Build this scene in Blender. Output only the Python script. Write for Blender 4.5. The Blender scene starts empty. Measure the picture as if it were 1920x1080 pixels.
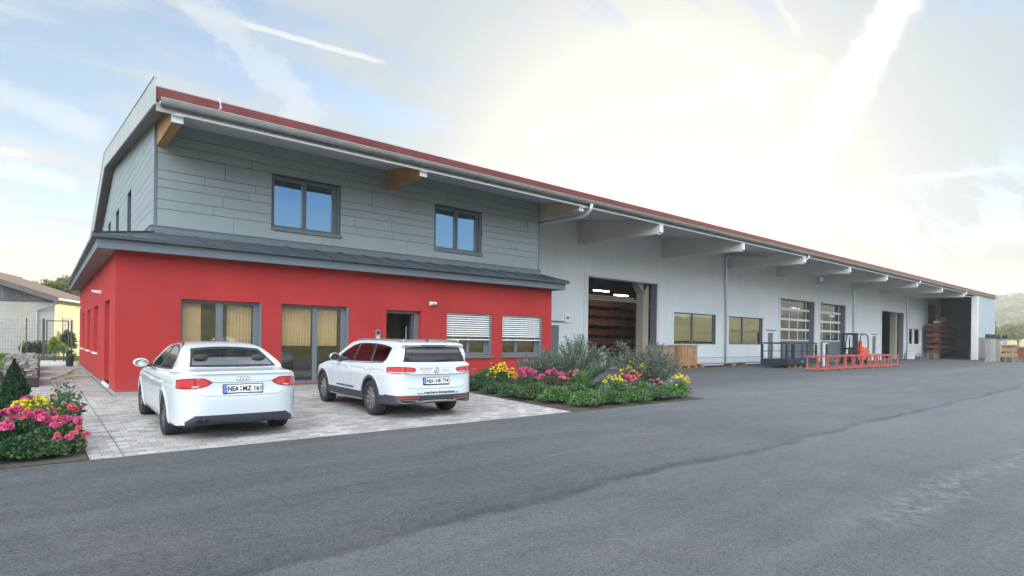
import bpy, math, random
import numpy as np
from mathutils import Vector, Matrix
random.seed(7); rng = np.random.default_rng(7)
R = math.radians
scene = bpy.context.scene
COL = scene.collection

# ------------------------------------------------------------------ camera
cam_d = bpy.data.cameras.new('camera'); cam = bpy.data.objects.new('camera', cam_d)
COL.objects.link(cam); scene.camera = cam
cam_d.sensor_width = 36; cam_d.lens = 36 * 1073.0 / 1920
cam_d.shift_y = 97.19 / 1920; cam_d.shift_x = 1.19 / 1920
cam_d.clip_start = .05; cam_d.clip_end = 6000
YAW = R(50.63); ROLL = R(.7018)
cam.location = (0, 0, 1.5)
fwd = Vector((math.cos(YAW), math.sin(YAW), 0)); right = Vector((math.sin(YAW), -math.cos(YAW), 0)); up = Vector((0, 0, 1))
r2 = right * math.cos(ROLL) + up * math.sin(ROLL); u2 = -right * math.sin(ROLL) + up * math.cos(ROLL)
cam.rotation_euler = Matrix((r2, u2, -fwd)).transposed().to_euler()

# ------------------------------------------------------------------ light
SUN_AZ = R(53.0)      # from +Y towards +X
SUN_EL = R(11.5)
sun_dir = Vector((math.sin(SUN_AZ) * math.cos(SUN_EL), math.cos(SUN_AZ) * math.cos(SUN_EL), math.sin(SUN_EL)))
sd = bpy.data.lights.new('sun', 'SUN'); sd.energy = 2.0; sd.angle = R(.6); sd.color = (1, .82, .56)
so = bpy.data.objects.new('sun', sd); COL.objects.link(so)
so.rotation_euler = sun_dir.to_track_quat('Z', 'Y').to_euler(); so.location = (0, 0, 60)
vs = scene.view_settings; vs.view_transform = 'Standard'; vs.look = 'None'; vs.exposure = 2.4; vs.gamma = 1
vs.use_curve_mapping = False

class NT:
    """tiny node-tree writer"""
    def __init__(s, tree): s.t = tree; s.n = tree.nodes; s.l = tree.links
    def add(s, typ, props=None, **ins):
        n = s.n.new(typ)
        for k, v in (props or {}).items(): setattr(n, k, v)
        for k, v in ins.items():
            key = int(k[1:]) if k[0] == 'i' and k[1:].isdigit() else k.replace('_', ' ')
            s.set(n.inputs[key], v)
        return n
    def set(s, sock, v):
        if isinstance(v, bpy.types.NodeSocket): s.l.new(v, sock)
        elif isinstance(v, bpy.types.Node): s.l.new(v.outputs[0], sock)
        else:
            if isinstance(v, (tuple, list)) and len(v) == 3 and sock.type == 'RGBA': v = (*v, 1)
            sock.default_value = v
    def math(s, op, a, b=0.0, c=None):
        n = s.add('ShaderNodeMath', {'operation': op}, i0=a, i1=b)
        if c is not None: s.set(n.inputs[2], c)
        return n.outputs[0]
    def vmath(s, op, a, b=(0, 0, 0), out=0):
        n = s.add('ShaderNodeVectorMath', {'operation': op}, i0=a, i1=b); return n.outputs[out]
    def noise(s, vec, scale, detail=4, rough=.55, dist=0.0):
        return s.add('ShaderNodeTexNoise', None, Vector=vec, Scale=scale, Detail=detail, Roughness=rough, Distortion=dist).outputs['Fac']
    def ramp(s, fac, stops, interp='LINEAR'):
        n = s.add('ShaderNodeValToRGB', None, Fac=fac); cr = n.color_ramp; cr.interpolation = interp
        while len(cr.elements) < len(stops): cr.elements.new(.5)
        for e, (p, c) in zip(cr.elements, stops):
            e.position = p; e.color = (*c, 1) if isinstance(c, tuple) else (c, c, c, 1)
        return n.outputs['Color']
    def mix(s, fac, a, b, mode='MIX'):
        n = s.add('ShaderNodeMix', {'data_type': 'RGBA', 'blend_type': mode, 'clamp_factor': True})
        s.set(n.inputs[0], fac); s.set(n.inputs[6], a); s.set(n.inputs[7], b); return n.outputs[2]
    def mapr(s, v, a, b, c=0.0, d=1.0, smooth=True):
        n = s.add('ShaderNodeMapRange', {'interpolation_type': 'SMOOTHSTEP' if smooth else 'LINEAR'}, i0=v, i1=a, i2=b, i3=c, i4=d)
        return n.outputs[0]

# ------------------------------------------------------------------ world: physical sky with cirrus and contrails
world = bpy.data.worlds.new('World'); scene.world = world; world.use_nodes = True
w = NT(world.node_tree); w.n.clear()
sky = w.add('ShaderNodeTexSky', {'sky_type': 'NISHITA', 'sun_disc': False, 'sun_elevation': SUN_EL, 'sun_rotation': SUN_AZ,
                                 'air_density': 1.0, 'dust_density': .25, 'ozone_density': 1.6, 'altitude': 300})
D = w.add('ShaderNodeTexCoord').outputs['Generated']
D = w.vmath('NORMALIZE', D)
sep = w.add('ShaderNodeSeparateXYZ', None, Vector=D)
zc = w.math('MAXIMUM', sep.outputs[2], 0.0)
den = w.math('ADD', zc, .13)
px = w.math('DIVIDE', sep.outputs[0], den); py = w.math('DIVIDE', sep.outputs[1], den)
P2 = w.add('ShaderNodeCombineXYZ', None, X=px, Y=py, Z=0.0).outputs[0]
rotm = w.add('ShaderNodeMapping', None, Vector=P2, Rotation=(0, 0, R(-38)), Scale=(.55, 2.0, 1)).outputs[0]
warp = w.add('ShaderNodeTexNoise', None, Vector=P2, Scale=.8, Detail=3.0).outputs['Color']
rotm2 = w.vmath('ADD', rotm, w.vmath('MULTIPLY', w.vmath('SUBTRACT', warp, (.5, .5, .5)), (1.5, 1.5, 0)))
c1 = w.noise(rotm2, 1.05, 6, .58, .5)
c2 = w.noise(w.vmath('ADD', P2, (7.3, 2.2, 0)), .75, 7, .6, .3)
cl = w.math('ADD', w.math('MULTIPLY', c1, .62), w.math('MULTIPLY', c2, .55))
c3 = w.noise(w.add('ShaderNodeMapping', None, Vector=P2, Rotation=(0, 0, R(-52)), Scale=(.7, 4.2, 1)).outputs[0], 1.5, 9, .66, .9)
cl = w.math('ADD', cl, w.math('MULTIPLY', w.math('SUBTRACT', c3, .5), .55))
cl = w.mapr(cl, .44, .68)
cl = w.math('ADD', w.math('MULTIPLY', cl, .82), .18)
sunv = w.vmath('DOT_PRODUCT', D, tuple(sun_dir), out=1)
near = w.mapr(sunv, .875, .99)
near2 = w.mapr(sunv, .93, 1.0)
cl = w.math('ADD', cl, w.math('MULTIPLY', near, .45)); cl = w.math('MINIMUM', cl, 1.0)
cl = w.mix(w.mapr(zc, 0.0, .12), (.45, .45, .45), cl)
def pixdir(u, v):
    a, b = u - 960, v - 540; cr, sr = math.cos(-ROLL), math.sin(-ROLL)
    x = a * cr - b * sr; y = a * sr + b * cr - 97.19
    return (fwd + right * (x / 1073.) - up * (y / 1073.)).normalized()
SKYROW = [  # contrails: start pixel, end pixel, half width, strength, softness noise
    ((1720, -60), (1490, 350), .030, 1.0, .022), ((1640, 60), (1470, 340), .026, .6, .026),
    ((1540, 118), (1220, 215), .013, .55, .022), ((1395, 128), (1185, 48), .0045, .5, .006),
    ((720, 118), (440, 40), .0045, .55, .004), ((980, 255), (1330, 170), .012, .35, .02),
    ((1920, 312), (1640, 342), .0045, .35, .006), ((60, 292), (-160, 262), .006, .4, .008),
    ((600, 230), (330, -40), .030, .28, .05), ((200, 250), (-80, 150), .02, .3, .03), ((150, 350), (-60, 300), .014, .35, .02), ((1440, -30), (1500, 70), .005, .25, .006)]
jit = w.add('ShaderNodeTexNoise', None, Vector=D, Scale=30.0, Detail=7.0, Roughness=.7).outputs['Fac']
jit = w.math('SUBTRACT', jit, .5)
trail = None
for (a, b, hw, st, jn) in SKYROW:
    A = pixdir(*a); B = pixdir(*b); nrm = A.cross(B).normalized(); mid = (A + B).normalized()
    half = math.acos(max(-1, min(1, A.dot(B)))) / 2; ax = (B - A).normalized()
    d_ = w.math('ABSOLUTE', w.math('ADD', w.vmath('DOT_PRODUCT', D, tuple(nrm), out=1), w.math('MULTIPLY', jit, jn * 2)))
    m_ = w.mapr(d_, hw * .45, hw * 1.12, 1.0, 0.0)
    l_ = w.math('ABSOLUTE', w.vmath('DOT_PRODUCT', D, tuple(ax), out=1))
    m_ = w.math('MULTIPLY', m_, w.mapr(l_, math.sin(half) * .8, math.sin(half) * 1.12, 1.0, 0.0))
    m_ = w.math('MULTIPLY', m_, w.mapr(w.vmath('DOT_PRODUCT', D, tuple(mid), out=1), .5, .7))
    m_ = w.math('MULTIPLY', m_, st)
    trail = m_ if trail is None else w.math('MAXIMUM', trail, m_)
SKYB = .05; SKYV = .86; HIGH_FILL_GAIN = 2.7; FILL_BANK_GAIN = 9.3
skyc = w.vmath('SCALE', sky.outputs[0]); w.set(skyc.node.inputs[3], SKYB * SKYV)
ccol = w.mix(w.mapr(sunv, .45, .80), (.165, .170, .170), (.112, .126, .134))
ccol = w.mix(near, ccol, (.176, .172, .160))
ccol = w.mix(near2, ccol, (.22, .205, .165))
warmh = w.mapr(zc, .02, .22, 1.0, 0.0)
ccol = w.mix(w.math('MULTIPLY', warmh, .75), ccol, (.118, .110, .080))
# gain added overhead and opposite the sun, out of view, to light walls
high_fill = w.mapr(zc, .52, .75)
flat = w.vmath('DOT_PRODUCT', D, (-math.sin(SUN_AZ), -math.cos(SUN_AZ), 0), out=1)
fill_bank = w.math('MULTIPLY', w.mapr(flat, .48, .72), w.mapr(zc, .05, .16))
gain = w.math('ADD', 1.0, w.math('ADD', w.math('MULTIPLY', high_fill, HIGH_FILL_GAIN), w.math('MULTIPLY', fill_bank, FILL_BANK_GAIN)))
cc_ = w.vmath('SCALE', w.mix(w.math('MINIMUM', w.math('ADD', high_fill, fill_bank), 1.0), ccol, (.124, .134, .140))); w.set(cc_.node.inputs[3], gain); ccol = cc_
clear = w.math('MULTIPLY', w.mapr(flat, -.22, .0), w.mapr(zc, .40, .52, 1.0, 0.0))
cl = w.math('MULTIPLY', cl, w.math('SUBTRACT', 1.0, w.math('MULTIPLY', clear, .85)))
cl = w.math('MAXIMUM', cl, w.math('MULTIPLY', fill_bank, .92))
skyc = w.mix(clear, skyc, w.mix(w.mapr(zc, .05, .4), (.02, .075, .14), (.0, .036, .115)))
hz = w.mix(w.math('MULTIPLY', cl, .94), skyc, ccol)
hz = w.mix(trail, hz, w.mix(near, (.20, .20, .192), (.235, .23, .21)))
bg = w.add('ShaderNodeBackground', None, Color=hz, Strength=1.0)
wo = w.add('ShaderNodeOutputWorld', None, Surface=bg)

# ------------------------------------------------------------------ materials
def principled(name, base=(.5, .5, .5), rough=.6, metal=0.0, coat=0.0, spec=.5, emis=None, es=0.0, alpha=None):
    m = bpy.data.materials.new(name); m.use_nodes = True; t = NT(m.node_tree)
    b = m.node_tree.nodes['Principled BSDF']
    t.set(b.inputs['Base Color'], base); t.set(b.inputs['Roughness'], rough); t.set(b.inputs['Metallic'], metal)
    t.set(b.inputs['Coat Weight'], coat); t.set(b.inputs['Coat Roughness'], .04); t.set(b.inputs['Specular IOR Level'], spec)
    if emis: t.set(b.inputs['Emission Color'], emis); b.inputs['Emission Strength'].default_value = es
    return m, t, b
def bump(t, b, h, strength=.3, dist=.01):
    n = t.add('ShaderNodeBump', None, Height=h, Strength=strength, Distance=dist); t.set(b.inputs['Normal'], n.outputs[0])
def varied(name, col, rough=.6, metal=0.0, amt=.12, scale=3.0, bscale=60., bstr=.15, coat=0.0, spec=.5, island=0.0, tint=None):
    m, t, b = principled(name, col, rough, metal, coat, spec)
    P = t.add('ShaderNodeTexCoord').outputs['Object']
    n1 = t.noise(P, scale, 6, .6); f = t.mapr(n1, .3, .7, -amt, amt, False)
    if island:
        rnd = t.add('ShaderNodeNewGeometry').outputs['Random Per Island']
        f = t.math('ADD', f, t.mapr(rnd, 0., 1., -island, island, False))
    val = t.math('ADD', f, 1.0)
    c = t.vmath('SCALE', tuple(col)); t.set(c.node.inputs[3], val)
    if tint: c = t.mix(t.mapr(t.noise(P, scale * 2.7, 5, .65), .45, .75), c, tint)
    t.set(b.inputs['Base Color'], c)
    t.set(b.inputs['Roughness'], t.math('ADD', rough, t.math('MULTIPLY', f, .5)))
    if bstr: bump(t, b, t.noise(P, bscale, 4, .6), bstr, .004)
    return m
M = {}
M['render_red'] = varied('red_render', (.56, .045, .042), .85, amt=.10, scale=.8, bscale=160, bstr=.35, spec=.2)
def red_render():
    m, t, b = principled('red_render', (.56, .045, .042), .88, 0, 0, .2)
    P = t.add('ShaderNodeTexCoord').outputs['Object']; s = t.add('ShaderNodeSeparateXYZ', None, Vector=P)
    n = t.noise(P, .7, 6, .62); n2 = t.noise(P, 28, 5, .75); st = t.noise(t.vmath('MULTIPLY', P, (3.2, 3.2, .18)), 1.5, 6, .65)
    v = t.math('ADD', t.mapr(n, .3, .7, .90, 1.10, False), t.math('ADD', t.math('MULTIPLY', t.math('SUBTRACT', n2, .5), .32), t.math('MULTIPLY', t.math('SUBTRACT', st, .5), .16)))
    c = t.vmath('SCALE', (.37, .034, .035)); t.set(c.node.inputs[3], v)
    dirt = t.math('MULTIPLY', t.mapr(t.math('ADD', s.outputs[2], t.math('MULTIPLY', t.noise(P, 3, 5), .5)), .25, .75, 1, 0), .35)
    t.set(b.inputs['Base Color'], t.mix(dirt, c, (.30, .10, .085))); bump(t, b, t.noise(P, 120, 4, .7), .5, .004); return m
M['render_red'] = red_render()
M['sill_grey'] = varied('grey_aluminium', (.16, .175, .20), .45, .3, .06, 2, bstr=0)
M['frame_grey'] = varied('anthracite_frame', (.13, .145, .17), .45, 0, .06, 2, bstr=0)
M['frame_dark'] = varied('dark_frame', (.085, .10, .11), .45, 0, .06, 2, bstr=0)
M['zinc'] = varied('zinc', (.42, .43, .44), .42, .75, .15, 2.5, bscale=30, bstr=.05)
M['roof_dark'] = varied('dark_seam_roof', (.062, .080, .100), .38, .35, .14, 1.5, bscale=20, bstr=.08)
M['fascia_grey'] = varied('slate_fascia', (.125, .155, .185), .5, .1, .06, 1.2, bstr=.03)
M['verge'] = varied('verge_metal', (.42, .45, .445), .5, .3, .08, 1.2, bstr=.04)
M['soffit'] = varied('soffit_panel', (.55, .54, .56), .75, 0, .07, .9, bstr=.04)
M['soffit_dark'] = varied('soffit_boards', (.23, .20, .19), .8, 0, .1, 1.5, bstr=.1)
M['white_trim'] = varied('white_trim', (.66, .68, .70), .5, 0, .05, 2, bstr=0)
M['beam_white'] = varied('painted_beam', (.60, .60, .61), .7, 0, .06, 1, bstr=.05)
M['roof_red'] = varied('red_roof_metal', (.20, .055, .055), .35, .25, .2, 1.3, bscale=25, bstr=.08)
M['plinth'] = varied('plinth', (.52, .56, .60), .75, 0, .06, 1.6, bstr=.1)
M['plinth_grey'] = varied('grey_plinth', (.27, .29, .30), .85, 0, .08, 2, bstr=.2)
M['concrete'] = varied('concrete', (.30, .29, .27), .9, 0, .15, .8, bstr=.3)
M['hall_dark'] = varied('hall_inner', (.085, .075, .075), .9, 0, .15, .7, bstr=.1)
M['hall_col'] = varied('hall_column', (.33, .30, .25), .8, 0, .08, 1, bstr=.1)
M['inner_wall'] = varied('inner_wall', (.42, .40, .36), .9, 0, .05, 1, bstr=0)
M['floor_in'] = varied('inner_floor', (.16, .14, .12), .6, 0, .1, 1, bstr=0)
M['white'] = varied('white_plastic', (.74, .75, .76), .45, 0, .03, 4, bstr=0)
M['black'] = varied('black_plastic', (.018, .019, .021), .5, 0, .15, 6, bstr=0)
M['recess_shaded'] = varied('recess_wall_shaded', (.045, .065, .07), .85, 0, .25, .8, bstr=.2)  # dark tone puts the overhang's shade into the wall colour
M['steel_navy'] = varied('navy_steel', (.020, .030, .055), .5, .2, .2, 3, bstr=.1)
M['steel_blue'] = varied('blue_steel', (.02, .035, .13), .5, .1, .2, 3, bstr=.1)
M['paint_red'] = varied('red_frame_paint', (.42, .085, .075), .55, 0, .18, 3, bstr=.1, tint=(.36, .10, .08))
M['fork_red'] = varied('forklift_red', (.62, .06, .02), .4, 0, .1, 3, bstr=0, coat=.3)
M['lamp'] = principled('lamp_tube', (.9, .9, .9), .5, emis=(1, .93, .84), es=8.0)[0]
M['mirror_glass'] = principled('mirror_glass', (.55, .58, .60), .03, 1.0)[0]
M['chrome'] = principled('bright_metal', (.62, .63, .65), .18, 1.0)[0]
M['soil'] = varied('soil', (.055, .042, .032), .95, 0, .3, 4, bscale=30, bstr=.8)
M['stone'] = varied('slate_stone', (.20, .19, .175), .9, 0, .25, 2.5, bscale=14, bstr=.8, island=.45)
M['rock_dark'] = varied('crate_black', (.03, .028, .032), .7, 0, .2, 2, bstr=.2)
M['rope_yellow'] = varied('dry_bark', (.40, .34, .20), .9, 0, .2, 6, bscale=50, bstr=.5)

def boards_mat(name, col, rough=.7, isl=.05, grain=.12):
    m, t, b = principled(name, col, rough, 0, 0, .3)
    P = t.add('ShaderNodeTexCoord').outputs['Object']
    g = t.noise(t.vmath('MULTIPLY', P, (.6, .6, 9)), 3.0, 5, .6)
    n = t.noise(P, 1.2, 5, .6)
    rnd = t.add('ShaderNodeNewGeometry').outputs['Random Per Island']
    v = t.math('ADD', t.mapr(rnd, 0, 1, 1 - isl, 1 + isl, False), t.math('MULTIPLY', t.math('SUBTRACT', n, .5), grain * 2))
    v = t.math('ADD', v, t.math('MULTIPLY', t.math('SUBTRACT', g, .5), grain))
    c = t.vmath('SCALE', tuple(col)); t.set(c.node.inputs[3], v); t.set(b.inputs['Base Color'], c)
    bump(t, b, t.noise(P, 90, 3, .6), .12, .003); return m
M['cladding'] = boards_mat('fibre_cement_board', (.245, .288, .312), .62, .045, .10)
M['cladding_gap'] = varied('cladding_joint', (.05, .06, .065), .9, bstr=0)
M['cladding_side'] = boards_mat('fibre_cement_side', (.245, .288, .312), .62, .045, .10)

def wood_mat(name, a, b_, scale=1.0, axis=(1, 8, 8), isl=.2):
    m, t, b = principled(name, a, .72, 0, 0, .3)
    P = t.add('ShaderNodeTexCoord').outputs['Object']
    g = t.noise(t.vmath('MULTIPLY', P, axis), 2.6 * scale, 7, .62, .8)
    k = t.noise(P, 1.7 * scale, 4)
    c = t.mix(t.mapr(g, .3, .7), a, b_)
    rnd = t.add('ShaderNodeNewGeometry').outputs['Random Per Island']
    v = t.math('MULTIPLY', t.mapr(rnd, 0, 1, 1 - isl, 1 + isl, False), t.mapr(k, .3, .7, .86, 1.14, False))
    s = t.vmath('SCALE', c); t.set(s.node.inputs[3], v); t.set(b.inputs['Base Color'], s)
    bump(t, b, g, .25, .004); return m
M['glulam_glare'] = wood_mat('glare_glulam', (.50, .42, .34), (.42, .34, .27), 1.6, (6, 1, 10), .05)  # glulam tone lightened to carry the glare on the third beam
M['glulam'] = wood_mat('glulam', (.42, .24, .11), (.30, .15, .065), 1.6, (6, 1, 10), .05)
M['pallet'] = wood_mat('pallet_wood', (.36, .24, .14), (.22, .14, .08), 1.5, (2, 8, 8))
M['pallet_grey'] = wood_mat('weathered_pallet', (.30, .27, .25), (.19, .16, .145), 1.5, (2, 8, 8))
M['crate_orange'] = wood_mat('fresh_crate_wood', (.46, .24, .11), (.30, .13, .055), 1.5, (8, 8, 1))
M['board_red'] = wood_mat('red_boards', (.25, .07, .05), (.15, .045, .035), 1.5, (1, 8, 8))
M['board_orange'] = wood_mat('orange_boards', (.30, .125, .065), (.18, .075, .045), 1.5, (1, 8, 8))
M['old_wood'] = wood_mat('weathered_boards', (.145, .145, .15), (.07, .07, .075), 1.2, (9, 9, 1), .3)
M['bark'] = wood_mat('bark', (.10, .075, .05), (.05, .04, .03), 4, (6, 6, 1))

def main_wall_mat():
    m, t, b = principled('sandwich_panel', (.6, .6, .6), .55, 0, 0, .4)
    P = t.add('ShaderNodeTexCoord').outputs['Object']; s = t.add('ShaderNodeSeparateXYZ', None, Vector=P)
    n = t.noise(P, .5, 5, .6); f = t.mapr(n, .3, .7, .95, 1.05, False)
    streak = t.noise(t.vmath('MULTIPLY', P, (3, 3, .12)), 2.0, 5, .6)
    f = t.math('MULTIPLY', f, t.mapr(streak, .3, .75, 1.02, .93, False))
    j = t.math('ABSOLUTE', t.math('SUBTRACT', t.math('FRACT', t.math('DIVIDE', s.outputs[0], 1.15)), .5))
    jm = t.mapr(j, .493, .498, 0, 1)
    c = t.vmath('SCALE', (.63, .67, .70)); t.set(c.node.inputs[3], f)
    t.set(b.inputs['Base Color'], t.mix(t.math('MULTIPLY', jm, .15), c, (.2, .2, .2)))
    rib = t.math('SINE', t.math('MULTIPLY', s.outputs[2], 62.8))
    bump(t, b, t.math('SUBTRACT', t.math('MULTIPLY', rib, .1), jm), .12, .01); return m
M['panel_wall'] = main_wall_mat()
M['panel_end'] = varied('end_panel_sheet', (.36, .42, .48), .6, 0, .06, 1, bstr=.04)
M['pipe'] = varied('bright_downpipe', (.66, .68, .70), .3, .6, .05, 2, bstr=0)
M['wrap'] = varied('grey_wrapping', (.30, .31, .32), .6, 0, .15, 3, bstr=.1)
def gate_glass():
    m = glass_mat('gate_glass', .10, (.62, .60, .62)); t = NT(m.node_tree); mx = t.n['Mix Shader']
    d = t.add('ShaderNodeBsdfDiffuse', None, Color=(.15, .145, .15, 1)); m2 = t.add('ShaderNodeMixShader', None, i0=.25, i1=mx.outputs[0], i2=d.outputs[0])
    t.set(t.n['Material Output'].inputs[0], m2.outputs[0]); return m


def glass_mat(name, refl=.25, tint=(.75, .8, .8), rough=.0, ramp=.75, gcol=(.95, .97, 1)):
    m = bpy.data.materials.new(name); m.use_nodes = True; t = NT(m.node_tree); t.n.clear()
    tr = t.add('ShaderNodeBsdfTransparent', None, Color=(*tint, 1))
    P = t.add('ShaderNodeTexCoord').outputs['Object']
    bp = t.add('ShaderNodeBump', None, Height=t.noise(P, .9, 2, .4), Strength=.06, Distance=.1)
    gl = t.add('ShaderNodeBsdfGlossy', None, Color=(*gcol, 1), Roughness=rough, Normal=bp.outputs[0])
    fr = t.add('ShaderNodeLayerWeight', None, Blend=.25).outputs['Fresnel']
    fac = t.math('MINIMUM', t.math('ADD', refl, t.math('MULTIPLY', fr, ramp)), 1.0)
    mx = t.add('ShaderNodeMixShader', None, i0=fac, i1=tr, i2=gl)
    t.add('ShaderNodeOutputMaterial', None, Surface=mx.outputs[0]); return m
M['glass'] = glass_mat('window_glass', .06, (.88, .86, .82))
M['glass_blue'] = glass_mat('coated_glass', .62, (.25, .28, .30), ramp=.3, gcol=(.55, .80, 1.0))
M['glass_car'] = glass_mat('car_glass', .10, (.42, .47, .45))
M['glass_rear'] = glass_mat('rear_screen', .20, (.62, .70, .66))
M['glass_dark'] = glass_mat('privacy_glass', .10, (.10, .11, .12))
M['glass_hall'] = glass_mat('hall_glass', .30, (.5, .52, .52))
M['glass_gate'] = gate_glass()

def curtain_mat():
    m, t, b = principled('curtain', (.62, .50, .28), .85, 0, 0, .2)
    t.set(b.inputs['Base Color'], t.mix(t.noise(t.add('ShaderNodeTexCoord').outputs['Object'], 3, 3), (.94, .76, .52), (.78, .60, .38)))
    return m
M['curtain'] = curtain_mat()

def asphalt_mat():
    m, t, b = principled('asphalt', (.06, .06, .065), .88, 0, 0, .35)
    P = t.add('ShaderNodeTexCoord').outputs['Object']; s = t.add('ShaderNodeSeparateXYZ', None, Vector=P)
    x, y = s.outputs[0], s.outputs[1]
    warp = t.vmath('SCALE', t.vmath('SUBTRACT', t.add('ShaderNodeTexNoise', None, Vector=P, Scale=.22, Detail=3.0).outputs['Color'], (.5, .5, .5))); warp.node.inputs[3].default_value = 1.6
    Pw = t.vmath('ADD', P, warp)
    lanes = t.noise(t.vmath('MULTIPLY', Pw, (.05, .9, 1)), 1.5, 7, .66)
    lanes2 = t.noise(t.vmath('MULTIPLY', Pw, (.12, 2.4, 1)), 1.7, 5, .6)
    patch = t.noise(P, .30, 7, .62); blot = t.noise(P, 1.6, 7, .7)
    fine = t.noise(P, 55, 5, .8); mid = t.noise(P, 8, 8, .78)
    grains = t.add('ShaderNodeTexVoronoi', None, Vector=P, Scale=95.0).outputs['Color']
    gsep = t.add('ShaderNodeSeparateXYZ', None, Vector=grains).outputs[0]
    wob = t.math('MULTIPLY', t.math('SUBTRACT', t.noise(t.vmath('MULTIPLY', P, (.30, 0, 0)), 1, 5, .6), .5), 1.1)
    wob2 = t.math('MULTIPLY', t.math('SUBTRACT', t.noise(P, 5, 6, .7), .5), .16)
    seam_y = t.math('ADD', t.math('ADD', wob, wob2), t.math('ADD', 3.82, t.math('MULTIPLY', x, .018)))
    dseam = t.math('SUBTRACT', y, seam_y)
    near_side = t.mapr(dseam, -.03, .03, 1.0, 0.0)
    seam = t.mapr(t.math('ABSOLUTE', t.math('SUBTRACT', dseam, .09)), .0, .16, 1.0, 0.0)
    seam = t.math('MULTIPLY', seam, t.mapr(t.noise(P, 1.1, 5, .7), .38, .60, .30, 1.0))
    v = t.math('ADD', .92, t.math('MULTIPLY', t.math('SUBTRACT', lanes, .5), .95))
    v = t.math('ADD', v, t.math('MULTIPLY', t.math('SUBTRACT', lanes2, .5), .45))
    v = t.math('ADD', v, t.math('MULTIPLY', t.math('SUBTRACT', patch, .5), .50))
    v = t.math('ADD', v, t.math('MULTIPLY', t.math('SUBTRACT', blot, .5), .40))
    v = t.math('ADD', v, t.math('MULTIPLY', near_side, .20))
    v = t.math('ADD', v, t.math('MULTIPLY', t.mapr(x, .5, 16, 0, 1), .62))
    v = t.math('ADD', v, t.math('MULTIPLY', t.math('SUBTRACT', mid, .5), .95))
    v = t.math('ADD', v, t.math('MULTIPLY', t.math('SUBTRACT', fine, .5), 1.5))
    v = t.math('ADD', v, t.math('MULTIPLY', t.math('SUBTRACT', gsep, .5), .75))
    v = t.math('MULTIPLY', v, t.math('SUBTRACT', 1.0, t.math('MULTIPLY', seam, .34)))
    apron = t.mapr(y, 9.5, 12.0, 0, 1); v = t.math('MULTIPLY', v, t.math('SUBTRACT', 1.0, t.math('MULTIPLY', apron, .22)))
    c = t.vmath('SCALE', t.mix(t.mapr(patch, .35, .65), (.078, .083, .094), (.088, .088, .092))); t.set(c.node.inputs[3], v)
    sx = t.math('SUBTRACT', y, t.math('ADD', 1.75, t.math('MULTIPLY', t.math('SUBTRACT', x, 5.0), -.02)))
    sx = t.math('ADD', sx, t.math('MULTIPLY', t.math('SUBTRACT', t.noise(P, .9, 4), .5), .9))
    band = t.math('MULTIPLY', t.mapr(t.math('ABSOLUTE', sx), .0, .42, 1, 0), t.math('MULTIPLY', t.mapr(x, 4.3, 6.4), t.mapr(x, 10.5, 15., 1., 0.)))
    scr = t.noise(Pw, 7.0, 8, .82)
    band = t.math('MULTIPLY', band, t.mapr(scr, .44, .64))
    c = t.mix(t.math('MULTIPLY', band, .75), c, (.25, .235, .21))
    tar = t.mapr(t.noise(t.vmath('ADD', P, (31, 7, 0)), .8, 6, .7), .62, .75)
    c = t.mix(t.math('MULTIPLY', tar, .35), c, (.05, .05, .052))
    specks = t.mapr(t.add('ShaderNodeTexVoronoi', None, Vector=P, Scale=1.3).outputs['Distance'], .0, .014, 1, 0)
    c = t.mix(t.math('MULTIPLY', specks, .8), c, (.40, .38, .33))
    t.set(b.inputs['Base Color'], c)
    bump(t, b, t.math('ADD', fine, t.math('MULTIPLY', gsep, .8)), .7, .008); return m
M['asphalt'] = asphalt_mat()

def paving_mat():
    m, t, b = principled('block_paving', (.4, .4, .42), .8, 0, 0, .35)
    P = t.add('ShaderNodeTexCoord').outputs['Object']; s = t.add('ShaderNodeSeparateXYZ', None, Vector=P)
    wv = t.add('ShaderNodeTexNoise', None, Vector=P, Scale=1.5, Detail=2.0).outputs['Color']
    Q = t.vmath('ADD', P, t.vmath('SCALE', t.vmath('SUBTRACT', wv, (.5, .5, .5))))
    Q.node.inputs[1].links[0].from_node.inputs[3].default_value = .012
    br = t.add('ShaderNodeTexBrick', {'offset': .5}, Vector=Q, Color1=(.27, .255, .25), Color2=(.46, .44, .425), Mortar=(.11, .105, .10), Scale=1.0)
    for k, v in (('Mortar Size', .0045), ('Mortar Smooth', .5), ('Bias', 0.), ('Brick Width', .235), ('Row Height', .155)): br.inputs[k].default_value = v
    n = t.noise(P, .6, 5, .6); n2 = t.noise(P, 14, 5, .7)
    v = t.math('ADD', t.mapr(n, .3, .7, .86, 1.1, False), t.math('MULTIPLY', t.math('SUBTRACT', n2, .5), .35))
    c = t.vmath('SCALE', br.outputs['Color']); t.set(c.node.inputs[3], v)
    jl = t.mapr(t.math('ABSOLUTE', t.math('SUBTRACT', s.outputs[0], .80)), .004, .012, 1, 0)
    c = t.mix(t.math('MULTIPLY', jl, .8), c, (.06, .06, .055))
    stain = t.mapr(t.noise(t.vmath('MULTIPLY', P, (1, .5, 1)), .9, 5, .65), .52, .75)
    c = t.mix(t.math('MULTIPLY', stain, .28), c, (.2, .19, .19))
    t.set(b.inputs['Base Color'], c)
    h = t.math('SUBTRACT', t.math('MULTIPLY', n2, .25), br.outputs['Fac'])
    bump(t, b, h, .5, .008); return m
M['paving'] = paving_mat()

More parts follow.
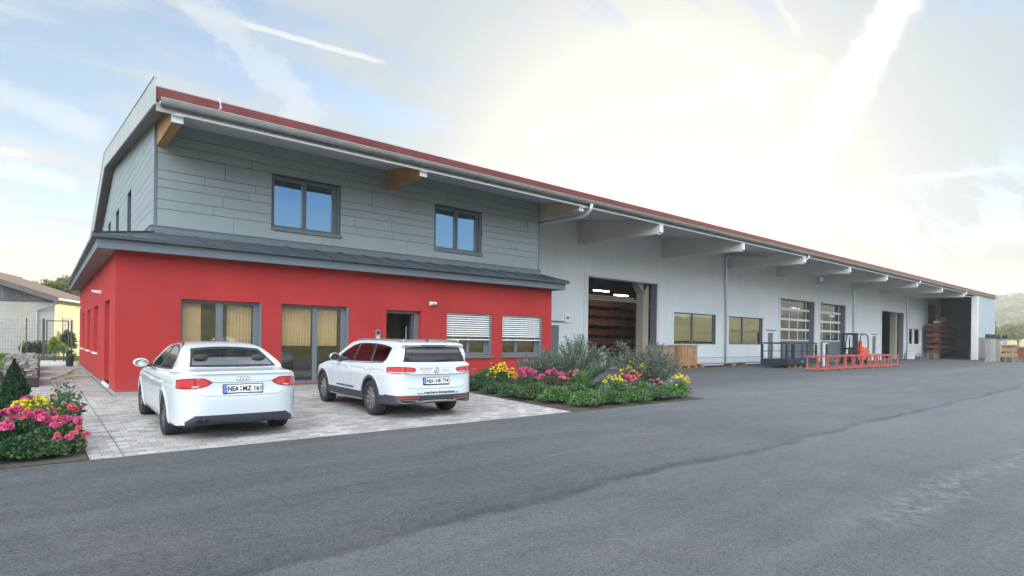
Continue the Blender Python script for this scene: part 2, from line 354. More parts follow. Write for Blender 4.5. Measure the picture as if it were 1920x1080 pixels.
def grass_mat(name, a, b_, sc=.05):
    m, t, b = principled(name, a, .95, 0, 0, .1)
    P = t.add('ShaderNodeTexCoord').outputs['Object']
    c = t.mix(t.mapr(t.noise(P, sc, 6, .65), .35, .65), a, b_)
    c = t.mix(t.math('MULTIPLY', t.mapr(t.noise(P, 3, 6, .7), .4, .7), .5), c, (.05, .06, .02))
    t.set(b.inputs['Base Color'], c); bump(t, b, t.noise(P, 6, 5, .7), .8, .08); return m
M['field'] = grass_mat('field_grass', (.13, .15, .045), (.26, .23, .08))
M['hillside'] = grass_mat('hill_meadow', (.15, .16, .06), (.38, .32, .12), .012)
def forest_mat():
    m, t, b = principled('forest_canopy', (.05, .07, .03), .95, 0, 0, .1)
    P = t.add('ShaderNodeTexCoord').outputs['Object']
    c = t.mix(t.mapr(t.noise(P, .06, 6, .65), .35, .65), (.045, .065, .03), (.09, .12, .05))
    t.set(b.inputs['Base Color'], c); return m
M['forest'] = forest_mat()

def leaf_mat(name, a, b_, trans=.25, rough=.6):
    m = bpy.data.materials.new(name); m.use_nodes = True; t = NT(m.node_tree)
    b = t.n['Principled BSDF']; b.inputs['Roughness'].default_value = rough; b.inputs['Specular IOR Level'].default_value = .3
    rnd = t.add('ShaderNodeNewGeometry').outputs['Random Per Island']
    P = t.add('ShaderNodeTexCoord').outputs['Object']
    f = t.math('ADD', t.math('MULTIPLY', rnd, .7), t.math('MULTIPLY', t.noise(P, 5, 3), .5))
    c = t.mix(t.mapr(f, .15, .95, 0, 1, False), a, b_); t.set(b.inputs['Base Color'], c)
    tl = t.add('ShaderNodeBsdfTranslucent', None, Color=c)
    mx = t.add('ShaderNodeMixShader', None, i0=trans, i1=b.outputs[0], i2=tl.outputs[0])
    t.set(t.n['Material Output'].inputs[0], mx.outputs[0]); return m
M['leaf_green'] = leaf_mat('leaf_fresh', (.045, .10, .035), (.13, .24, .07))
M['leaf_dark'] = leaf_mat('leaf_deep', (.018, .055, .022), (.05, .12, .045))
M['leaf_grey'] = leaf_mat('leaf_greygreen', (.07, .12, .085), (.20, .27, .20))
M['leaf_olive'] = leaf_mat('leaf_olive', (.06, .095, .065), (.20, .24, .18))
M['leaf_mid'] = leaf_mat('leaf_mid', (.035, .085, .035), (.10, .17, .07))
M['leaf_tree'] = leaf_mat('leaf_tree', (.09, .11, .035), (.24, .25, .09), .4)
M['leaf_lime'] = leaf_mat('leaf_lime', (.12, .19, .03), (.32, .38, .08), .35)
M['leaf_rust'] = leaf_mat('leaf_rust', (.11, .06, .05), (.10, .12, .06))
M['thuja'] = leaf_mat('thuja_scale', (.008, .035, .016), (.03, .085, .035), .1)
M['petal_pink'] = leaf_mat('petal_pink', (.62, .05, .22), (.85, .22, .42), .3)
M['petal_rose'] = leaf_mat('petal_coral', (.65, .06, .10), (.85, .25, .28), .3)
M['petal_yellow'] = leaf_mat('petal_yellow', (.62, .50, .01), (.85, .74, .04), .3)
M['petal_pale'] = leaf_mat('petal_pale', (.55, .22, .20), (.75, .42, .36), .3)

def car_paint():
    m, t, b = principled('white_car_paint', (.6, .65, .7), .28, 0, .9, .5)
    P = t.add('ShaderNodeTexCoord').outputs['Object']
    s = t.add('ShaderNodeSeparateXYZ', None, Vector=P)
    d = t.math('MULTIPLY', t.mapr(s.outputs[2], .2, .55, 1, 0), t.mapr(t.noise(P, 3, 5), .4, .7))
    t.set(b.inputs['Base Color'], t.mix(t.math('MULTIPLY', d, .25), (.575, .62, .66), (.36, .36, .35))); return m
M['car_white'] = car_paint()
M['tyre'] = varied('tyre_rubber', (.022, .022, .024), .8, 0, .2, 8, bscale=80, bstr=.3)
M['rim'] = principled('alloy', (.50, .50, .52), .28, .9)[0]
M['rim_dark'] = principled('alloy_dark', (.06, .06, .065), .4, .7)[0]
M['lens_red'] = principled('red_lens', (.32, .012, .02), .12, 0, 1.0)[0]
M['lens_red2'] = principled('bright_red_lens', (.52, .035, .045), .12, 0, 1.0)[0]
M['lens_clear'] = principled('clear_lens', (.62, .42, .42), .1, 0, 1.0)[0]
M['cladding_car'] = varied('car_cladding', (.035, .04, .055), .5, 0, .1, 5, bstr=0)
M['rubber'] = principled('seal_rubber', (.012, .012, .014), .5)[0]
M['seam'] = principled('panel_gap', (.12, .125, .13), .7)[0]
M['seat'] = varied('seat_fabric', (.035, .038, .04), .85, 0, .1, 5, bstr=.1)
M['plate_white'] = principled('plate_white', (.82, .82, .80), .35)[0]
M['plate_blue'] = principled('plate_blue', (.02, .12, .50), .35)[0]
M['ink'] = principled('black_ink', (.012, .012, .014), .5)[0]
M['ink_grey'] = principled('grey_ink', (.30, .33, .34), .5)[0]
M['ink_red'] = principled('red_ink', (.70, .04, .10), .5)[0]

# ------------------------------------------------------------------ mesh helpers
class MB:
    def __init__(s): s.v = []; s.f = []
    def add(s, vs, fs):
        o = len(s.v); s.v.extend([tuple(p) for p in vs]); s.f.extend([tuple(i + o for i in f) for f in fs]); return s
    def box(s, x0, x1, y0, y1, z0, z1):
        if x0 > x1: x0, x1 = x1, x0
        if y0 > y1: y0, y1 = y1, y0
        if z0 > z1: z0, z1 = z1, z0
        return s.add([(x, y, z) for z in (z0, z1) for y in (y0, y1) for x in (x0, x1)],
              [(0, 2, 3, 1), (4, 5, 7, 6), (0, 1, 5, 4), (2, 6, 7, 3), (0, 4, 6, 2), (1, 3, 7, 5)])
    def hexa(s, p):      # 8 points: bottom 4 ccw, top 4 ccw
        return s.add(p, [(3, 2, 1, 0), (4, 5, 6, 7), (0, 1, 5, 4), (1, 2, 6, 5), (2, 3, 7, 6), (3, 0, 4, 7)])
    def quad(s, a, b, c, d): return s.add([a, b, c, d], [(0, 1, 2, 3)])
    def obox(s, c, ax, ay, az):
        c, ax, ay, az = map(Vector, (c, ax, ay, az))
        return s.hexa([c - ax - ay - az, c + ax - ay - az, c + ax + ay - az, c - ax + ay - az,
                       c - ax - ay + az, c + ax - ay + az, c + ax + ay + az, c - ax + ay + az])
    def bar(s, p, q, w, h=None):
        h = h or w; p, q = Vector(p), Vector(q); d = (q - p); L = d.length; d.normalize()
        a = Vector((0, 0, 1)) if abs(d.z) < .9 else Vector((0, 1, 0))
        x = d.cross(a).normalized(); y = x.cross(d)
        return s.obox((p + q) / 2, d * L / 2, x * w / 2, y * h / 2)
    def tube(s, pts, r, n=8, cap=True):
        pts = [Vector(p) for p in pts]; k = len(pts); rs = r if isinstance(r, (list, tuple)) else [r] * k
        vs, fs = [], []; prev = None
        for i, p in enumerate(pts):
            d = (pts[min(i + 1, k - 1)] - pts[max(i - 1, 0)]).normalized()
            if prev is None:
                a = Vector((0, 0, 1)) if abs(d.z) < .9 else Vector((1, 0, 0)); x = d.cross(a).normalized()
            else: x = (prev - d * prev.dot(d)).normalized()
            prev = x; y = d.cross(x)
            for j in range(n):
                t = 2 * math.pi * j / n; vs.append(p + (x * math.cos(t) + y * math.sin(t)) * rs[i])
        for i in range(k - 1):
            for j in range(n):
                a = i * n + j; b = i * n + (j + 1) % n; fs.append((a, b, b + n, a + n))
        if cap: fs.append(tuple(range(n))[::-1]); fs.append(tuple(range((k - 1) * n, k * n)))
        return s.add(vs, fs)
    def prism(s, poly, axis, a, b):   # poly 2D in the other two axes (cyclic order), extruded a..b
        def P(u, v, w_): return {'x': (w_, u, v), 'y': (u, w_, v), 'z': (u, v, w_)}[axis]
        n = len(poly); vs = [P(u, v, a) for u, v in poly] + [P(u, v, b) for u, v in poly]
        fs = [tuple(range(n))[::-1], tuple(range(n, 2 * n))] + [(i, (i + 1) % n, n + (i + 1) % n, n + i) for i in range(n)]
        return s.add(vs, fs)
    def lathe(s, prof, c=(0, 0, 0), axis='z', n=32, a0=0, a1=2 * math.pi):
        full = abs(a1 - a0 - 2 * math.pi) < 1e-6; m = n if full else n + 1; k = len(prof); vs, fs = [], []
        for j in range(m):
            t = a0 + (a1 - a0) * j / n; cs, sn = math.cos(t), math.sin(t)
            for r, h in prof:
                p = {'z': (r * cs, r * sn, h), 'x': (h, r * cs, r * sn), 'y': (r * cs, h, r * sn)}[axis]
                vs.append((p[0] + c[0], p[1] + c[1], p[2] + c[2]))
        for j in range(n):
            for i in range(k - 1):
                a = j * k + i; b = ((j + 1) % m) * k + i; fs.append((a, b, b + 1, a + 1))
        return s.add(vs, fs)
    def build(s, name, mat, parent=None, smooth=False, loc=None, fix=True):
        me = bpy.data.meshes.new(name)
        me.from_pydata([tuple(map(float, p)) for p in s.v], [], s.f); me.materials.append(M[mat] if isinstance(mat, str) else mat)
        if fix:
            import bmesh
            bm = bmesh.new(); bm.from_mesh(me); bmesh.ops.recalc_face_normals(bm, faces=bm.faces); bm.to_mesh(me); bm.free()
        if smooth: me.shade_smooth() if hasattr(me, 'shade_smooth') else None
        o = bpy.data.objects.new(name, me); COL.objects.link(o)
        if parent: o.parent = parent
        if loc: o.location = loc
        return o
def np_mesh(name, V, Fq, mat, parent=None, smooth=False):
    me = bpy.data.meshes.new(name); V = np.asarray(V, np.float32); Fq = np.asarray(Fq, np.int32)
    me.vertices.add(len(V)); me.vertices.foreach_set('co', V.ravel())
    k = Fq.shape[1]; me.loops.add(Fq.size); me.loops.foreach_set('vertex_index', Fq.ravel())
    me.polygons.add(len(Fq)); me.polygons.foreach_set('loop_start', np.arange(0, Fq.size, k, dtype=np.int32))
    me.update(calc_edges=True); me.validate()
    me.materials.append(M[mat] if isinstance(mat, str) else mat)
    if smooth: me.shade_smooth()
    o = bpy.data.objects.new(name, me); COL.objects.link(o)
    if parent: o.parent = parent
    return o
def tag(o, label=None, cat=None, group=None, kind=None):
    if label: o['label'] = label
    if cat: o['category'] = cat
    if group: o['group'] = group
    if kind: o['kind'] = kind
    return o
def empty(name, loc=(0, 0, 0), rz=0.0, label=None, cat=None, group=None):
    o = bpy.data.objects.new(name, None); COL.objects.link(o); o.location = loc; o.rotation_euler = (0, 0, rz)
    o.empty_display_size = .2
    return tag(o, label, cat, group)
def copy_tree(o, parent=None):
    c = o.copy(); COL.objects.link(c)
    if parent: c.parent = parent
    for ch in [x for x in o.children]: copy_tree(ch, c)
    return c
def text_mesh(s, size, name='t', bold=0.0, shear=0.0, spacing=1.0, extrude=0.0):
    cu = bpy.data.curves.new(name, 'FONT'); cu.body = s; cu.size = size; cu.align_x = 'CENTER'; cu.align_y = 'CENTER'
    cu.offset = bold; cu.shear = shear; cu.space_character = spacing; cu.extrude = extrude; cu.resolution_u = 3
    o = bpy.data.objects.new(name, cu); COL.objects.link(o)
    dg = bpy.context.evaluated_depsgraph_get(); dg.update()
    me = bpy.data.meshes.new_from_object(o.evaluated_get(dg)); bpy.data.objects.remove(o)
    v = [tuple(p.co) for p in me.vertices]; f = [tuple(p.vertices) for p in me.polygons]
    bpy.data.meshes.remove(me); return v, f
# ------------------------------------------------------------------ ground, yard, paving
def sheet(name, poly, z, mat, kind='structure'):
    mb = MB(); mb.add([(x, y, z) for x, y in poly], [tuple(range(len(poly)))])
    return tag(mb.build(name, mat), kind=kind)
sheet('ground', [(-2500, -2500), (3000, -2500), (3000, 3000), (-2500, 3000)], -.03, 'field')
sheet('yard_asphalt', [(-40, -6.5), (120, -9), (118, 6), (112, 14), (96, 19.5), (83.5, 20.36), (15.9, 20.36), (15.9, 16.85), (13.62, 8.46), (-40, 8.46)], 0, 'asphalt')
sheet('paved_parking', [(.46, 8.46), (8.62, 8.46), (9.35, 13.4), (9.85, 16.85), (9.9, 16.85), (1.36, 16.85), (1.36, 42.0), (-.05, 42.0), (-.05, 20.9), (-7, 20.9), (-7, 13.7), (-.02, 13.7), (.40, 13.6)], .004, 'paving')
sheet('flower_bed_soil', [(-8, 8.46), (.45, 8.46), (.39, 13.59), (-.03, 13.69), (-8, 13.69)], .006, 'soil')
sheet('planting_bed_soil', [(8.63, 8.47), (13.6, 8.47), (15.84, 16.85), (9.91, 16.85), (9.36, 13.4)], .006, 'soil')
sheet('barn_yard', [(-14, 21), (-.06, 21), (-.06, 41.98), (4.5, 41.98), (4.5, 47.5), (-14, 47.5)], -.02, 'soil')

# ------------------------------------------------------------------ building
B = empty('industrial_building', (1.37, 16.8, 0), 0, 'long grey workshop hall with a red rendered office annex and a wide roof overhang', 'building')
BL = -Vector(B.location)
def part(mb, name, mat, parent=B, label=None, smooth=False, fix=True):
    o = mb.build(name, mat, parent, smooth=smooth, fix=fix)
    if parent is B: o.location = BL
    if label: o['label'] = label
    return o
def wall(axis, plane, thick, a0, a1, zb, ztop, holes, extra=()):
    """wall in plane axis='y' (runs in x) or 'x' (runs in y) with rectangular holes (a0,a1,z0,z1); thickness goes to +axis"""
    zt = ztop if callable(ztop) else (lambda a: ztop)
    br = sorted({a0, a1, *extra, *[h[0] for h in holes], *[h[1] for h in holes]}); br = [b for b in br if a0 <= b <= a1]
    mb = MB()
    def P(a, d, z): return (a, plane + d, z) if axis == 'y' else (plane + d, a, z)
    def q(a, b, c, d): mb.quad(a, b, c, d)
    def hexcol(l, r, z0, z1l, z1r):
        mb.hexa([P(l, 0, z0), P(r, 0, z0), P(r, thick, z0), P(l, thick, z0), P(l, 0, z1l), P(r, 0, z1r), P(r, thick, z1r), P(l, thick, z1l)])
    # front/back faces only where solid, plus reveals
    for l, r in zip(br[:-1], br[1:]):
        hs = sorted([(h[2], h[3]) for h in holes if h[0] <= l + 1e-6 and h[1] >= r - 1e-6]); z = zb
        segs = []
        for h0, h1 in hs:
            if h0 > z + 1e-6: segs.append((z, h0, h0))
            z = h1
        segs.append((z, zt(l), zt(r)))
        for s0, s1l, s1r in segs:
            for d in (0, thick): q(P(l, d, s0), P(r, d, s0), P(r, d, s1r), P(l, d, s1l))
    for h in holes:
        a, b, c, d = h
        q(P(a, 0, c), P(a, thick, c), P(a, thick, d), P(a, 0, d)); q(P(b, 0, c), P(b, thick, c), P(b, thick, d), P(b, 0, d))
        q(P(a, 0, d), P(b, 0, d), P(b, thick, d), P(a, thick, d))
        if c > zb + 1e-6: q(P(a, 0, c), P(b, 0, c), P(b, thick, c), P(a, thick, c))
    for l, r in zip(br[:-1], br[1:]): q(P(l, 0, zt(l)), P(r, 0, zt(r)), P(r, thick, zt(r)), P(l, thick, zt(l)))
    for a in (a0, a1): q(P(a, 0, zb), P(a, thick, zb), P(a, thick, zt(a)), P(a, 0, zt(a)))
    return mb
YR = 16.8; YU = 17.8; YM = 20.4
W1 = (2.76, 4.76, .16, 2.45); W2 = (5.28, 7.31, .16, 2.45); DR = (8.57, 9.86, .12, 2.42)
W3 = (10.87, 12.86, .92, 2.43); W4 = (13.34, 15.36, .92, 2.43)
part(wall('y', YR, .36, 1.37, 15.86, .12, 3.60, [W1, W2, DR, W3, W4]), 'annex_wall', 'render_red', label='red rendered front wall of the annex', fix=False)
SW = [(18.35, 19.85, .2, 2.44), (22.4, 24.2, .93, 2.44), (26.1, 27.8, .93, 2.44), (29.85, 31.3, .93, 2.44)]
part(wall('x', 1.37, .36, YR + .36, 33.4, .12, 3.60, SW), 'annex_wall', 'render_red', label='red rendered side wall of the annex', fix=False)
part(wall('x', 15.50, .36, YR + .36, YM, .12, 3.60, []), 'annex_wall', 'render_red', fix=False)
part(wall('y', 33.4, .3, 1.37, 2.4, .12, 3.6, []), 'annex_wall', 'render_red', fix=False)
pl = MB(); pl.box(1.385, 15.845, YR + .015, YR + .3, 0, .12).box(1.385, 1.7, YR + .3, 33.4, 0, .12); part(pl, 'plinth', 'plinth_grey')
# annex roof
ro = MB(); E1, E2, XF, YF = .87, 16.32, 16.25, 33.9
ro.quad((E1, XF, 3.84), (E2, XF, 3.84), (16.12, YU, 4.24), (2.27, YU, 4.24))
ro.quad((E1, YF, 3.84), (E1, XF, 3.84), (2.27, YU, 4.24), (2.27, YF, 4.24))
ro.quad((E2, XF, 3.84), (E2, YM, 3.84), (16.12, YM, 4.24), (16.12, YU, 4.24))
ro.quad((E1, YF, 3.84), (2.27, YF, 4.24), (2.27, YF, 3.78), (E1, YF, 3.78))
for (a, b) in (((E1, XF), (E2, XF)), ((E1, XF), (E1, YF)), ((E2, XF), (E2, YM))):
    if a[1] == b[1]: ro.box(a[0], b[0], a[1], a[1] + .16, 3.765, 3.838)
    elif a[0] == E1: ro.box(a[0], a[0] + .16, a[1] + .161, b[1], 3.765, 3.838)
    else: ro.box(a[0] - .16, a[0], a[1] + .161, b[1], 3.765, 3.838)
se = ro
x = 1.6
while x < 16.1:
    xt = max(2.3, min(16.1, x)); y0 = XF + .02
    if x < 2.3: xt = x; yt = XF + (x - E1) / (2.27 - E1) * (YU - XF); zt = 3.84 + (yt - XF) / (YU - XF) * .4
    else: yt = YU - .01; zt = 4.24
    se.hexa([(x - .012, y0, 3.84), (x + .012, y0, 3.84), (xt + .012, yt, zt), (xt - .012, yt, zt), (x - .012, y0, 3.875), (x + .012, y0, 3.875), (xt + .012, yt, zt + .035), (xt - .012, yt, zt + .035)])
    x += .82
y = XF + 1.4
while y < YF:
    se.hexa([(E1 + .02, y - .012, 3.84), (2.26, y - .012, 4.24), (2.26, y + .012, 4.24), (E1 + .02, y + .012, 3.84), (E1 + .02, y - .012, 3.875), (2.26, y - .012, 4.275), (2.26, y + .012, 4.275), (E1 + .02, y + .012, 3.875)])
    y += .82
se.bar((E1 + .01, XF + .01, 3.85), (2.26, YU - .02, 4.25), .05, .05); se.bar((E2 - .01, XF + .01, 3.85), (16.13, YU, 4.25), .05, .05)

part(ro, 'annex_roof', 'roof_dark', label='low dark metal roof over the red annex')
fl = MB(); fl.box(2.22, 16.1, YU - .055, YU + .01, 4.20, 4.405).box(2.2, 2.27, YU + .01, 33.9, 4.2, 4.405)
part(fl, 'flashing', 'fascia_grey')
fl = MB(); fl.box(2.2, 16.12, YU - .075, YU - .004, 4.407, 4.435).box(2.18, 2.268, YU - .004, 33.9, 4.407, 4.435)
part(fl, 'flashing_edge', 'sill_grey')
fa = MB(); fa.box(.97, 16.22, 16.38, 16.41, 3.53, 3.762).box(.97, 1.0, 16.411, 33.8, 3.53, 3.762).box(16.19, 16.22, 16.411, YM, 3.53, 3.762)
part(fa, 'annex_fascia', 'fascia_grey')
so_ = MB(); so_.box(1.001, 16.189, 16.411, YR - .002, 3.57, 3.60).box(1.001, 1.368, YR, 33.8, 3.57, 3.60).box(15.862, 16.189, YR, YM, 3.57, 3.60)
part(so_, 'annex_soffit', 'soffit_dark')
# upper clad block
UW = [(5.30, 7.39, 4.80, 6.34), (10.97, 13.04, 4.80, 6.34)]
part(wall('y', YU + .03, .27, 2.30, 16.02, 4.25, 7.22, UW), 'clad_wall', 'cladding_gap', fix=False)
rows = [4.44, 4.90, 5.15, 5.47, 5.70, 5.93, 6.40, 6.64, 6.90, 7.24]
brd = MB(); rr = random.Random(11)
def cut(l, r, z0, z1, holes):
    cells = [(l, r, z0, z1)]
    for (a, b, c, d) in holes:
        out = []
        for (x0, x1, y0, y1) in cells:
            if x1 <= a or x0 >= b or y1 <= c or y0 >= d: out.append((x0, x1, y0, y1)); continue
            if x0 < a: out.append((x0, a, y0, y1))
            if x1 > b: out.append((b, x1, y0, y1))
            m0, m1 = max(x0, a), min(x1, b)
            if y0 < c: out.append((m0, m1, y0, c))
            if y1 > d: out.append((m0, m1, d, y1))
        cells = out
    return cells
UH = [(h[0] - .03, h[1] + .03, h[2] - .05, h[3] + .03) for h in UW]
for i, (z0, z1) in enumerate(zip(rows[:-1], rows[1:])):
    x = 2.335; first = rr.uniform(1.0, 3.0)
    while x < 16.0:
        L = first if first else rr.choice([1.35, 1.9, 2.4, 3.0, 2.6]); first = None
        x1 = min(x + L, 16.0)
        if 16.0 - x1 < .5: x1 = 16.0
        for c in cut(x + .005, x1 - .005, z0 + .006, z1 - .006, UH):
            if c[1] - c[0] > .03 and c[3] - c[2] > .03: brd.box(c[0], c[1], YU, YU + .028, c[2], c[3])
        x = x1
part(brd, 'cladding_boards', 'cladding', label='grey fibre cement boards of the upper storey')
def ztop_side(y): return 7.22 + (y - YU) * (8.46 - 7.22) / (29 - YU) if y <= 29 else 8.46 - (y - 29) * .268
SUW = [(22.95, 24.1, 4.95, 6.40), (26.9, 28.1, 5.0, 6.42), (30.3, 31.6, 5.0, 6.44)]
part(wall('x', 2.30, .27, YU + .30, 37.3, 3.0, ztop_side, SUW, extra=(29.,)), 'clad_wall', 'cladding_gap', fix=False)
brd = MB(); z = 4.44; i = 0; hs = [.46, .25, .32, .23, .23, .47, .24, .26, .34, .3, .35, .3, .4, .3, .4]
for h in hs:
    y = YU + .03
    while y < 37.3:
        y1 = min(y + rr.uniform(3.5, 6), 37.3)
        for c in cut(y + .005, y1 - .005, z + .006, z + h - .006, [(a - .03, b + .03, p - .03, q + .03) for a, b, p, q in SUW]):
            ta, tb = ztop_side(c[0]), ztop_side(c[1])
            if c[2] > max(ta, tb) - .02 or c[1] - c[0] < .03 or c[3] - c[2] < .03: continue
            n_ = max(1, int((c[1] - c[0]) / .8))
            if min(ta, tb) > c[3]: n_ = 1
            for k in range(n_):
                ya, yb = c[0] + (c[1] - c[0]) * k / n_, c[0] + (c[1] - c[0]) * (k + 1) / n_
                za, zb_ = min(c[3], ztop_side(ya)), min(c[3], ztop_side(yb))
                if za <= c[2] + .01 or zb_ <= c[2] + .01: continue
                brd.hexa([(2.27, ya, c[2]), (2.27, yb, c[2]), (2.298, yb, c[2]), (2.298, ya, c[2]), (2.27, ya, za), (2.27, yb, zb_), (2.298, yb, zb_), (2.298, ya, za)])
        y = y1
    z += h
part(brd, 'cladding_boards', 'cladding_side')
part(MB().box(2.262, 2.33, YU - .008, YU + .029, 4.44, 7.24), 'corner_trim', 'fascia_grey'); part(MB().box(16.0, 16.05, YU - .008, YM, 4.44, 7.3), 'corner_trim', 'fascia_grey') 
# ------- main wall
HOL = dict(d0=(18.9, 19.9, .12, 2.37), d1=(21.83, 27.68, 0, 4.85), w1=(29.37, 33.98, 1.36, 3.29), w2=(35.58, 40.17, 1.37, 3.27), s1=(40.75, 41.85, .16, 2.37),
           g1=(42.78, 48.62, 0, 4.87), g2=(49.75, 54.9, 0, 4.87), s2=(61.2, 62.4, .2, 2.40), d3=(63.75, 70.1, 0, 4.82), w3=(71.9, 76.1, 1.5, 3.3), rc=(78.3, 82.9, .1, 6.35))
part(wall('y', YM, .45, 15.86, 83.2, .0, 7.74, list(HOL.values())), 'hall_wall', 'panel_wall', label='pale grey sandwich panel wall under the overhang', fix=False)
pm = MB()
edges = [16.3]; hs = sorted([h for h in HOL.values() if h[2] < .45], key=lambda h: h[0])
x = 16.3
for h in hs:
    if h[0] - .12 > x + .3:
        p_ = part(MB().box(x, h[0] - .12, YM - .03, YM - .002, .01, .50), 'plinth', 'plinth'); part(MB().box(x, h[0] - .12, YM - .034, YM - .002, .502, .53), 'drip_strip', 'sill_grey', p_)
    x = h[1] + .12
# other hall walls, floor, ceiling
part(wall('y', 37.0, .3, 2.57, 83.2, 0, 6.3, []), 'hall_wall', 'panel_wall', fix=False)
part(wall('x', 83.2, .25, 15.5, 37.3, 0, lambda y: 6.85 + (y - 15.5) * .135 if y <= 29 else 8.67 - (y - 29) * .268, [], extra=(29.,)), 'end_wall', 'recess_shaded', fix=False, label='end wall of the hall overhang, darkened as if in shade')
ew = MB(); ew.box(83.452, 83.5, 15.4, 37.3, 0, 6.4); part(ew, 'end_wall', 'panel_end')
ew = MB(); ew.box(75.35, 83.45, 15.42, 15.6, .08, 6.83); part(ew, 'end_panel', 'panel_end', label='pale panel closing the far end of the overhang')
ew = MB(); ew.box(75.0, 75.6, 15.25, 15.75, 0, 6.62); part(ew, 'end_post', 'beam_white')
ew = MB(); ew.box(75.65, 83.4, 15.385, 15.418, 2.25, 2.35).box(75.65, 79.5, 15.395, 15.418, .1, 2.248).box(79.6, 83.4, 15.395, 15.418, .1, 2.248); part(ew, 'end_panel', 'sill_grey')
fl = MB(); fl.box(2.6, 83.2, YM + .02, 37, -.02, .012); part(fl, 'hall_floor', 'concrete')
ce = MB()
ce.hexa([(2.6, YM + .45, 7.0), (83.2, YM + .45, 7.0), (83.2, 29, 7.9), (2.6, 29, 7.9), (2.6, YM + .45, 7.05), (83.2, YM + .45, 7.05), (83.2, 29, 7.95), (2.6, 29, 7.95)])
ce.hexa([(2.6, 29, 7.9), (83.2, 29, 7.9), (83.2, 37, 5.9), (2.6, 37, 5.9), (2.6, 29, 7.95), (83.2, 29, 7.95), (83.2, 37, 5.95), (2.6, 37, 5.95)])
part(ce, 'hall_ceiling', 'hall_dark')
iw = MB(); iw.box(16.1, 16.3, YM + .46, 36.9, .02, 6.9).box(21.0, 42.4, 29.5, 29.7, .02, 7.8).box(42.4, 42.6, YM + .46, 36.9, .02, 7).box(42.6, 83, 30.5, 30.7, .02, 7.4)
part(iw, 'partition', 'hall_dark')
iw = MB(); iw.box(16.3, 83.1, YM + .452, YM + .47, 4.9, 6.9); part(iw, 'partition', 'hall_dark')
cm = MB(); cm.box(27.05, 27.55, 20.9, 21.4, .02, 4.9); cm.hexa([(26.6, 20.9, 4.75), (27.05, 20.9, 4.3), (27.05, 21.4, 4.3), (26.6, 21.4, 4.75), (26.6, 20.9, 4.98), (27.55, 20.9, 4.98), (27.55, 21.4, 4.98), (26.6, 21.4, 4.98)])
part(cm, 'hall_column', 'hall_col')
cm = MB(); cm.box(69.3, 69.9, 20.9, 21.4, .02, 6.0); part(cm, 'hall_column', 'hall_col')
# office rooms behind the annex windows
rm = MB(); rm.box(1.75, 15.48, 17.2, 20.3, .10, .13); part(rm, 'office_floor', 'floor_in')
rm = MB(); rm.box(1.75, 15.48, 20.0, 20.05, .13, 3.4).box(8.0, 8.08, 17.2, 20, .13, 3.2).box(10.3, 10.38, 17.2, 20, .13, 3.2).box(13.0, 13.06, 17.2, 20, .13, 3.2).box(1.75, 15.48, 17.17, 20.0, 2.95, 3.0)
part(rm, 'office_wall', 'inner_wall')
rm = MB(); rm.box(2.6, 15.9, 20.3, 20.35, 4.3, 7.1).box(2.6, 15.9, 18.2, 20.3, 4.3, 4.34).box(2.6, 15.9, 18.2, 20.3, 6.8, 6.84); part(rm, 'office_wall', 'hall_dark')
# ------- roof
def zr(y, off=0): return (7.22 + (y - 15.4) * .1216 if y <= 29 else 8.874 - (y - 29) * .272) + off
rf = MB(); X0, X1 = 1.97, 83.62
for (ya, yb) in ((15.46, 29.), (29., 38.2)):
    rf.hexa([(X0, ya, zr(ya, -.12)), (X1, ya, zr(ya, -.12)), (X1, yb, zr(yb, -.12)), (X0, yb, zr(yb, -.12)), (X0, ya, zr(ya)), (X1, ya, zr(ya)), (X1, yb, zr(yb)), (X0, yb, zr(yb))])
rs = rf; x = 2.4
while x < 83.4:
    rs.hexa([(x - .02, 15.5, zr(15.5)), (x + .02, 15.5, zr(15.5)), (x + .02, 29, zr(29)), (x - .02, 29, zr(29)), (x - .012, 15.5, zr(15.5, .035)), (x + .012, 15.5, zr(15.5, .035)), (x + .012, 29, zr(29, .035)), (x - .012, 29, zr(29, .035))]); x += .35
part(rf, 'main_roof', 'roof_red', label='red metal roof with wide eaves')
rd = MB(); rd.prism([(15.40, 6.93), (15.455, 6.93), (15.455, 7.20), (15.52, 7.235), (15.46, 7.27), (15.375, 7.22)], 'x', X0 + .01, X1); part(rd, 'eave_sheet', 'roof_red', label='curved red eave sheet above the gutter')
sf = MB()
def zs(y): return 6.88 + (y - 15.45) * .145
sf.hexa([(2.31, 15.50, zs(15.5)), (83.15, 15.50, zs(15.5)), (83.15, YM + .1, zs(YM + .1)), (2.31, YM + .1, zs(YM + .1)), (2.31, 15.50, zs(15.5) + .03), (83.15, 15.50, zs(15.5) + .03), (83.15, YM + .1, zs(YM + .1) + .03), (2.31, YM + .1, zs(YM + .1) + .03)])
part(sf, 'soffit', 'soffit', label='pale underside of the overhanging eaves')
sf = MB()
for (ya, yb, za, zb_) in ((15.50, 29., zs(15.5), zr(29, -.33)), (29., 38.1, zr(29, -.33), zr(38.1, -.33))):
    sf.hexa([(X0 + .01, ya, za), (2.305, ya, za), (2.305, yb, zb_), (X0 + .01, yb, zb_), (X0 + .01, ya, za + .03), (2.305, ya, za + .03), (2.305, yb, zb_ + .03), (X0 + .01, yb, zb_ + .03)])
part(sf, 'soffit', 'soffit_dark')
fs = MB(); fs.box(X0 + .02, 83.4, 15.462, 15.497, 6.70, 6.925); part(fs, 'eave_fascia', 'zinc')
fs = MB(); fs.box(X0 + .4, 83.3, 15.435, 15.46, 6.695, 6.75); part(fs, 'eave_fascia', 'white_trim')
vb = MB(); vy = [15.33, 19.7, 24.3, 29., 33.5, 38.3]
def vz(y): return 7.40 + (y - 15.33) * (9.02 - 7.40) / (29 - 15.33) if y <= 29 else 9.02 - (y - 29) * .283
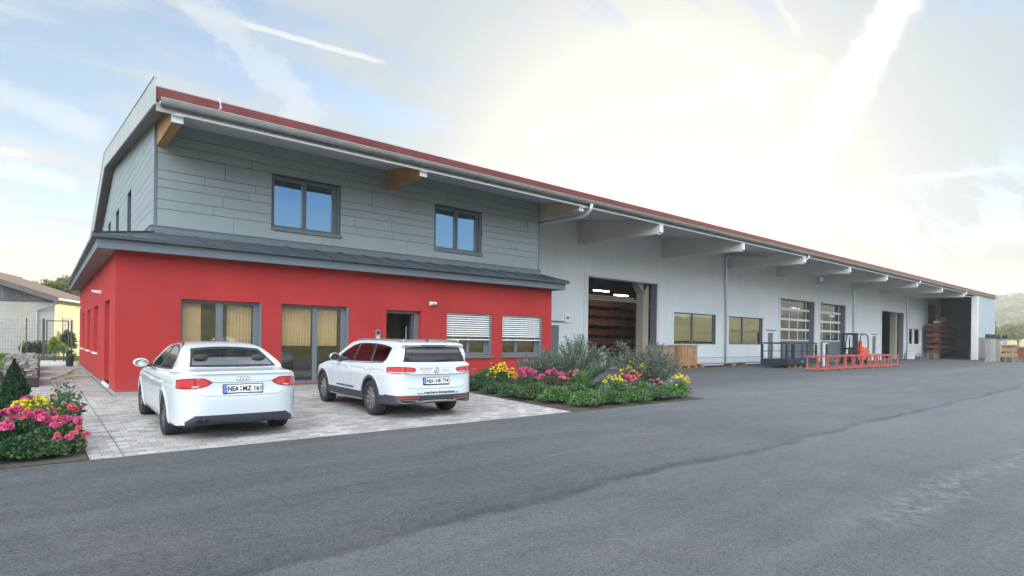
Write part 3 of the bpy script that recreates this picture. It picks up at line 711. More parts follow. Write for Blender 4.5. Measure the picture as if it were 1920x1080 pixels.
for a, b in zip(vy[:-1], vy[1:]):
    b2 = b - .012
    vb.hexa([(1.93, a, vz(a) - .60), (1.968, a, vz(a) - .60), (1.968, b2, vz(b2) - .60), (1.93, b2, vz(b2) - .60), (1.93, a, vz(a)), (1.968, a, vz(a)), (1.968, b2, vz(b2)), (1.93, b2, vz(b2))])
part(vb, 'verge_board', 'verge', label='pale metal verge board of the gable')
ve = MB()
for a, b in zip(vy[:-1], vy[1:]): ve.bar((1.95, a, vz(a) + .016), (1.95, b, vz(b) + .016), .07, .03)
part(ve, 'verge_cap', 'zinc')
gu = MB()
prof = [(15.30 + .115 * math.cos(t), 6.925 + .115 * math.sin(t)) for t in [math.pi + math.pi * k / 12 for k in range(13)]]
inner = [(15.30 + .105 * math.cos(t), 6.925 + .105 * math.sin(t)) for t in [2 * math.pi - math.pi * k / 12 for k in range(13)]]
for a, b in ((2.05, 9.0), (9.005, 25), (25.005, 41), (41.005, 57), (57.005, 83.6)): gu.prism(prof + inner, 'x', a, b)
gu.tube([(2.05, 15.185, 6.93), (83.6, 15.185, 6.93)], .016, 8)
gb = gu; x = 2.9
while x < 83.4:
    pts = [(x, 15.30 + .121 * math.cos(t), 6.925 + .121 * math.sin(t)) for t in [math.pi + math.pi * k / 8 for k in range(9)]]
    for p, q in zip(pts[:-1], pts[1:]): gb.bar(p, q, .03, .008)
    x += .85

part(gu, 'gutter', 'zinc')
BX = [(2.32, 1), (9.0, 1), (16.05, 1), (21.05, 0), (28.1, 0), (35.25, 0), (42.1, 0), (49.1, 0), (56.2, 0), (63.2, 0), (70.6, 0)]
for x, wd in BX:
    b_ = MB(); yw = YU + .0 if wd and x < 16 else YM
    zb0, zb1 = (6.53, 6.56) if wd else (6.26, 6.42)
    if 16 < x < 16.1: zb1 = 6.70
    b_.hexa([(x, 15.52, zb0 + .02), (x + .22, 15.52, zb0 + .02), (x + .22, yw + .01, zb1), (x, yw + .01, zb1), (x, 15.52, zs(15.52) - .003), (x + .22, 15.52, zs(15.52) - .003), (x + .22, yw + .01, zs(yw) - .003), (x, yw + .01, zs(yw) - .003)])
    bo = part(b_, 'roof_beam', ('glulam_glare' if x > 16 else 'glulam') if wd else 'beam_white', label='varnished wooden beam end' if wd and x < 16 else None)
    cp = MB(); cp.box(x - .015, x + .235, 15.425 if 0 else 15.498, 15.518, zb0 + .0, 6.9).box(x - .015, x + .235, 15.40, 15.43, zb0 + .14 if wd else zb0 + .08, 6.69).box(x - .015, x - .005, 15.43, 15.50, zb0 + .14 if wd else zb0 + .08, 6.69).box(x + .225, x + .235, 15.43, 15.50, zb0 + .14 if wd else zb0 + .08, 6.69)
    part(cp, 'beam_cap', 'white_trim' , bo)
# downpipes
def pipe(pts, name='downpipe', r=.075): return part(MB().tube(pts, r, 12), name, 'pipe', smooth=True)
def soft(pts, n=4):
    out = [Vector(pts[0])]
    for a, b, c in zip(pts[:-2], pts[1:-1], pts[2:]):
        a, b, c = Vector(a), Vector(b), Vector(c); k = min(.12, (b - a).length * .4, (c - b).length * .4)
        p, q = b + (a - b).normalized() * k, b + (c - b).normalized() * k
        for i in range(n + 1): t = i / n; out.append(p * (1 - t) ** 2 + b * 2 * t * (1 - t) + q * t * t)
    out.append(Vector(pts[-1])); return out
pipe(soft([(16.5, 15.30, 6.86), (16.5, 15.30, 6.62), (16.5, 15.62, 6.42), (16.42, 20.2, 6.62), (16.42, 20.3, 4.3)]))
pipe(soft([(35.0, 20.05, 7.3), (35.0, 20.31, 7.05), (35.0, 20.31, .15)]))
pipe(soft([(35.62, 15.3, 6.86), (35.62, 15.3, 6.6), (35.5, 15.6, 6.5), (35.0, 20.0, 7.3)]), r=.045)
for x in (56.5, 70.95):
    pipe(soft([(x, 15.3, 6.86), (x, 15.3, 6.62), (x, 15.6, 6.52), (x, 20.22, 6.75), (x, 20.31, 6.5), (x, 20.31, .15)]))
pipe(soft([(70.9, 15.3, 6.86), (70.9, 15.3, 6.6), (70.7, 15.7, 6.45)]))
rod = MB(); rod.tube([(3.28, 15.17, 6.97), (3.28, 15.17, 7.12), (3.28, 15.35, 7.30)], .012, 6).tube([(3.28, 15.1, 7.0), (3.28, 15.3, 7.0)], .02, 6); part(rod, 'lightning_conductor', 'white_trim')

# ------- windows and doors
def window(x0, x1, z0, z1, Y, inset, mull, frame='frame_grey', glass='glass', fw=.07, mw=.10, sill=None, casing=0.0, left=.07, label=None, depth=.07, bottom=None):
    yf = Y + inset; f = MB(); bt = bottom or fw
    xr = x1 - casing
    f.box(x0, x0 + left, yf, yf + depth, z0, z1).box(xr - fw, x1, yf, yf + depth, z0, z1)
    f.box(x0 + left, xr - fw, yf, yf + depth, z1 - fw, z1).box(x0 + left, xr - fw, yf, yf + depth, z0, z0 + bt)
    xs = [x0 + left] + [x0 + (xr - x0) * m for m in mull] + [xr - fw]
    for m in xs[1:-1]: f.box(m - mw / 2, m + mw / 2, yf - .012, yf + depth, z0 + bt, z1 - fw)
    if casing: f.box(x1 - casing * .55, x1 - .004, Y + .02, yf - .002, z0 + .004, z1 - .004)
    wo_ = part(f, 'window', frame, label=label)
    cur = x0 + left
    for i in range(len(xs) - 1):
        a = xs[i] + (mw / 2 if i else 0); b = xs[i + 1] - (mw / 2 if i < len(xs) - 2 else 0)
        g = MB(); g.box(a - .01, b + .01, yf + depth * .55, yf + depth * .55 + .012, z0 + bt - .01, z1 - fw + .01)
        part(g, 'pane', glass, wo_)
    if sill:
        s_ = MB(); s_.box(x0 - .04, x1 + .06, Y - .055, yf - .002, z0 - .075, z0 - .004).box(x0 - .04, x1 + .06, Y - .055, Y - .045, z0 - .10, z0 - .076)
        part(s_, 'sill', sill, wo_)
    return wo_
def curtain(x0, x1, z0, z1, Y, wo_, amp=.022, per=.085, seed=1):
    r_ = random.Random(seed); n = int((x1 - x0) / .012); v, f = [], []; ph = 0
    for i in range(n + 1):
        x = x0 + (x1 - x0) * i / n; ph += .012 / per * 2 * math.pi * r_.uniform(.75, 1.25)
        d = amp * math.sin(ph) + amp * .3 * math.sin(ph * 2.3)
        for z in (z0, (z0 + z1) / 2, z1): v.append((x + (z1 - z) * .01 * math.sin(i * .21), Y + d * (1.0 if z < z1 else .6), z))
    for i in range(n):
        for k in (0, 1): a = i * 3 + k; f.append((a, a + 3, a + 4, a + 1))
    mb = MB(); mb.add(v, f); return part(mb, 'curtain', 'curtain', wo_, smooth=True)
w = window(*W1, YR, .17, [.50], mw=.17, casing=.12, label='floor-length window behind the white saloon car')
curtain(2.86, 3.30, .75, 2.36, YR + .42, w, .004, .5, 1); curtain(3.95, 4.58, .75, 2.36, YR + .42, w, seed=2)
w = window(*W2, YR, .17, [.54], mw=.13, casing=.12, label='floor-length window between the two white cars')
curtain(5.37, 6.28, 1.25, 2.36, YR + .42, w, seed=3); curtain(6.42, 7.1, 1.25, 2.36, YR + .42, w, seed=4)
def blind(x0, x1, z0, z1, Y, wo_):
    m = MB(); z = z1 - .03; n = 0
    while z > z0 + .03:
        yy = Y; m.hexa([(x0, yy, z), (x1, yy, z), (x1, yy + .05, z + .042), (x0, yy + .05, z + .042), (x0, yy - .004, z + .006), (x1, yy - .004, z + .006), (x1, yy + .046, z + .048), (x0, yy + .046, z + .048)])
        z -= .078; n += 1
    m.box(x0, x1, Y - .005, Y + .055, z0 - .025, z0 + .012)
    for k in (.14, .5, .86): xx = x0 + (x1 - x0) * k; m.box(xx - .004, xx + .004, Y + .02, Y + .024, z0, z1)
    part(m, 'blind', 'white', wo_)
for W_, mu in ((W3, .56), (W4, .44)):
    w = window(*W_, YR, .20, [mu], mw=.12, fw=.085, sill='sill_grey', casing=.14, label='office window with a lowered blind, nearer the door' if W_ is W3 else 'office window with a lowered blind at the end of the red wall', bottom=.10)
    blind(W_[0] + .03, W_[1] - .05, 1.50, 2.41, YR + .06, w)
for i_, W_ in enumerate(UW):
    window(*W_, YU, .07, [.50], frame='frame_dark', glass='glass_blue', fw=.075, mw=.13, casing=.16, depth=.10, sill='frame_grey', label='upper window nearest the gable' if i_ == 0 else 'upper window further from the gable')
window(*HOL['w1'], YM, .10, [.46], frame='frame_dark', glass='glass_hall', fw=.06, mw=.11, casing=.12, label='wide hall window behind the crate')
window(*HOL['w2'], YM, .10, [.43], frame='frame_dark', glass='glass_hall', fw=.06, mw=.11, casing=.10, label='wide hall window left of the narrow door')
ww = window(*HOL['w3'], YM, .12, [.45], frame='white_trim', glass='glass_hall', fw=.10, mw=.5, casing=.1, label='small window beneath the far end of the overhang')
for (a, b, c, d) in SW[1:]:
    f = MB(); f.box(1.55, 1.61, a, a + .07, c, d).box(1.55, 1.61, b - .07, b, c, d).box(1.55, 1.61, a + .07, b - .07, c, c + .07).box(1.55, 1.61, a + .07, b - .07, d - .07, d)
    fo = part(f, 'window', 'frame_grey'); g = MB(); g.box(1.575, 1.585, a + .06, b - .06, c + .06, d - .06); part(g, 'pane', 'glass', fo)
    s_ = MB(); s_.box(1.30, 1.548, a - .04, b + .04, c - .05, c - .004); part(s_, 'sill', 'white_trim', fo)
for (a, b, c, d) in SUW:
    f = MB(); f.box(2.40, 2.46, a, a + .07, c, d).box(2.40, 2.46, b - .07, b, c, d).box(2.40, 2.46, a + .07, b - .07, c, c + .07).box(2.40, 2.46, a + .07, b - .07, d - .07, d)
    f.box(2.28, 2.40, a - .02, a - .001, c, d).box(2.28, 2.40, b + .001, b + .02, c, d)
    fo = part(f, 'window', 'frame_dark'); g = MB(); g.box(2.425, 2.435, a + .06, b - .06, c + .06, d - .06); part(g, 'pane', 'glass_blue', fo)
a, b, c, d = SW[0]
f = MB(); f.box(1.55, 1.61, a, a + .08, c, d).box(1.55, 1.61, b - .08, b, c, d).box(1.55, 1.61, a + .08, b - .08, d - .08, d).box(1.565, 1.605, a + .08, b - .08, c, d - .08)
dd = part(f, 'side_door', 'frame_dark'); hnd = MB(); hnd.tube([(1.53, a + .2, 1.0), (1.50, a + .2, 1.0), (1.50, a + .2, 1.5), (1.53, a + .2, 1.5)], .012, 6); part(hnd, 'handle', 'chrome', dd)
st_ = MB(); st_.box(1.32, 1.56, a - .02, b + .02, .12, .2); part(st_, 'door_step', 'white_trim', dd)
# front door, leaf swung inward
a, b, c, d = DR
f = MB(); f.box(a, a + .06, YR + .2, YR + .28, c, d).box(b - .16, b, YR + .2, YR + .28, c, d).box(a + .06, b - .16, YR + .2, YR + .28, d - .09, d)
DO = part(f, 'front_door', 'sill_grey', label='open glazed front door in the red wall')
lf = MB(); lf.box(b - .20, b - .14, YR + .30, YR + 1.25, c + .01, d - .09); part(lf, 'door_leaf', 'frame_dark', DO)
lf = MB(); lf.box(b - .215, b - .203, YR + .42, YR + 1.12, c + .15, d - .2); part(lf, 'door_glass', 'glass', DO)
lf = MB(); lf.tube([(b - .22, YR + .55, .7), (b - .27, YR + .55, .7), (b - .27, YR + .55, 1.9), (b - .22, YR + .55, 1.9)], .014, 6); part(lf, 'handle', 'chrome', DO)
# narrow glazed doors of the hall
def small_door(h, lab):
    a, b, c, d = h; f = MB(); w_ = .13
    f.box(a, a + w_, YM - .02, YM + .10, c, d).box(b - w_, b, YM - .02, YM + .10, c, d).box(a + w_, b - w_, YM - .02, YM + .10, d - w_, d).box(a + w_, b - w_, YM - .02, YM + .10, c, c + .12)
    o = part(f, 'narrow_door', 'white_trim', label=lab); g = MB(); g.box(a + w_ - .01, b - w_ + .01, YM + .03, YM + .06, c + .11, d - w_ + .01); part(g, 'door_panel', 'frame_grey', o)
    t_ = MB(); t_.box(a - .12, b + .12, YM - .10, YM - .002, d + .05, d + .10); part(t_, 'canopy', 'sill_grey', o)
    k = MB(); k.box(b - .11, b - .09, YM - .06, YM - .022, 1.05, 1.2); part(k, 'handle', 'chrome', o)
small_door(HOL['d0'], 'narrow door beside the red annex'); small_door(HOL['s1'], 'narrow door left of the glazed gates'); small_door(HOL['s2'], 'narrow door behind the forklift')
# sectional gates
def gate(h, cols, lab, first=.35):
    a, b, c, d = h; Yg = YM + .40; f = MB(); z0, z1 = 1.70, d - .02
    f.box(a, b, Yg, Yg + .05, c + .02, z0); G = part(f, 'sectional_gate', 'sill_grey', label=lab)
    r_ = MB(); n = 4; hh = (z1 - z0) / n
    for k in range(n): r_.box(a, b, Yg - .012, Yg + .055, z0 + k * hh, z0 + k * hh + (.17 if k else .08))
    part(r_, 'gate_rail', 'white_trim', G)
    xs = [a + (b - a) * (first / cols) + i * (b - a) / cols for i in range(cols)]
    m_ = MB()
    for x_ in xs: m_.box(x_ - .035, x_ + .035, Yg - .006, Yg + .05, z0 + .08, z1)
    part(m_, 'gate_mullion', 'white_trim', G)
    for k in range(n):
        g = MB(); g.box(a, b, Yg + .02, Yg + .03, z0 + k * hh + (.17 if k else .08), z0 + (k + 1) * hh - .0); part(g, 'pane', 'glass_gate', G)
gate(HOL['g1'], 4, 'glazed sectional gate behind the steel cage', .6); gate(HOL['g2'], 3, 'glazed sectional gate left of the forklift', .8)
# gate surrounds: pale trim and side guides
for k in ('d1', 'g1', 'g2', 'd3'):
    a, b, c, d = HOL[k]; t_ = MB()
    t_.box(a - .32, a - .003, YM - .035, YM - .003, c + .01, d + .14).box(b + .003, b + .32, YM - .035, YM - .003, c + .01, d + .14).box(a - .003, b + .003, YM - .035, YM - .003, d + .003, d + .14)
    part(t_, 'gate_surround', 'beam_white')
    part(MB().box(b - .03, b - .003, YM + .01, YM + .44, .02, d - .01), 'gate_guide', 'sill_grey'); part(MB().box(a + .003, a + .02, YM + .01, YM + .44, .02, d - .01), 'gate_guide', 'sill_grey')
rcw = HOL['rc']; t_ = MB(); t_.box(rcw[0], rcw[1], YM + .46, YM + .5, .1, 6.4); part(t_, 'partition', 'recess_shaded')
rl = MB()
for k in range(3): rl.box(21.9, 27.0, 21.2 + k * .14, 21.28 + k * .14, 3.75 + k * .12, 3.80 + k * .12)
part(rl, 'gate_track', 'hall_col')

# lamps, camera, intercom on the walls
for i_, (x, y, z) in enumerate(((1.37, 21.1, 2.77), (1.37, 32.6, 2.72))):
    e = empty('wall_lamp', (x - .002, y, z), 0, 'white wall lamp on the red side wall, near the side door' if i_ == 0 else 'small white wall lamp at the far end of the red side wall', 'lamp')
    MB().box(-.05, 0, -.06, .06, -.05, .06).build('base', 'white', e); MB().hexa([(-.22, -.09, -.0), (-.05, -.09, -.03), (-.05, .09, -.03), (-.22, .09, -.0), (-.24, -.09, .06), (-.05, -.09, .05), (-.05, .09, .05), (-.24, .09, .06)]).build('head', 'white', e)
e = empty('security_camera', (10.22, 16.798, 2.70), 0, 'small white camera on the red wall right of the open door', 'camera')
MB().box(-.06, .06, -.03, 0, -.06, .06).build('base', 'white', e); MB().tube([(0, -.03, 0), (.02, -.10, .0)], .02, 8).build('arm', 'white', e)
MB().lathe([(0, .10), (.05, .10), (.055, .06), (.055, -.06), (.045, -.09), (0, -.09)], (.03, -.14, 0), 'x', 16).build('housing', 'white', e, smooth=True)
MB().lathe([(0, 0), (.026, 0), (.026, .008), (0, .008)], (-.0, -.2, .0), 'y', 12).build('lens', 'black', e)
e = empty('intercom', (8.27, 16.798, 1.60), 0, 'pale intercom panel on the red wall left of the open door', 'intercom')
MB().box(-.075, .075, -.04, 0, -.17, .17).build('housing', 'zinc', e); MB().box(-.05, .05, -.046, -.041, .03, .13).build('screen', 'black', e); MB().box(-.05, .05, -.046, -.041, -.12, -.06).build('button_row', 'white', e)
e = empty('alarm_box', (20.28, YM - .002, 2.62), 0, 'small white box on the grey wall left of the open gate', 'box')
MB().box(-.17, .17, -.10, 0, -.21, .21).build('housing', 'white', e); MB().box(-.1, .1, -.106, -.101, -.05, .08).build('grille', 'sill_grey', e)
e = empty('soffit_lamp', (24.2, 19.5, zs(19.5)), 0, 'round dark lamp under the overhang above the open gate', 'lamp')
MB().lathe([(0, -.02), (.16, -.02), (.2, -.10), (.17, -.16), (0, -.17)], (0, 0, 0), 'z', 20).build('housing', 'sill_grey', e); MB().lathe([(0, -.172), (.12, -.172), (.1, -.2), (0, -.21)], (0, 0, 0), 'z', 20).build('lens', 'white', e)
e = empty('soffit_camera', (43.0, 17.6, 6.25), 0, 'tiny white camera hanging from a beam of the overhang', 'camera')
MB().lathe([(0, 0), (.05, 0), (.05, -.1), (.12, -.12), (.12, -.2), (.06, -.3), (0, -.32)], (0, 0, 0), 'z', 12).build('housing', 'white', e)
for i_, (x, y) in enumerate(((27.1, 24.2), (29.4 + 1.3, 25.6), (31.6, 22.6), (24.5, 27), (66, 24.5), (69, 27), (45.2, 23.2), (52.0, 23.4))):  # first three hang in view; the rest are added to brighten the interior
    L_ = ['left tube light glowing in the open hall', 'middle tube light glowing in the open hall', 'right tube light glowing in the open hall', 'added tube light deep in the open hall', 'added tube light inside the far gate', 'added tube light deep inside the far gate', 'added tube light behind the left glazed gate', 'added tube light behind the right glazed gate'][i_]
    e = empty('tube_light', (x, y, 4.62), 0, L_, 'light')
    MB().box(-.72, .72, -.06, .06, .04, .10).build('housing', 'white', e); MB().box(-.68, .68, -.035, .035, -.01, .038).build('tube', 'lamp', e); MB().box(-.01, .01, -.01, .01, .1, 2.4).build('hanger', 'black', e)
# ------------------------------------------------------------------ cars: bodies carved from a distance field, meshed once
def spl(pts, n=6):
    P = np.array(pts, float); out = []
    for i in range(len(P) - 1):
        p0, p1, p2, p3 = P[max(i - 1, 0)], P[i], P[i + 1], P[min(i + 2, len(P) - 1)]
        # centripetal-like: limit tangents
        l = np.linalg.norm(p2 - p1); t1 = (p2 - p0); t2 = (p3 - p1)
        t1 = t1 / (np.linalg.norm(t1) + 1e-9) * l; t2 = t2 / (np.linalg.norm(t2) + 1e-9) * l
        for k in range(n):
            t = k / n; a = 2 * t**3 - 3 * t**2 + 1; b = t**3 - 2 * t**2 + t; c = -2 * t**3 + 3 * t**2; d = t**3 - t**2
            out.append(a * p1 + b * t1 + c * p2 + d * t2)
    out.append(P[-1]); return np.array(out)
def sdpoly(px, py, poly):
    d2 = None; inside = None
    n = len(poly)
    for i in range(n):
        ax, ay = poly[i]; bx, by = poly[(i + 1) % n]; ex, ey = bx - ax, by - ay; L = ex * ex + ey * ey
        if L < 1e-12: continue
        wx, wy = px - ax, py - ay; t = np.clip((wx * ex + wy * ey) / L, 0, 1)
        q = (wx - ex * t)**2 + (wy - ey * t)**2
        d2 = q if d2 is None else np.minimum(d2, q)
        c = ((ay > py) != (by > py)) & (px < (bx - ax) * (py - ay) / ((by - ay) if abs(by - ay) > 1e-12 else 1e-12) + ax)
        inside = c if inside is None else (inside ^ c)
    d = np.sqrt(d2); return np.where(inside, -d, d)
class Field:   # sampled signed distance of a closed outline, smooth bicubic lookup
    def __init__(s, poly, h=.008):
        s.h = h; lo = poly.min(0) - .30; hi = poly.max(0) + .30; s.lo = lo; s.n = ((hi - lo) / h).astype(int) + 4
        a = lo[0] + h * np.arange(s.n[0]); b = lo[1] + h * np.arange(s.n[1]); s.g = sdpoly(a[:, None], b[None, :], poly).astype(np.float32)
    def __call__(s, x, y):
        x, y = np.broadcast_arrays(x, y); u = np.clip((x - s.lo[0]) / s.h, 1, s.n[0] - 3.001); v = np.clip((y - s.lo[1]) / s.h, 1, s.n[1] - 3.001)
        i = u.astype(np.int32); j = v.astype(np.int32); fu = u - i; fv = v - j
        def wt(t): return ((1 - t)**3 / 6, (3 * t**3 - 6 * t**2 + 4) / 6, (-3 * t**3 + 3 * t**2 + 3 * t + 1) / 6, t**3 / 6)
        wu, wv = wt(fu), wt(fv); out = 0; base = (i - 1) * s.n[1] + (j - 1); G = s.g.ravel()
        for a in range(4):
            row = 0
            for b in range(4): row = row + wv[b] * G[base + a * s.n[1] + b]
            out = out + wu[a] * row
        return out
def smax(a, b, k):
    h = np.clip(.5 + .5 * (a - b) / k, 0, 1); return b + (a - b) * h + k * h * (1 - h)
def smin(a, b, k): return -smax(-a, -b, k)
def surface_nets(F, xs, ys, zs):
    nx, ny, nz = len(xs), len(ys), len(zs)
    X, Y, Z = np.meshgrid(xs, ys, zs, indexing='ij', sparse=True)
    V = F(X, Y, Z).astype(np.float32); S = V < 0
    acc = np.zeros((nx - 1, ny - 1, nz - 1, 3), np.float32); cnt = np.zeros((nx - 1, ny - 1, nz - 1), np.float32)
    h = np.array([xs[1] - xs[0], ys[1] - ys[0], zs[1] - zs[0]])
    sl = lambda o, n: slice(o, n - 1 + o)
    for ax in range(3):
        oth = [i for i in range(3) if i != ax]
        for o1 in (0, 1):
            for o2 in (0, 1):
                o = [0, 0, 0]; o[oth[0]] = o1; o[oth[1]] = o2; p = list(o); p[ax] = 1
                A = V[sl(o[0], nx), sl(o[1], ny), sl(o[2], nz)]; Bv = V[sl(p[0], nx), sl(p[1], ny), sl(p[2], nz)]
                m = (A < 0) != (Bv < 0); t = np.where(m, A / np.where(m, A - Bv, 1), 0)
                for c in range(3): acc[..., c] += np.where(m, (t if c == ax else o[c]), 0)
                cnt += m
    act = cnt > 0; idx = -np.ones(act.shape, np.int64); idx[act] = np.arange(act.sum())
    I = np.argwhere(act); P = (I + acc[act] / cnt[act][:, None]) * h + np.array([xs[0], ys[0], zs[0]])
    quads = []
    for ax in range(3):
        s = [slice(1, -1)] * 3; s[ax] = slice(0, -1); s2 = list(s); s2[ax] = slice(1, None)
        A = S[tuple(s)]; C = S[tuple(s2)]; m = A != C; K = np.argwhere(m) + np.array([0 if i == ax else 1 for i in range(3)])
        flip = A[m]; u, v = [(1, 2), (2, 0), (0, 1)][ax]
        def g(du, dv):
            q = K.copy(); q[:, u] -= du; q[:, v] -= dv; return idx[q[:, 0], q[:, 1], q[:, 2]]
        Q = np.stack([g(1, 1), g(0, 1), g(0, 0), g(1, 0)], 1); Q[~flip] = Q[~flip][:, ::-1]; quads.append(Q)
    return P, np.concatenate(quads)
def grad(F, P, e=.003):
    g = np.zeros_like(P)
    for c in range(3):
        d = np.zeros(3); d[c] = e; a, b = P + d, P - d
        g[:, c] = (F(a[:, 0], a[:, 1], a[:, 2]) - F(b[:, 0], b[:, 1], b[:, 2])) / (2 * e)
    return g
class Car:
    def __init__(s, spec):
        s.sp = spec
        lows, tops = spec['low_side'], spec['top_side']
        s.ls = spl(lows, 4); s.ts = spl(tops, 4)
        sec = np.array(spec['low_sec']); s.lsec = np.vstack([spl(spec['low_sec'], 4), spl(spec['low_sec'], 4)[::-1] * [-1, 1]])
        s.tsec = np.vstack([spl(spec['top_sec'], 4), spl(spec['top_sec'], 4)[::-1] * [-1, 1]])
        pl_ = spl(spec['low_plan'], 5); s.lp = np.vstack([pl_, pl_[::-1] * [-1, 1]])
        pt = spl(spec['top_plan'], 5); s.tp = np.vstack([pt, pt[::-1] * [-1, 1]])
        s.fl, s.fp, s.fc, s.ft, s.fq, s.fs = [Field(p) for p in (s.ls, s.lp, s.lsec, s.ts, s.tp, s.tsec)]
        s.R = spec['arch_r']; s.zc = spec['wheel_r']; s.wb = spec['wb']
    def F(s, x, y, z, arches=True):
        ax = np.abs(x)
        A = s.fl(y, z); Bp = s.fp(ax, y); C = s.fc(ax, z)
        low = smax(smax(A, Bp, .05), C, .035)
        T = smax(smax(s.ft(y, z), s.fq(ax, y), .05), s.fs(ax, z), .05)
        f = smin(low, T, .035)
        for k in (0, 1):
            r = np.hypot(y - k * s.wb, z - s.zc)
            f = f - .016 * np.exp(-((r - s.R - .02) / .045)**2) * np.clip((ax - .6) / .2, 0, 1)
        cr = s.sp.get('crease')
        if cr: f = f + cr[2] * np.exp(-((z - (cr[0] + cr[1] * y)) / .022)**2) * np.clip((ax - .7) / .1, 0, 1) * np.clip((y + .7) / .3, 0, 1)
        if arches:
            for k in (0, 1):
                c = np.maximum(np.hypot(y - k * s.wb, z - s.zc) - s.R, .60 - ax); f = smax(f, -c, .008)
        return f
    def body(s, h=.0135):
        sp = s.sp
        xs = np.arange(-1.0, 1.0 + h, h); ys = np.arange(sp['y0'] - .08, sp['y1'] + .1, h); zs_ = np.arange(.08, sp['h'] + .07, h)
        P, Q = surface_nets(s.F, xs, ys, zs_)
        for _ in range(2):
            g = grad(s.F, P); f = s.F(P[:, 0], P[:, 1], P[:, 2]); g2 = (g * g).sum(1)
            step = np.clip(f / np.maximum(g2, .2), -.008, .008); P = P - g * step[:, None]
        return P, Q
    def snap(s, P, r0):   # pull vertices onto the circle r0 round each wheel
        for k in (0, 1):
            dy, dz = P[:, 1] - k * s.wb, P[:, 2] - s.zc; r = np.hypot(dy, dz); m = (np.abs(r - r0) < .0075) & (np.abs(P[:, 0]) > .62)
            P[m, 1] = k * s.wb + dy[m] / r[m] * r0; P[m, 2] = s.zc + dz[m] / r[m] * r0
        return P
    # projections on the body surface
    def march(s, o, d, tmax, n=260, arches=False):
        """first hit from outside along d"""
        n = int(tmax / .03)
        t = np.linspace(0, tmax, n)[None, :]; X = o[:, 0:1] + d[:, 0:1] * t; Y = o[:, 1:2] + d[:, 1:2] * t; Z = o[:, 2:3] + d[:, 2:3] * t
        f = s.F(X, Y, Z, arches); neg = f < 0; i = np.argmax(neg, 1); i = np.where(neg.any(1), np.maximum(i, 1), n - 1)
        j = np.arange(len(o)); f0, f1 = f[j, i - 1], f[j, i]; tt = (t[0, i - 1] + (t[0, i] - t[0, i - 1]) * f0 / (f0 - f1 + 1e-12))
        a_, b_ = t[0, i - 1].copy(), t[0, i].copy()
        for _ in range(12):
            m = (a_ + b_) / 2; p = o + d * m[:, None]; f = s.F(p[:, 0], p[:, 1], p[:, 2], arches); a_ = np.where(f > 0, m, a_); b_ = np.where(f > 0, b_, m)
        return o + d * ((a_ + b_) / 2)[:, None]
    def side(s, yz, off=0.0, sx=-1):
        yz = np.asarray(yz, float); o = np.stack([np.full(len(yz), 1.05), yz[:, 0], yz[:, 1]], 1); d = np.tile([-1., 0, 0], (len(yz), 1))
        P = s.march(o, d, 1.0); g = grad(lambda a, b, c: s.F(a, b, c, False), P); g /= np.linalg.norm(g, axis=1)[:, None] + 1e-9
        P = P + g * off; P[:, 0] *= sx; return P
    def wrap(s, tz, off=0.0, cy=.3):
        """tz: (angle in degrees from straight back, + = car's right side (+x), z)"""
        tz = np.asarray(tz, float); a = np.radians(tz[:, 0]); d0 = np.stack([np.sin(a), -np.cos(a), 0 * a], 1)
        o = np.stack([0 * a, 0 * a + cy, tz[:, 1]], 1) + d0 * 2.2; P = s.march(o, -d0, 1.8, 420)
        g = grad(lambda a_, b, c: s.F(a_, b, c, False), P); g /= np.linalg.norm(g, axis=1)[:, None] + 1e-9; return P + g * off
    def rear(s, xz, off=0.0):
        xz = np.asarray(xz, float); o = np.stack([xz[:, 0], np.full(len(xz), s.sp['y0'] - .15), xz[:, 1]], 1); d = np.tile([0., 1, 0], (len(xz), 1))
        P = s.march(o, d, 2.0, 420); g = grad(lambda a, b, c: s.F(a, b, c, False), P); g /= np.linalg.norm(g, axis=1)[:, None] + 1e-9; return P + g * off
    def front(s, xz, off=0.0):
        xz = np.asarray(xz, float); o = np.stack([xz[:, 0], np.full(len(xz), s.sp['y1'] + .15), xz[:, 1]], 1); d = np.tile([0., -1, 0], (len(xz), 1))
        P = s.march(o, d, 2.6, 420); g = grad(lambda a, b, c: s.F(a, b, c, False), P); g /= np.linalg.norm(g, axis=1)[:, None] + 1e-9; return P + g * off
def resample(chain, n):
    c = np.array(chain, float); d = np.r_[0, np.cumsum(np.hypot(*np.diff(c, axis=0).T))]; t = np.linspace(0, d[-1], n)
    return np.stack([np.interp(t, d, c[:, 0]), np.interp(t, d, c[:, 1])], 1)
def patch2(lower, upper, n=28, m=12):
    a, b = resample(spl(lower, 5), n), resample(spl(upper, 5), n); t = np.linspace(0, 1, m)[:, None, None]
    return ((1 - t) * a[None] + t * b[None]).reshape(-1, 2), n, m
def gridfaces(n, m, i0=0, i1=None, j0=0, j1=None):
    i1 = i1 if i1 is not None else n - 1; j1 = j1 if j1 is not None else m - 1
    return [(j * n + i, j * n + i + 1, (j + 1) * n + i + 1, (j + 1) * n + i) for j in range(j0, j1) for i in range(i0, i1)]
def inpoly(px, py, poly):
    return sdpoly(px, py, np.asarray(poly)) < 0
def strip(proj, chain, w, off, n=60):
    """ribbon of width w following a 2D chain on the body"""
    c = resample(spl(chain, 6), n); d = np.gradient(c, axis=0); d /= np.linalg.norm(d, axis=1)[:, None] + 1e-9
    nn = np.stack([-d[:, 1], d[:, 0]], 1)
    return proj(c + nn * w / 2, off), proj(c - nn * w / 2, off)
def add_strip(mb, A, C):
    n = len(A); o = len(mb.v); mb.v += [tuple(p) for p in A] + [tuple(p) for p in C]
    mb.f += [(o + i, o + i + 1, o + n + i + 1, o + n + i) for i in range(n - 1)]
def closed_shell(P, faces, inward):   # give a patch a little thickness
    return P, faces

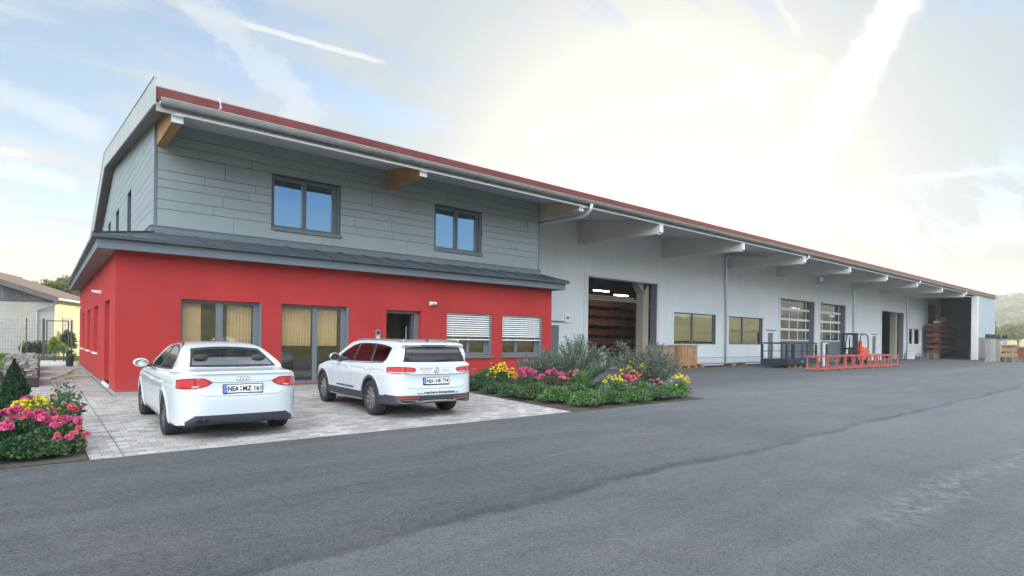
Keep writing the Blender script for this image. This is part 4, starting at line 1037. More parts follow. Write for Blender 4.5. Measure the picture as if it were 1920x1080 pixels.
def wheel(name, r, wdt, nsp, loc, parent, outer):   # outer=+1/-1: side the rim face looks to
    r0 = r * .70; hw = wdt / 2
    e = MB().lathe([(r0 * .97, -hw * .9), (r0, -hw), (r * .86, -hw * 1.03), (r * .965, -hw * .92), (r, -hw * .70), (r, hw * .70), (r * .965, hw * .92), (r * .86, hw * 1.03), (r0, hw), (r0 * .97, hw * .9)], (0, 0, 0), 'x', 48).build('wheel', 'tyre', parent, smooth=True)
    e.location = loc
    t = MB()
    for k in (-.55, -.18, .18, .55): t.lathe([(r * 1.001, hw * k - .004), (r * 1.003, hw * k), (r * 1.001, hw * k + .004)], (0, 0, 0), 'x', 48)
    f = hw * .78 * outer
    b = MB().lathe([(r0 * .97, -hw * .88), (r0 * .90, -hw * .8), (r0 * .86, 0), (r0 * .90, f * .8 if outer > 0 else hw * .6), (r0 * .97, hw * .88)], (0, 0, 0), 'x', 40)
    b.lathe([(0, -hw * .4 * outer), (r0 * .88, -hw * .4 * outer)], (0, 0, 0), 'x', 32)
    b.build('rim_barrel', 'rim_dark', e, smooth=True)
    s_ = MB()
    s_.lathe([(r0 * .90, f * .95), (r0 * .985, f * 1.12), (r0 * 1.0, f * 1.16), (r0 * .99, f * .9)], (0, 0, 0), 'x', 48)
    s_.lathe([(0, f * .80), (r0 * .16, f * .80), (r0 * .21, f * .66), (r0 * .21, f * .3)], (0, 0, 0), 'x', 24)
    for k in range(nsp):
        a = 2 * math.pi * (k + .25) / nsp
        for sg in (-1, 1):
            a0, a1 = a + sg * .16, a + sg * (.30 if nsp == 5 else .2)
            w0, w1 = .045, .075
            pts = []
            for rr_, aa, ww, dep in ((r0 * .14, a0, w0 * 1.5, .72), (r0 * .93, a1, w1 * .75, 1.05)):
                for q in (-1, 1): pts.append((rr_ * math.cos(aa) - q * ww / 2 * math.sin(aa), rr_ * math.sin(aa) + q * ww / 2 * math.cos(aa), dep))
            (p0, p1, p2, p3) = pts
            def V(p, back): return (f * p[2] - (outer * .035 if back else 0), p[0], p[1])
            s_.hexa([V(p0, 1), V(p2, 1), V(p3, 1), V(p1, 1), V(p0, 0), V(p2, 0), V(p3, 0), V(p1, 0)])
    s_.build('rim', 'rim', e)
    MB().lathe([(0, f * .83), (r0 * .10, f * .83), (r0 * .12, f * .79)], (0, 0, 0), 'x', 20).build('hub_cap', 'rim_dark', e)
    return e
def interior(root, y_dash, y_front, y_rear, h, name='cabin'):
    f = MB(); f.box(-.70, .70, y_rear - .55, y_dash + .35, .30, .36); f.box(-.66, .66, y_dash - .05, y_dash + .42, .36, .93)
    f.build('dashboard', 'rubber', root)
    def seat(x, y, w, head=True):
        s_ = MB(); s_.hexa([(x - w / 2, y - .10, .5), (x + w / 2, y - .10, .5), (x + w / 2, y + .45, .5), (x - w / 2, y + .45, .5), (x - w / 2, y - .10, .62), (x + w / 2, y - .10, .62), (x + w / 2, y + .45, .66), (x - w / 2, y + .45, .66)])
        s_.hexa([(x - w / 2, y - .16, .58), (x + w / 2, y - .16, .58), (x + w / 2, y + .0, .58), (x - w / 2, y + .0, .58), (x - w * .42, y - .32, h - .36), (x + w * .42, y - .32, h - .36), (x + w * .42, y - .22, h - .36), (x - w * .42, y - .22, h - .36)])
        o = s_.build('seat', 'seat', root); bev = o.modifiers.new('bevel', 'BEVEL'); bev.width = .035; bev.segments = 3; return o
    def head(x, y):
        m_ = MB(); m_.lathe([(0, -.075), (.07, -.075), (.095, -.04), (.1, .02), (.085, .075), (0, .09)], (0, 0, 0), 'z', 16)
        m_.v = [(a * 1.05 + x, b * .5 + y, c * .8 + h - .25) for a, b, c in m_.v]
        m_.tube([(x - .05, y, h - .38), (x - .05, y, h - .3)], .008, 6).tube([(x + .05, y, h - .38), (x + .05, y, h - .3)], .008, 6)
        m_.build('headrest', 'seat', root, smooth=True)
    for sx in (-1, 1): seat(sx * .36, y_front, .5); head(sx * .36, y_front - .28)
    seat(0, y_rear, 1.25)
    for sx in (-.42, .42): head(sx, y_rear - .28)
    MB().tube([(-.36 + .18 * math.cos(t), y_dash - .22 - .05 * math.sin(t), .86 + .17 * math.sin(t)) for t in [2 * math.pi * k / 20 for k in range(21)]], .014, 8).build('steering_wheel', 'rubber', root)
def smooth_normals(o, car, P=None):
    me = o.data; n = len(me.vertices); co = np.empty(n * 3, np.float32); me.vertices.foreach_get('co', co); co = co.reshape(-1, 3).astype(float)
    g = grad(car.F, co, .004); g /= np.linalg.norm(g, axis=1)[:, None] + 1e-9
    me.shade_smooth(); me.normals_split_custom_set_from_vertices([tuple(x) for x in g])
def compact(P, Q, mask):
    q = Q[mask]; u, inv = np.unique(q, return_inverse=True); return P[u], inv.reshape(q.shape)
def lettering(car, root, s, size, proj, cx, cz, mat, name, off=.004, rot=0.0, mirror=False, bold=0.0, shear=0.0, spacing=1.0, lab=None):
    v, f = text_mesh(s, size, bold=bold, shear=shear, spacing=spacing)
    c, sn = math.cos(rot), math.sin(rot)
    q = np.array([[(-x if mirror else x) * c - y * sn + cx, x * sn * (-1 if mirror else 1) + y * c + cz] for x, y, _ in v])
    P = proj(q, off); mb = MB(); mb.add(P, f); o = mb.build(name, mat, root, fix=False)
    return o
def number_plate(root, text, c, nrm_tilt, name='number_plate'):
    # c: centre, plate faces -y
    e = MB().box(-.275, .275, -.006, .006, -.075, .070).build(name, 'black', root); e.location = c; e.rotation_euler = (nrm_tilt, 0, 0)
    MB().box(-.262, .262, -.010, -.0065, -.053, .058).build('plate_face', 'plate_white', e)
    MB().box(-.260, -.218, -.0125, -.0105, -.051, .056).build('blue_band', 'plate_blue', e)
    mb = MB()
    for k in range(12):
        t = 2 * math.pi * k / 12; mb.box(-.239 + .013 * math.cos(t) - .002, -.239 + .013 * math.cos(t) + .002, -.0135, -.0126, .025 + .013 * math.sin(t) - .002, .025 + .013 * math.sin(t) + .002)
    v, f = text_mesh('D', .032); mb.add([(x - .239, -.0135, y - .028) for x, y, _ in v], f); mb.build('band_letter', 'plate_white', e, fix=False)
    a, b = text.split('|'); mb = MB()
    for s_, x0, x1 in ((a, -.208, -.062), (b, -.008, .250)):
        v, f = text_mesh(s_, .092, bold=.0034, spacing=1.0); xs_ = [p[0] for p in v]; k = (x1 - x0) / (max(xs_) - min(xs_))
        ys_ = [p[1] for p in v]; kz = .078 / (max(ys_) - min(ys_)); mz = (max(ys_) + min(ys_)) / 2
        mb.add([((x - min(xs_)) * k + x0, -.0128, (y - mz) * kz + .0025) for x, y, _ in v], f)
    mb.build('lettering', 'ink', e, fix=False)
    s1 = MB().lathe([(0, 0), (.017, 0)], (-.035, -.0125, .026), 'y', 20); s1.build('seal', 'ink_grey', e); s2 = MB().lathe([(0, 0), (.014, 0)], (-.035, -.0125, -.018), 'y', 20); s2.build('seal', 'ink', e)
    return e
def body_parts(car, root, h=.0135, is_dark=None):
    sp = car.sp; P, Q = car.body(h)
    if is_dark: P = car.snap(P, car.R + sp['ring'])
    P = car.snap(P, car.R)
    C = P[Q].mean(1); ax = np.abs(C[:, 0]); cut = np.zeros(len(C), bool)
    nrm = grad(lambda a, b, c: car.F(a, b, c), C); nrm /= np.linalg.norm(nrm, axis=1)[:, None] + 1e-9
    for w_ in sp['side_windows']:
        poly = np.vstack([resample(spl(w_[0], 5), 30), resample(spl(w_[1], 5), 30)[::-1]])
        cut |= (sdpoly(C[:, 1], C[:, 2], poly) < -.022) & (ax > .3) & (np.abs(nrm[:, 0]) > .5)
    for key in ('rear_window', 'windscreen'):
        w_ = sp[key]; poly = np.vstack([resample(spl(w_[0], 5), 30), resample(spl(w_[1], 5), 30)[::-1]])
        yy = (C[:, 1] < sp['rw_y']) if key == 'rear_window' else (C[:, 1] > sp['ws_y'])
        cut |= (sdpoly(C[:, 0], C[:, 2], poly) < -.03) & yy & (C[:, 2] > sp['belt'] - .06)
    inner = np.zeros(len(C), bool)
    for k in (0, 1): inner |= (np.hypot(C[:, 1] - k * car.wb, C[:, 2] - car.zc) < car.R - .006) & (ax > .5) & (ax < 1)
    under = (C[:, 2] < .235) & (nrm[:, 2] < -.5)
    dark = is_dark(C, nrm, ax) if is_dark else np.zeros(len(C), bool)
    dark = (dark & ~inner & ~cut); inner = (inner | under) & ~dark
    o = np_mesh('body', *compact(P, Q, ~(cut | inner | dark)), 'car_white', root); smooth_normals(o, car)
    o2 = np_mesh('wheel_arch_liner', *compact(P, Q, inner & ~cut), 'black', root)
    if dark.any(): o3 = np_mesh('lower_cladding', *compact(P, Q, dark), sp.get('dark_mat', 'cladding_car'), root); smooth_normals(o3, car)
    return o
def glazed(car, root, proj, w_, name, mat, sx=None, n=30, m=12, rim=1, off=.004, both=True):
    q, n, m = patch2(*w_, n, m)
    # narrow outer cells for the dark border
    A = q.reshape(m, n, 2); e = .035 / max(1e-3, np.linalg.norm(A[0, 0] - A[0, -1])); 
    t = np.linspace(0, 1, n); t[1], t[-2] = e, 1 - e; t[2:-2] = np.linspace(e, 1 - e, n - 2)[1:-1]
    hh = np.linalg.norm(A[0, n // 2] - A[-1, n // 2]); e2 = .028 / hh; u = np.linspace(0, 1, m); u[1], u[-2] = e2, 1 - e2; u[2:-2] = np.linspace(e2, 1 - e2, m - 2)[1:-1]
    lo, up_ = resample(spl(w_[0], 5), 200), resample(spl(w_[1], 5), 200)
    ti = np.interp(t, np.linspace(0, 1, 200), np.arange(200)); L = np.stack([np.interp(ti, np.arange(200), lo[:, c]) for c in (0, 1)], 1); U = np.stack([np.interp(ti, np.arange(200), up_[:, c]) for c in (0, 1)], 1)
    q = ((1 - u)[:, None, None] * L[None] + u[:, None, None] * U[None]).reshape(-1, 2)
    P = proj(q, off)
    inn = gridfaces(n, m, 1, n - 2, 1, m - 2); allf = gridfaces(n, m); ring = [f for f in allf if f not in set(inn)]
    res = []
    for s_ in ((1, -1) if both else (1,)):
        PP = P.copy(); PP[:, 0] *= s_
        g = MB(); g.v = [tuple(p) for p in PP]; g.f = inn; o = g.build(name, mat, root, smooth=True); r_ = MB(); r_.v = [tuple(p) for p in PP]; r_.f = ring; r_.build('window_seal', 'rubber', o, smooth=True); res.append(o)
    return res
def lamp_patch(car, root, lower, upper, name, mat, proj=None, off=.006, mirror=False, n=26, m=8, parent=None):
    q, n, m = patch2(lower, upper, n, m); P = (proj or car.wrap)(q, off); P = P.copy()
    if mirror: P[:, 0] *= -1
    mb = MB(); mb.v = [tuple(p) for p in P]; mb.f = gridfaces(n, m); return mb.build(name, mat, parent or root, smooth=True)
def seams(car, root, items, w=.006):
    for proj, chain, both in items:
        A, C = strip(proj, chain, w, .0015, 70)
        for s_ in ((1, -1) if both else (1,)):
            mb = MB(); a, c = A.copy(), C.copy(); a[:, 0] *= s_; c[:, 0] *= s_; add_strip(mb, a, c); mb.build('panel_gap', 'seam', root)

# ---- sedan
SED = dict(y0=-1.03, y1=3.68, h=1.427, wb=2.81, wheel_r=.322, arch_r=.352, belt=.95, rw_y=.6, ws_y=1.4,
    low_side=[(-.70, .20), (-.92, .235), (-.99, .30), (-1.018, .42), (-1.03, .58), (-1.012, .66), (-.985, .72), (-.972, .80), (-.965, .88), (-.958, .93), (-.972, .968), (-.935, .990), (-.80, .996), (-.60, 1.014), (-.40, 1.036), (.2, 1.04), (1.0, 1.01), (1.9, .985), (2.2, .975), (2.6, .92), (3.0, .85), (3.35, .765), (3.55, .67), (3.64, .55), (3.665, .42), (3.61, .27), (3.4, .20), (1.4, .185), (0, .19)],
    low_sec=[(0, .12), (.74, .165), (.83, .20), (.875, .30), (.893, .42), (.905, .55), (.911, .66), (.905, .735), (.890, .81), (.870, .87), (.845, .915), (.81, .948), (.74, .985), (.60, 1.02), (.3, 1.06), (0, 1.075)],
    low_plan=[(0, -1.035), (.30, -1.027), (.52, -1.0), (.67, -.935), (.77, -.83), (.835, -.66), (.882, -.38), (.907, 0), (.915, .8), (.915, 2.0), (.91, 2.6), (.89, 3.05), (.82, 3.38), (.66, 3.56), (.4, 3.65), (0, 3.68)],
    top_side=[(-.62, .94), (-.52, 1.005), (-.34, 1.09), (-.12, 1.185), (.12, 1.275), (.35, 1.345), (.60, 1.392), (.90, 1.420), (1.2, 1.424), (1.45, 1.405), (1.65, 1.36), (1.95, 1.225), (2.25, 1.07), (2.45, .96), (2.3, .85), (-.4, .85)],
    top_sec=[(0, .80), (.84, .80), (.835, .90), (.79, .985), (.735, 1.08), (.675, 1.19), (.62, 1.285), (.575, 1.345), (.50, 1.388), (.38, 1.412), (.2, 1.425), (0, 1.43)],
    top_plan=[(0, -.66), (.35, -.65), (.60, -.60), (.70, -.48), (.765, -.2), (.81, .2), (.84, .8), (.845, 1.5), (.82, 1.95), (.74, 2.3), (.5, 2.5), (0, 2.6)],
    side_windows=[([(2.12, .965), (1.6, .955), (1.08, .962)], [(2.05, .995), (1.72, 1.19), (1.36, 1.315), (1.10, 1.352)]),
                  ([(1.00, .962), (.5, .972), (.12, .985), (-.04, 1.00)], [(1.02, 1.355), (.70, 1.352), (.40, 1.305), (.14, 1.19), (.02, 1.06)])],
    rear_window=([(-.615, 1.040), (-.3, 1.034), (0, 1.032), (.3, 1.034), (.615, 1.040)], [(-.50, 1.300), (-.25, 1.322), (0, 1.330), (.25, 1.322), (.50, 1.300)]),
    windscreen=([(-.66, 1.02), (0, 1.0), (.66, 1.02)], [(-.52, 1.33), (0, 1.37), (.52, 1.33)]),
    crease=(.80, .012, .006), ring=.0, dark_mat='cladding_car')
def make_sedan():
    root = empty('parked_saloon_car', (2.31, 9.995, 0), R(-.7), 'white four-door saloon with a four-ring badge on its boot lid, parked nearest the camera', 'car')
    car = Car(SED)
    def dk(C, n, ax):
        y, z = C[:, 1], C[:, 2]; rearlow = (y < -.55) & (z < .372 - .6 * np.clip(ax - .62, 0, 1)**1.0 * 1.2) & (ax < .735) ; return rearlow
    body_parts(car, root, is_dark=dk)
    for w_ in SED['side_windows']: glazed(car, root, lambda q, o: car.side(q, o, 1), w_, 'side_window', 'glass_car')
    glazed(car, root, car.rear, SED['rear_window'], 'rear_window', 'glass_rear', both=False, n=36); glazed(car, root, car.front, SED['windscreen'], 'windscreen', 'glass_car', both=False, n=36)
    interior(root, 1.75, .95, .10, 1.40)
    for s_ in (1, -1):
        lo, up_ = [(17.6, .835), (20, .79), (24, .762), (31, .748), (39.5, .750)], [(17.5, .84), (19.7, .872), (22.5, .900), (31, .897), (39, .872)]
        L = lamp_patch(car, root, [(s_ * a, b) for a, b in lo], [(s_ * a, b) for a, b in up_], 'tail_light', 'lens_red')
        lamp_patch(car, root, [(s_ * a, b) for a, b in [(20.3, .80), (23, .785), (26, .785)]], [(s_ * a, b) for a, b in [(20.3, .862), (23, .88), (26, .883)]], 'tail_lens', 'lens_red2', off=.009, parent=L)
        lamp_patch(car, root, [(s_ * a, b) for a, b in [(27, .772), (31, .769), (38, .77)]], [(s_ * a, b) for a, b in [(27, .878), (31, .882), (37.6, .862)]], 'tail_lens', 'lens_red2', off=.009, parent=L)
        lamp_patch(car, root, [(s_ * a, b) for a, b in [(24.5, .772), (28, .765)]], [(s_ * a, b) for a, b in [(24.5, .792), (28, .788)]], 'reversing_lens', 'lens_clear', off=.012, parent=L)
    it = [(car.wrap, [(-18.5, .838), (-8, .828), (0, .826), (8, .828), (18.5, .838)], False),
          (car.wrap, [(-26.3, .757), (-24.5, .69), (-22, .655), (-16, .645), (0, .637), (16, .645), (22, .655), (24.5, .69), (26.3, .757)], False),
          (car.wrap, [(-26.5, .895), (-26.8, .95), (-27, 1.0)], False), (car.wrap, [(26.5, .895), (26.8, .95), (27, 1.0)], False),
          (lambda q, o: car.side(q, o, 1), [(1.06, 1.37), (1.045, .95), (1.03, .60), (1.0, .28)], True),
          (lambda q, o: car.side(q, o, 1), [(2.12, .95), (2.19, .70), (2.17, .30)], True), (lambda q, o: car.side(q, o, 1), [(2.17, .275), (1.3, .268), (.50, .28)], True),
          (lambda q, o: car.side(q, o, 1), [(-.02, .98), (-.05, .80), (.06, .69), (.25, .62), (.40, .45), (.50, .28)], True)]
    seams(car, root, it)
    # chrome line along the windows
    A, C = strip(lambda q, o: car.side(q, o, 1), [(2.10, .945), (1.5, .935), (.8, .945), (.1, .965), (-.07, .99), (.0, 1.09), (.12, 1.21), (.38, 1.33), (.7, 1.376), (1.05, 1.38), (1.4, 1.335), (1.74, 1.21), (2.05, 1.02)], .011, .006, 120)
    for s_ in (1, -1):
        mb = MB(); a, c = A.copy(), C.copy(); a[:, 0] *= s_; c[:, 0] *= s_; add_strip(mb, a, c); mb.build('window_trim', 'chrome', root, smooth=True)
    A, C = strip(lambda q, o: car.side(q, o, 1), [(1.09, 1.36), (1.045, .965)], .06, .007, 20)
    for s_ in (1, -1):
        mb = MB(); a, c = A.copy(), C.copy(); a[:, 0] *= s_; c[:, 0] *= s_; add_strip(mb, a, c); mb.build('door_pillar', 'black', root, smooth=True)
    # badge of four rings
    mb = MB(); ce_ = [(-.066, .885), (-.022, .885), (.022, .885), (.066, .885)]
    for cx, cz in ce_:
        q = [(cx + .027 * math.cos(t), cz + .027 * math.sin(t)) for t in [2 * math.pi * k / 24 for k in range(25)]]; mb.tube(car.rear(q, .006), .0042, 6)
    mb.build('ring_badge', 'chrome', root, smooth=True)
    number_plate(root, 'NEA|MZ 161', tuple(car.rear([(0, .735)], .012)[0]), R(-5))
    for x in (-.585, -.49): MB().lathe([(.030, -.02), (.038, -.02), (.040, .0), (.040, .16), (.032, .16), (.03, 0), (.02, .05), (0, .05)], (x, -1.0, .290), 'y', 20).build('exhaust_pipe', 'chrome' if 0 else 'rim_dark', root, smooth=True)
    for s_ in (-1, 1):
        m_ = MB(); prof = []
        for t in range(9):
            u = t / 8; prof.append((u, .5 * math.sin(math.pi * min(1, u * .9 + .1))))
        m_.lathe([(0, .11), (.045, .10), (.085, .06), (.105, 0), (.10, -.055), (.085, -.075), (0, -.075)], (0, 0, 0), 'y', 24)
        m_.v = [(a * 1.12 + s_ * 1.0, b * .8 + 1.73, c * .74 + 1.03) for a, b, c in m_.v]
        mo = m_.build('wing_mirror', 'car_white', root, smooth=True)
        m2 = MB().lathe([(0, 0), (.084, 0)], (0, 0, 0), 'y', 24); m2.v = [(a * 1.12 + s_ * 1.0, 1.668, c * .72 + 1.03) for a, b, c in m2.v]; m2.build('mirror_glass', 'mirror_glass', mo)
        MB().hexa([(s_ * .84, 1.70, .95), (s_ * .93, 1.71, .96), (s_ * .93, 1.78, .96), (s_ * .84, 1.80, .95), (s_ * .82, 1.70, 1.0), (s_ * .93, 1.71, 1.0), (s_ * .93, 1.78, 1.0), (s_ * .82, 1.80, 1.0)]).build('mirror_arm', 'black', mo)
        for (y, z) in ((1.18, .785), (.18, .80)):
            P = car.side([(y, z), (y + .15, z)], .018, s_); MB().tube([tuple(car.side([(y - .01, z)], -.004, s_)[0]), tuple(P[0]), tuple(P[1]), tuple(car.side([(y + .16, z)], -.004, s_)[0])], .013, 8).build('door_handle', 'car_white', root, smooth=True)
        for y in (0, 2.81): wheel('wheel', .322, .235, 5, (s_ * .775, y, .322), root, s_)
    return root
make_sedan()

# ---- estate
EST = dict(y0=-1.06, y1=3.72, h=1.505, wb=2.79, wheel_r=.345, arch_r=.382, belt=1.0, rw_y=.3, ws_y=1.4,
    low_side=[(-.72, .27), (-.93, .28), (-1.0, .31), (-1.045, .38), (-1.06, .47), (-1.05, .60), (-1.025, .68), (-1.022, .78), (-1.035, .835), (-1.02, .88), (-.995, 1.0), (-.975, 1.045), (-.90, 1.075), (-.5, 1.085), (.2, 1.075), (1.0, 1.04), (1.9, 1.02), (2.2, 1.01), (2.6, .965), (3.0, .90), (3.35, .82), (3.57, .72), (3.68, .58), (3.70, .44), (3.62, .29), (3.4, .24), (1.4, .235), (0, .25)],
    low_sec=[(0, .2), (.76, .215), (.85, .24), (.885, .32), (.900, .45), (.912, .60), (.916, .72), (.912, .80), (.897, .85), (.885, .92), (.868, .97), (.83, 1.005), (.76, 1.035), (.6, 1.07), (.3, 1.095), (0, 1.1)],
    low_plan=[(0, -1.065), (.35, -1.055), (.58, -1.03), (.74, -.97), (.83, -.87), (.875, -.68), (.90, -.35), (.914, .1), (.918, .8), (.918, 2.0), (.91, 2.6), (.89, 3.05), (.82, 3.4), (.66, 3.6), (.4, 3.69), (0, 3.72)],
    top_side=[(-1.0, .97), (-.975, 1.06), (-.945, 1.14), (-.90, 1.25), (-.865, 1.325), (-.915, 1.385), (-.87, 1.415), (-.70, 1.442), (-.35, 1.472), (.1, 1.492), (.6, 1.503), (1.1, 1.496), (1.4, 1.468), (1.62, 1.410), (1.95, 1.25), (2.25, 1.09), (2.45, .98), (2.3, .88), (-.9, .88)],
    top_sec=[(0, .84), (.86, .84), (.865, .95), (.835, 1.03), (.795, 1.12), (.745, 1.22), (.700, 1.315), (.672, 1.385), (.625, 1.437), (.53, 1.470), (.3, 1.495), (0, 1.508)],
    top_plan=[(0, -1.03), (.35, -1.015), (.56, -.985), (.70, -.91), (.775, -.76), (.82, -.4), (.85, .2), (.865, .8), (.865, 1.5), (.84, 1.95), (.76, 2.3), (.5, 2.5), (0, 2.6)],
    side_windows=[([(2.10, 1.015), (1.6, 1.01), (1.06, 1.02)], [(2.03, 1.045), (1.72, 1.22), (1.36, 1.345), (1.08, 1.390)]),
                  ([(1.00, 1.02), (.5, 1.03), (.16, 1.037)], [(1.02, 1.392), (.60, 1.402), (.27, 1.395)]),
                  ([(.09, 1.038), (-.2, 1.045), (-.44, 1.06), (-.55, 1.13)], [(.20, 1.393), (-.1, 1.380), (-.42, 1.35), (-.575, 1.32)])],
    rear_window=([(-.66, 1.065), (-.3, 1.06), (0, 1.058), (.3, 1.06), (.66, 1.065)], [(-.575, 1.335), (-.25, 1.35), (0, 1.355), (.25, 1.35), (.575, 1.335)]),
    windscreen=([(-.66, 1.06), (0, 1.04), (.66, 1.06)], [(-.55, 1.38), (0, 1.41), (.55, 1.38)]),
    crease=(.885, .006, .007), ring=.062, dark_mat='cladding_car')
def make_estate():
    yaw = R(-3.0); f_ = Vector((math.sin(-yaw), math.cos(-yaw), 0)); o_ = Vector((5.785, 9.24, 0)) + f_ * 1.06
    root = empty('parked_estate_car', tuple(o_), yaw, 'white estate car with dark wheel arches and tailgate lettering, right of the saloon', 'car')
    car = Car(EST); side = lambda q, o: car.side(q, o, 1); sideL = lambda q, o: car.side(q, o, -1)
    def dk(C, n, ax):
        y, z = C[:, 1], C[:, 2]; rr_ = np.minimum(np.hypot(y, z - car.zc), np.hypot(y - car.wb, z - car.zc))
        return ((rr_ < car.R + .062) & (ax > .62)) | (z < .435)
    body_parts(car, root, is_dark=dk)
    for i, w_ in enumerate(EST['side_windows']): glazed(car, root, side, w_, 'side_window', 'glass_car' if i == 0 else 'glass_dark')
    glazed(car, root, car.rear, EST['rear_window'], 'rear_window', 'glass_dark', both=False, n=36); glazed(car, root, car.front, EST['windscreen'], 'windscreen', 'glass_car', both=False, n=36)
    interior(root, 1.75, .95, .10, 1.45)
    for s_ in (1, -1):
        W = lambda l: [(s_ * a, b) for a, b in l]
        L = lamp_patch(car, root, W([(18.2, .90), (20, .875), (24, .856), (32, .848), (40.5, .868)]), W([(17.8, .925), (18.6, .952), (24, .972), (32, .985), (41.5, .965)]), 'tail_light', 'lens_red')
        lamp_patch(car, root, W([(19.5, .905), (25.8, .893)]), W([(19.3, .942), (25.8, .962)]), 'tail_lens', 'lens_red2', off=.009, parent=L)
        lamp_patch(car, root, W([(27, .895), (33, .893), (39.5, .90)]), W([(27, .966), (33, .972), (40, .955)]), 'tail_lens', 'lens_red2', off=.009, parent=L)
        lamp_patch(car, root, W([(21, .872), (26, .860)]), W([(20.5, .888), (26, .885)]), 'reversing_lens', 'lens_clear', off=.010, parent=L)
        lamp_patch(car, root, W([(27, .858), (39, .872)]), W([(27, .884), (39, .892)]), 'reversing_lens', 'lens_clear', off=.010, parent=L)
        fr = lamp_patch(car, root, W([(17.5, .318), (22, .305), (25, .300), (30, .325)]), W([(15.5, .355), (22, .368), (28, .372), (32, .375)]), 'exhaust_trim', 'chrome', off=.006)
        lamp_patch(car, root, W([(18.3, .330), (22, .318), (25, .314), (29, .333)]), W([(17.2, .346), (22, .357), (28, .360), (30.8, .363)]), 'exhaust_opening', 'black', off=.009, parent=fr)
        lamp_patch(car, root, W([(15.5, .392), (31.5, .395)]), W([(15.5, .412), (31.5, .415)]), 'reflector', 'lens_red2', off=.004)
    A, C = strip(car.wrap, [(-44, .452), (-30, .445), (0, .440), (30, .445), (44, .452)], .020, .007, 90); mb = MB(); add_strip(mb, A, C); mb.build('bumper_trim', 'chrome', root, smooth=True)
    A, C = strip(car.wrap, [(-17, .322), (-10, .335), (0, .340), (10, .335), (17, .322)], .028, .007, 60); mb = MB(); add_strip(mb, A, C); mb.build('skid_trim', 'chrome', root, smooth=True)
    A, C = strip(side, [(.50, .285), (1.4, .275), (2.30, .285)], .030, .010, 40)
    for s_ in (1, -1):
        mb = MB(); a, c = A.copy(), C.copy(); a[:, 0] *= s_; c[:, 0] *= s_; add_strip(mb, a, c); mb.build('sill_trim', 'chrome', root, smooth=True)
    it = [(car.wrap, [(-26.5, .965), (-26.6, .85), (-26.2, .70), (-24.5, .61), (-21, .578), (-10, .568), (0, .566), (10, .568), (21, .578), (24.5, .61), (26.2, .70), (26.6, .85), (26.5, .965)], False),
          (side, [(1.05, 1.41), (1.03, 1.0), (1.02, .60), (1.0, .44)], True), (side, [(2.12, 1.0), (2.19, .75), (2.2, .44)], True),
          (side, [(.10, 1.40), (.03, 1.05), (.0, .85), (.12, .77)], True), (side, [(.42, .60), (.50, .44)], True)]
    seams(car, root, it)
    A, C = strip(car.wrap, [(-26, .838), (-15, .832), (0, .830), (15, .832), (26, .838)], .010, .004, 60); mb = MB(); add_strip(mb, A, C); mb.build('tailgate_trim', 'chrome', root, smooth=True)
    tr = [([(2.09, 1.003), (1.5, .996), (.8, 1.003), (0, 1.02), (-.45, 1.043)], 'window_trim', 'chrome', .011, .006)]
    for ch, nm, mt, w_, of in tr:
        A, C = strip(side, ch, w_, of, 80)
        for s_ in (1, -1):
            mb = MB(); a, c = A.copy(), C.copy(); a[:, 0] *= s_; c[:, 0] *= s_; add_strip(mb, a, c); mb.build(nm, mt, root, smooth=True)
    for ch, mt, w_ in (([(1.06, 1.395), (1.03, 1.02)], 'black', .05), ([(.235, 1.398), (.125, 1.035)], 'black', .05)):
        A, C = strip(side, ch, w_, .007, 20)
        for s_ in (1, -1):
            mb = MB(); a, c = A.copy(), C.copy(); a[:, 0] *= s_; c[:, 0] *= s_; add_strip(mb, a, c); mb.build('door_pillar', mt, root, smooth=True)
    for s_ in (-1, 1):   # roof rails, mirrors, handles, wheels
        pts = [(s_ * .585, y, 1.462 + .022 * min(1, max(0, (1.25 - abs(y - .3)) / .18)) - .012 * ((y - .5) / 1.2)**2) for y in np.linspace(-.85, 1.45, 24)]
        MB().tube(pts, .014, 8).build('roof_rail', 'rim', root, smooth=True)
        m_ = MB(); m_.lathe([(0, .11), (.045, .10), (.085, .06), (.105, 0), (.10, -.055), (.085, -.075), (0, -.075)], (0, 0, 0), 'y', 24)
        m_.v = [(a * 1.12 + s_ * 1.01, b * .85 + 1.72, c * .86 + 1.09) for a, b, c in m_.v]
        mo = m_.build('wing_mirror', 'car_white' if 0 else 'rim', root, smooth=True)
        m2 = MB().lathe([(0, 0), (.088, 0)], (0, 0, 0), 'y', 24); m2.v = [(a * 1.1 + s_ * 1.01, 1.654, c * .82 + 1.09) for a, b, c in m2.v]; m2.build('mirror_glass', 'black', mo)
        MB().hexa([(s_ * .84, 1.68, .99), (s_ * .96, 1.70, 1.0), (s_ * .96, 1.80, 1.0), (s_ * .84, 1.82, .99), (s_ * .80, 1.68, 1.05), (s_ * .98, 1.70, 1.05), (s_ * .98, 1.80, 1.05), (s_ * .80, 1.82, 1.05)]).build('mirror_arm', 'black', mo)
        for (y, z) in ((1.17, .895), (.16, .90)):
            P = car.side([(y, z), (y + .15, z)], .018, s_); MB().tube([tuple(car.side([(y - .01, z)], -.004, s_)[0]), tuple(P[0]), tuple(P[1]), tuple(car.side([(y + .16, z)], -.004, s_)[0])], .012, 8).build('door_handle', 'car_white', root, smooth=True)
        for y in (0, 2.79): wheel('wheel', .345, .23, 5, (s_ * .78, y, .345), root, s_)
    MB().hexa([(-.008, -.62, 1.42), (.008, -.62, 1.42), (.012, -.50, 1.43), (-.012, -.50, 1.43), (-.004, -.70, 1.50), (.004, -.70, 1.50), (.005, -.66, 1.50), (-.005, -.66, 1.50)]).build('roof_antenna', 'black', root)
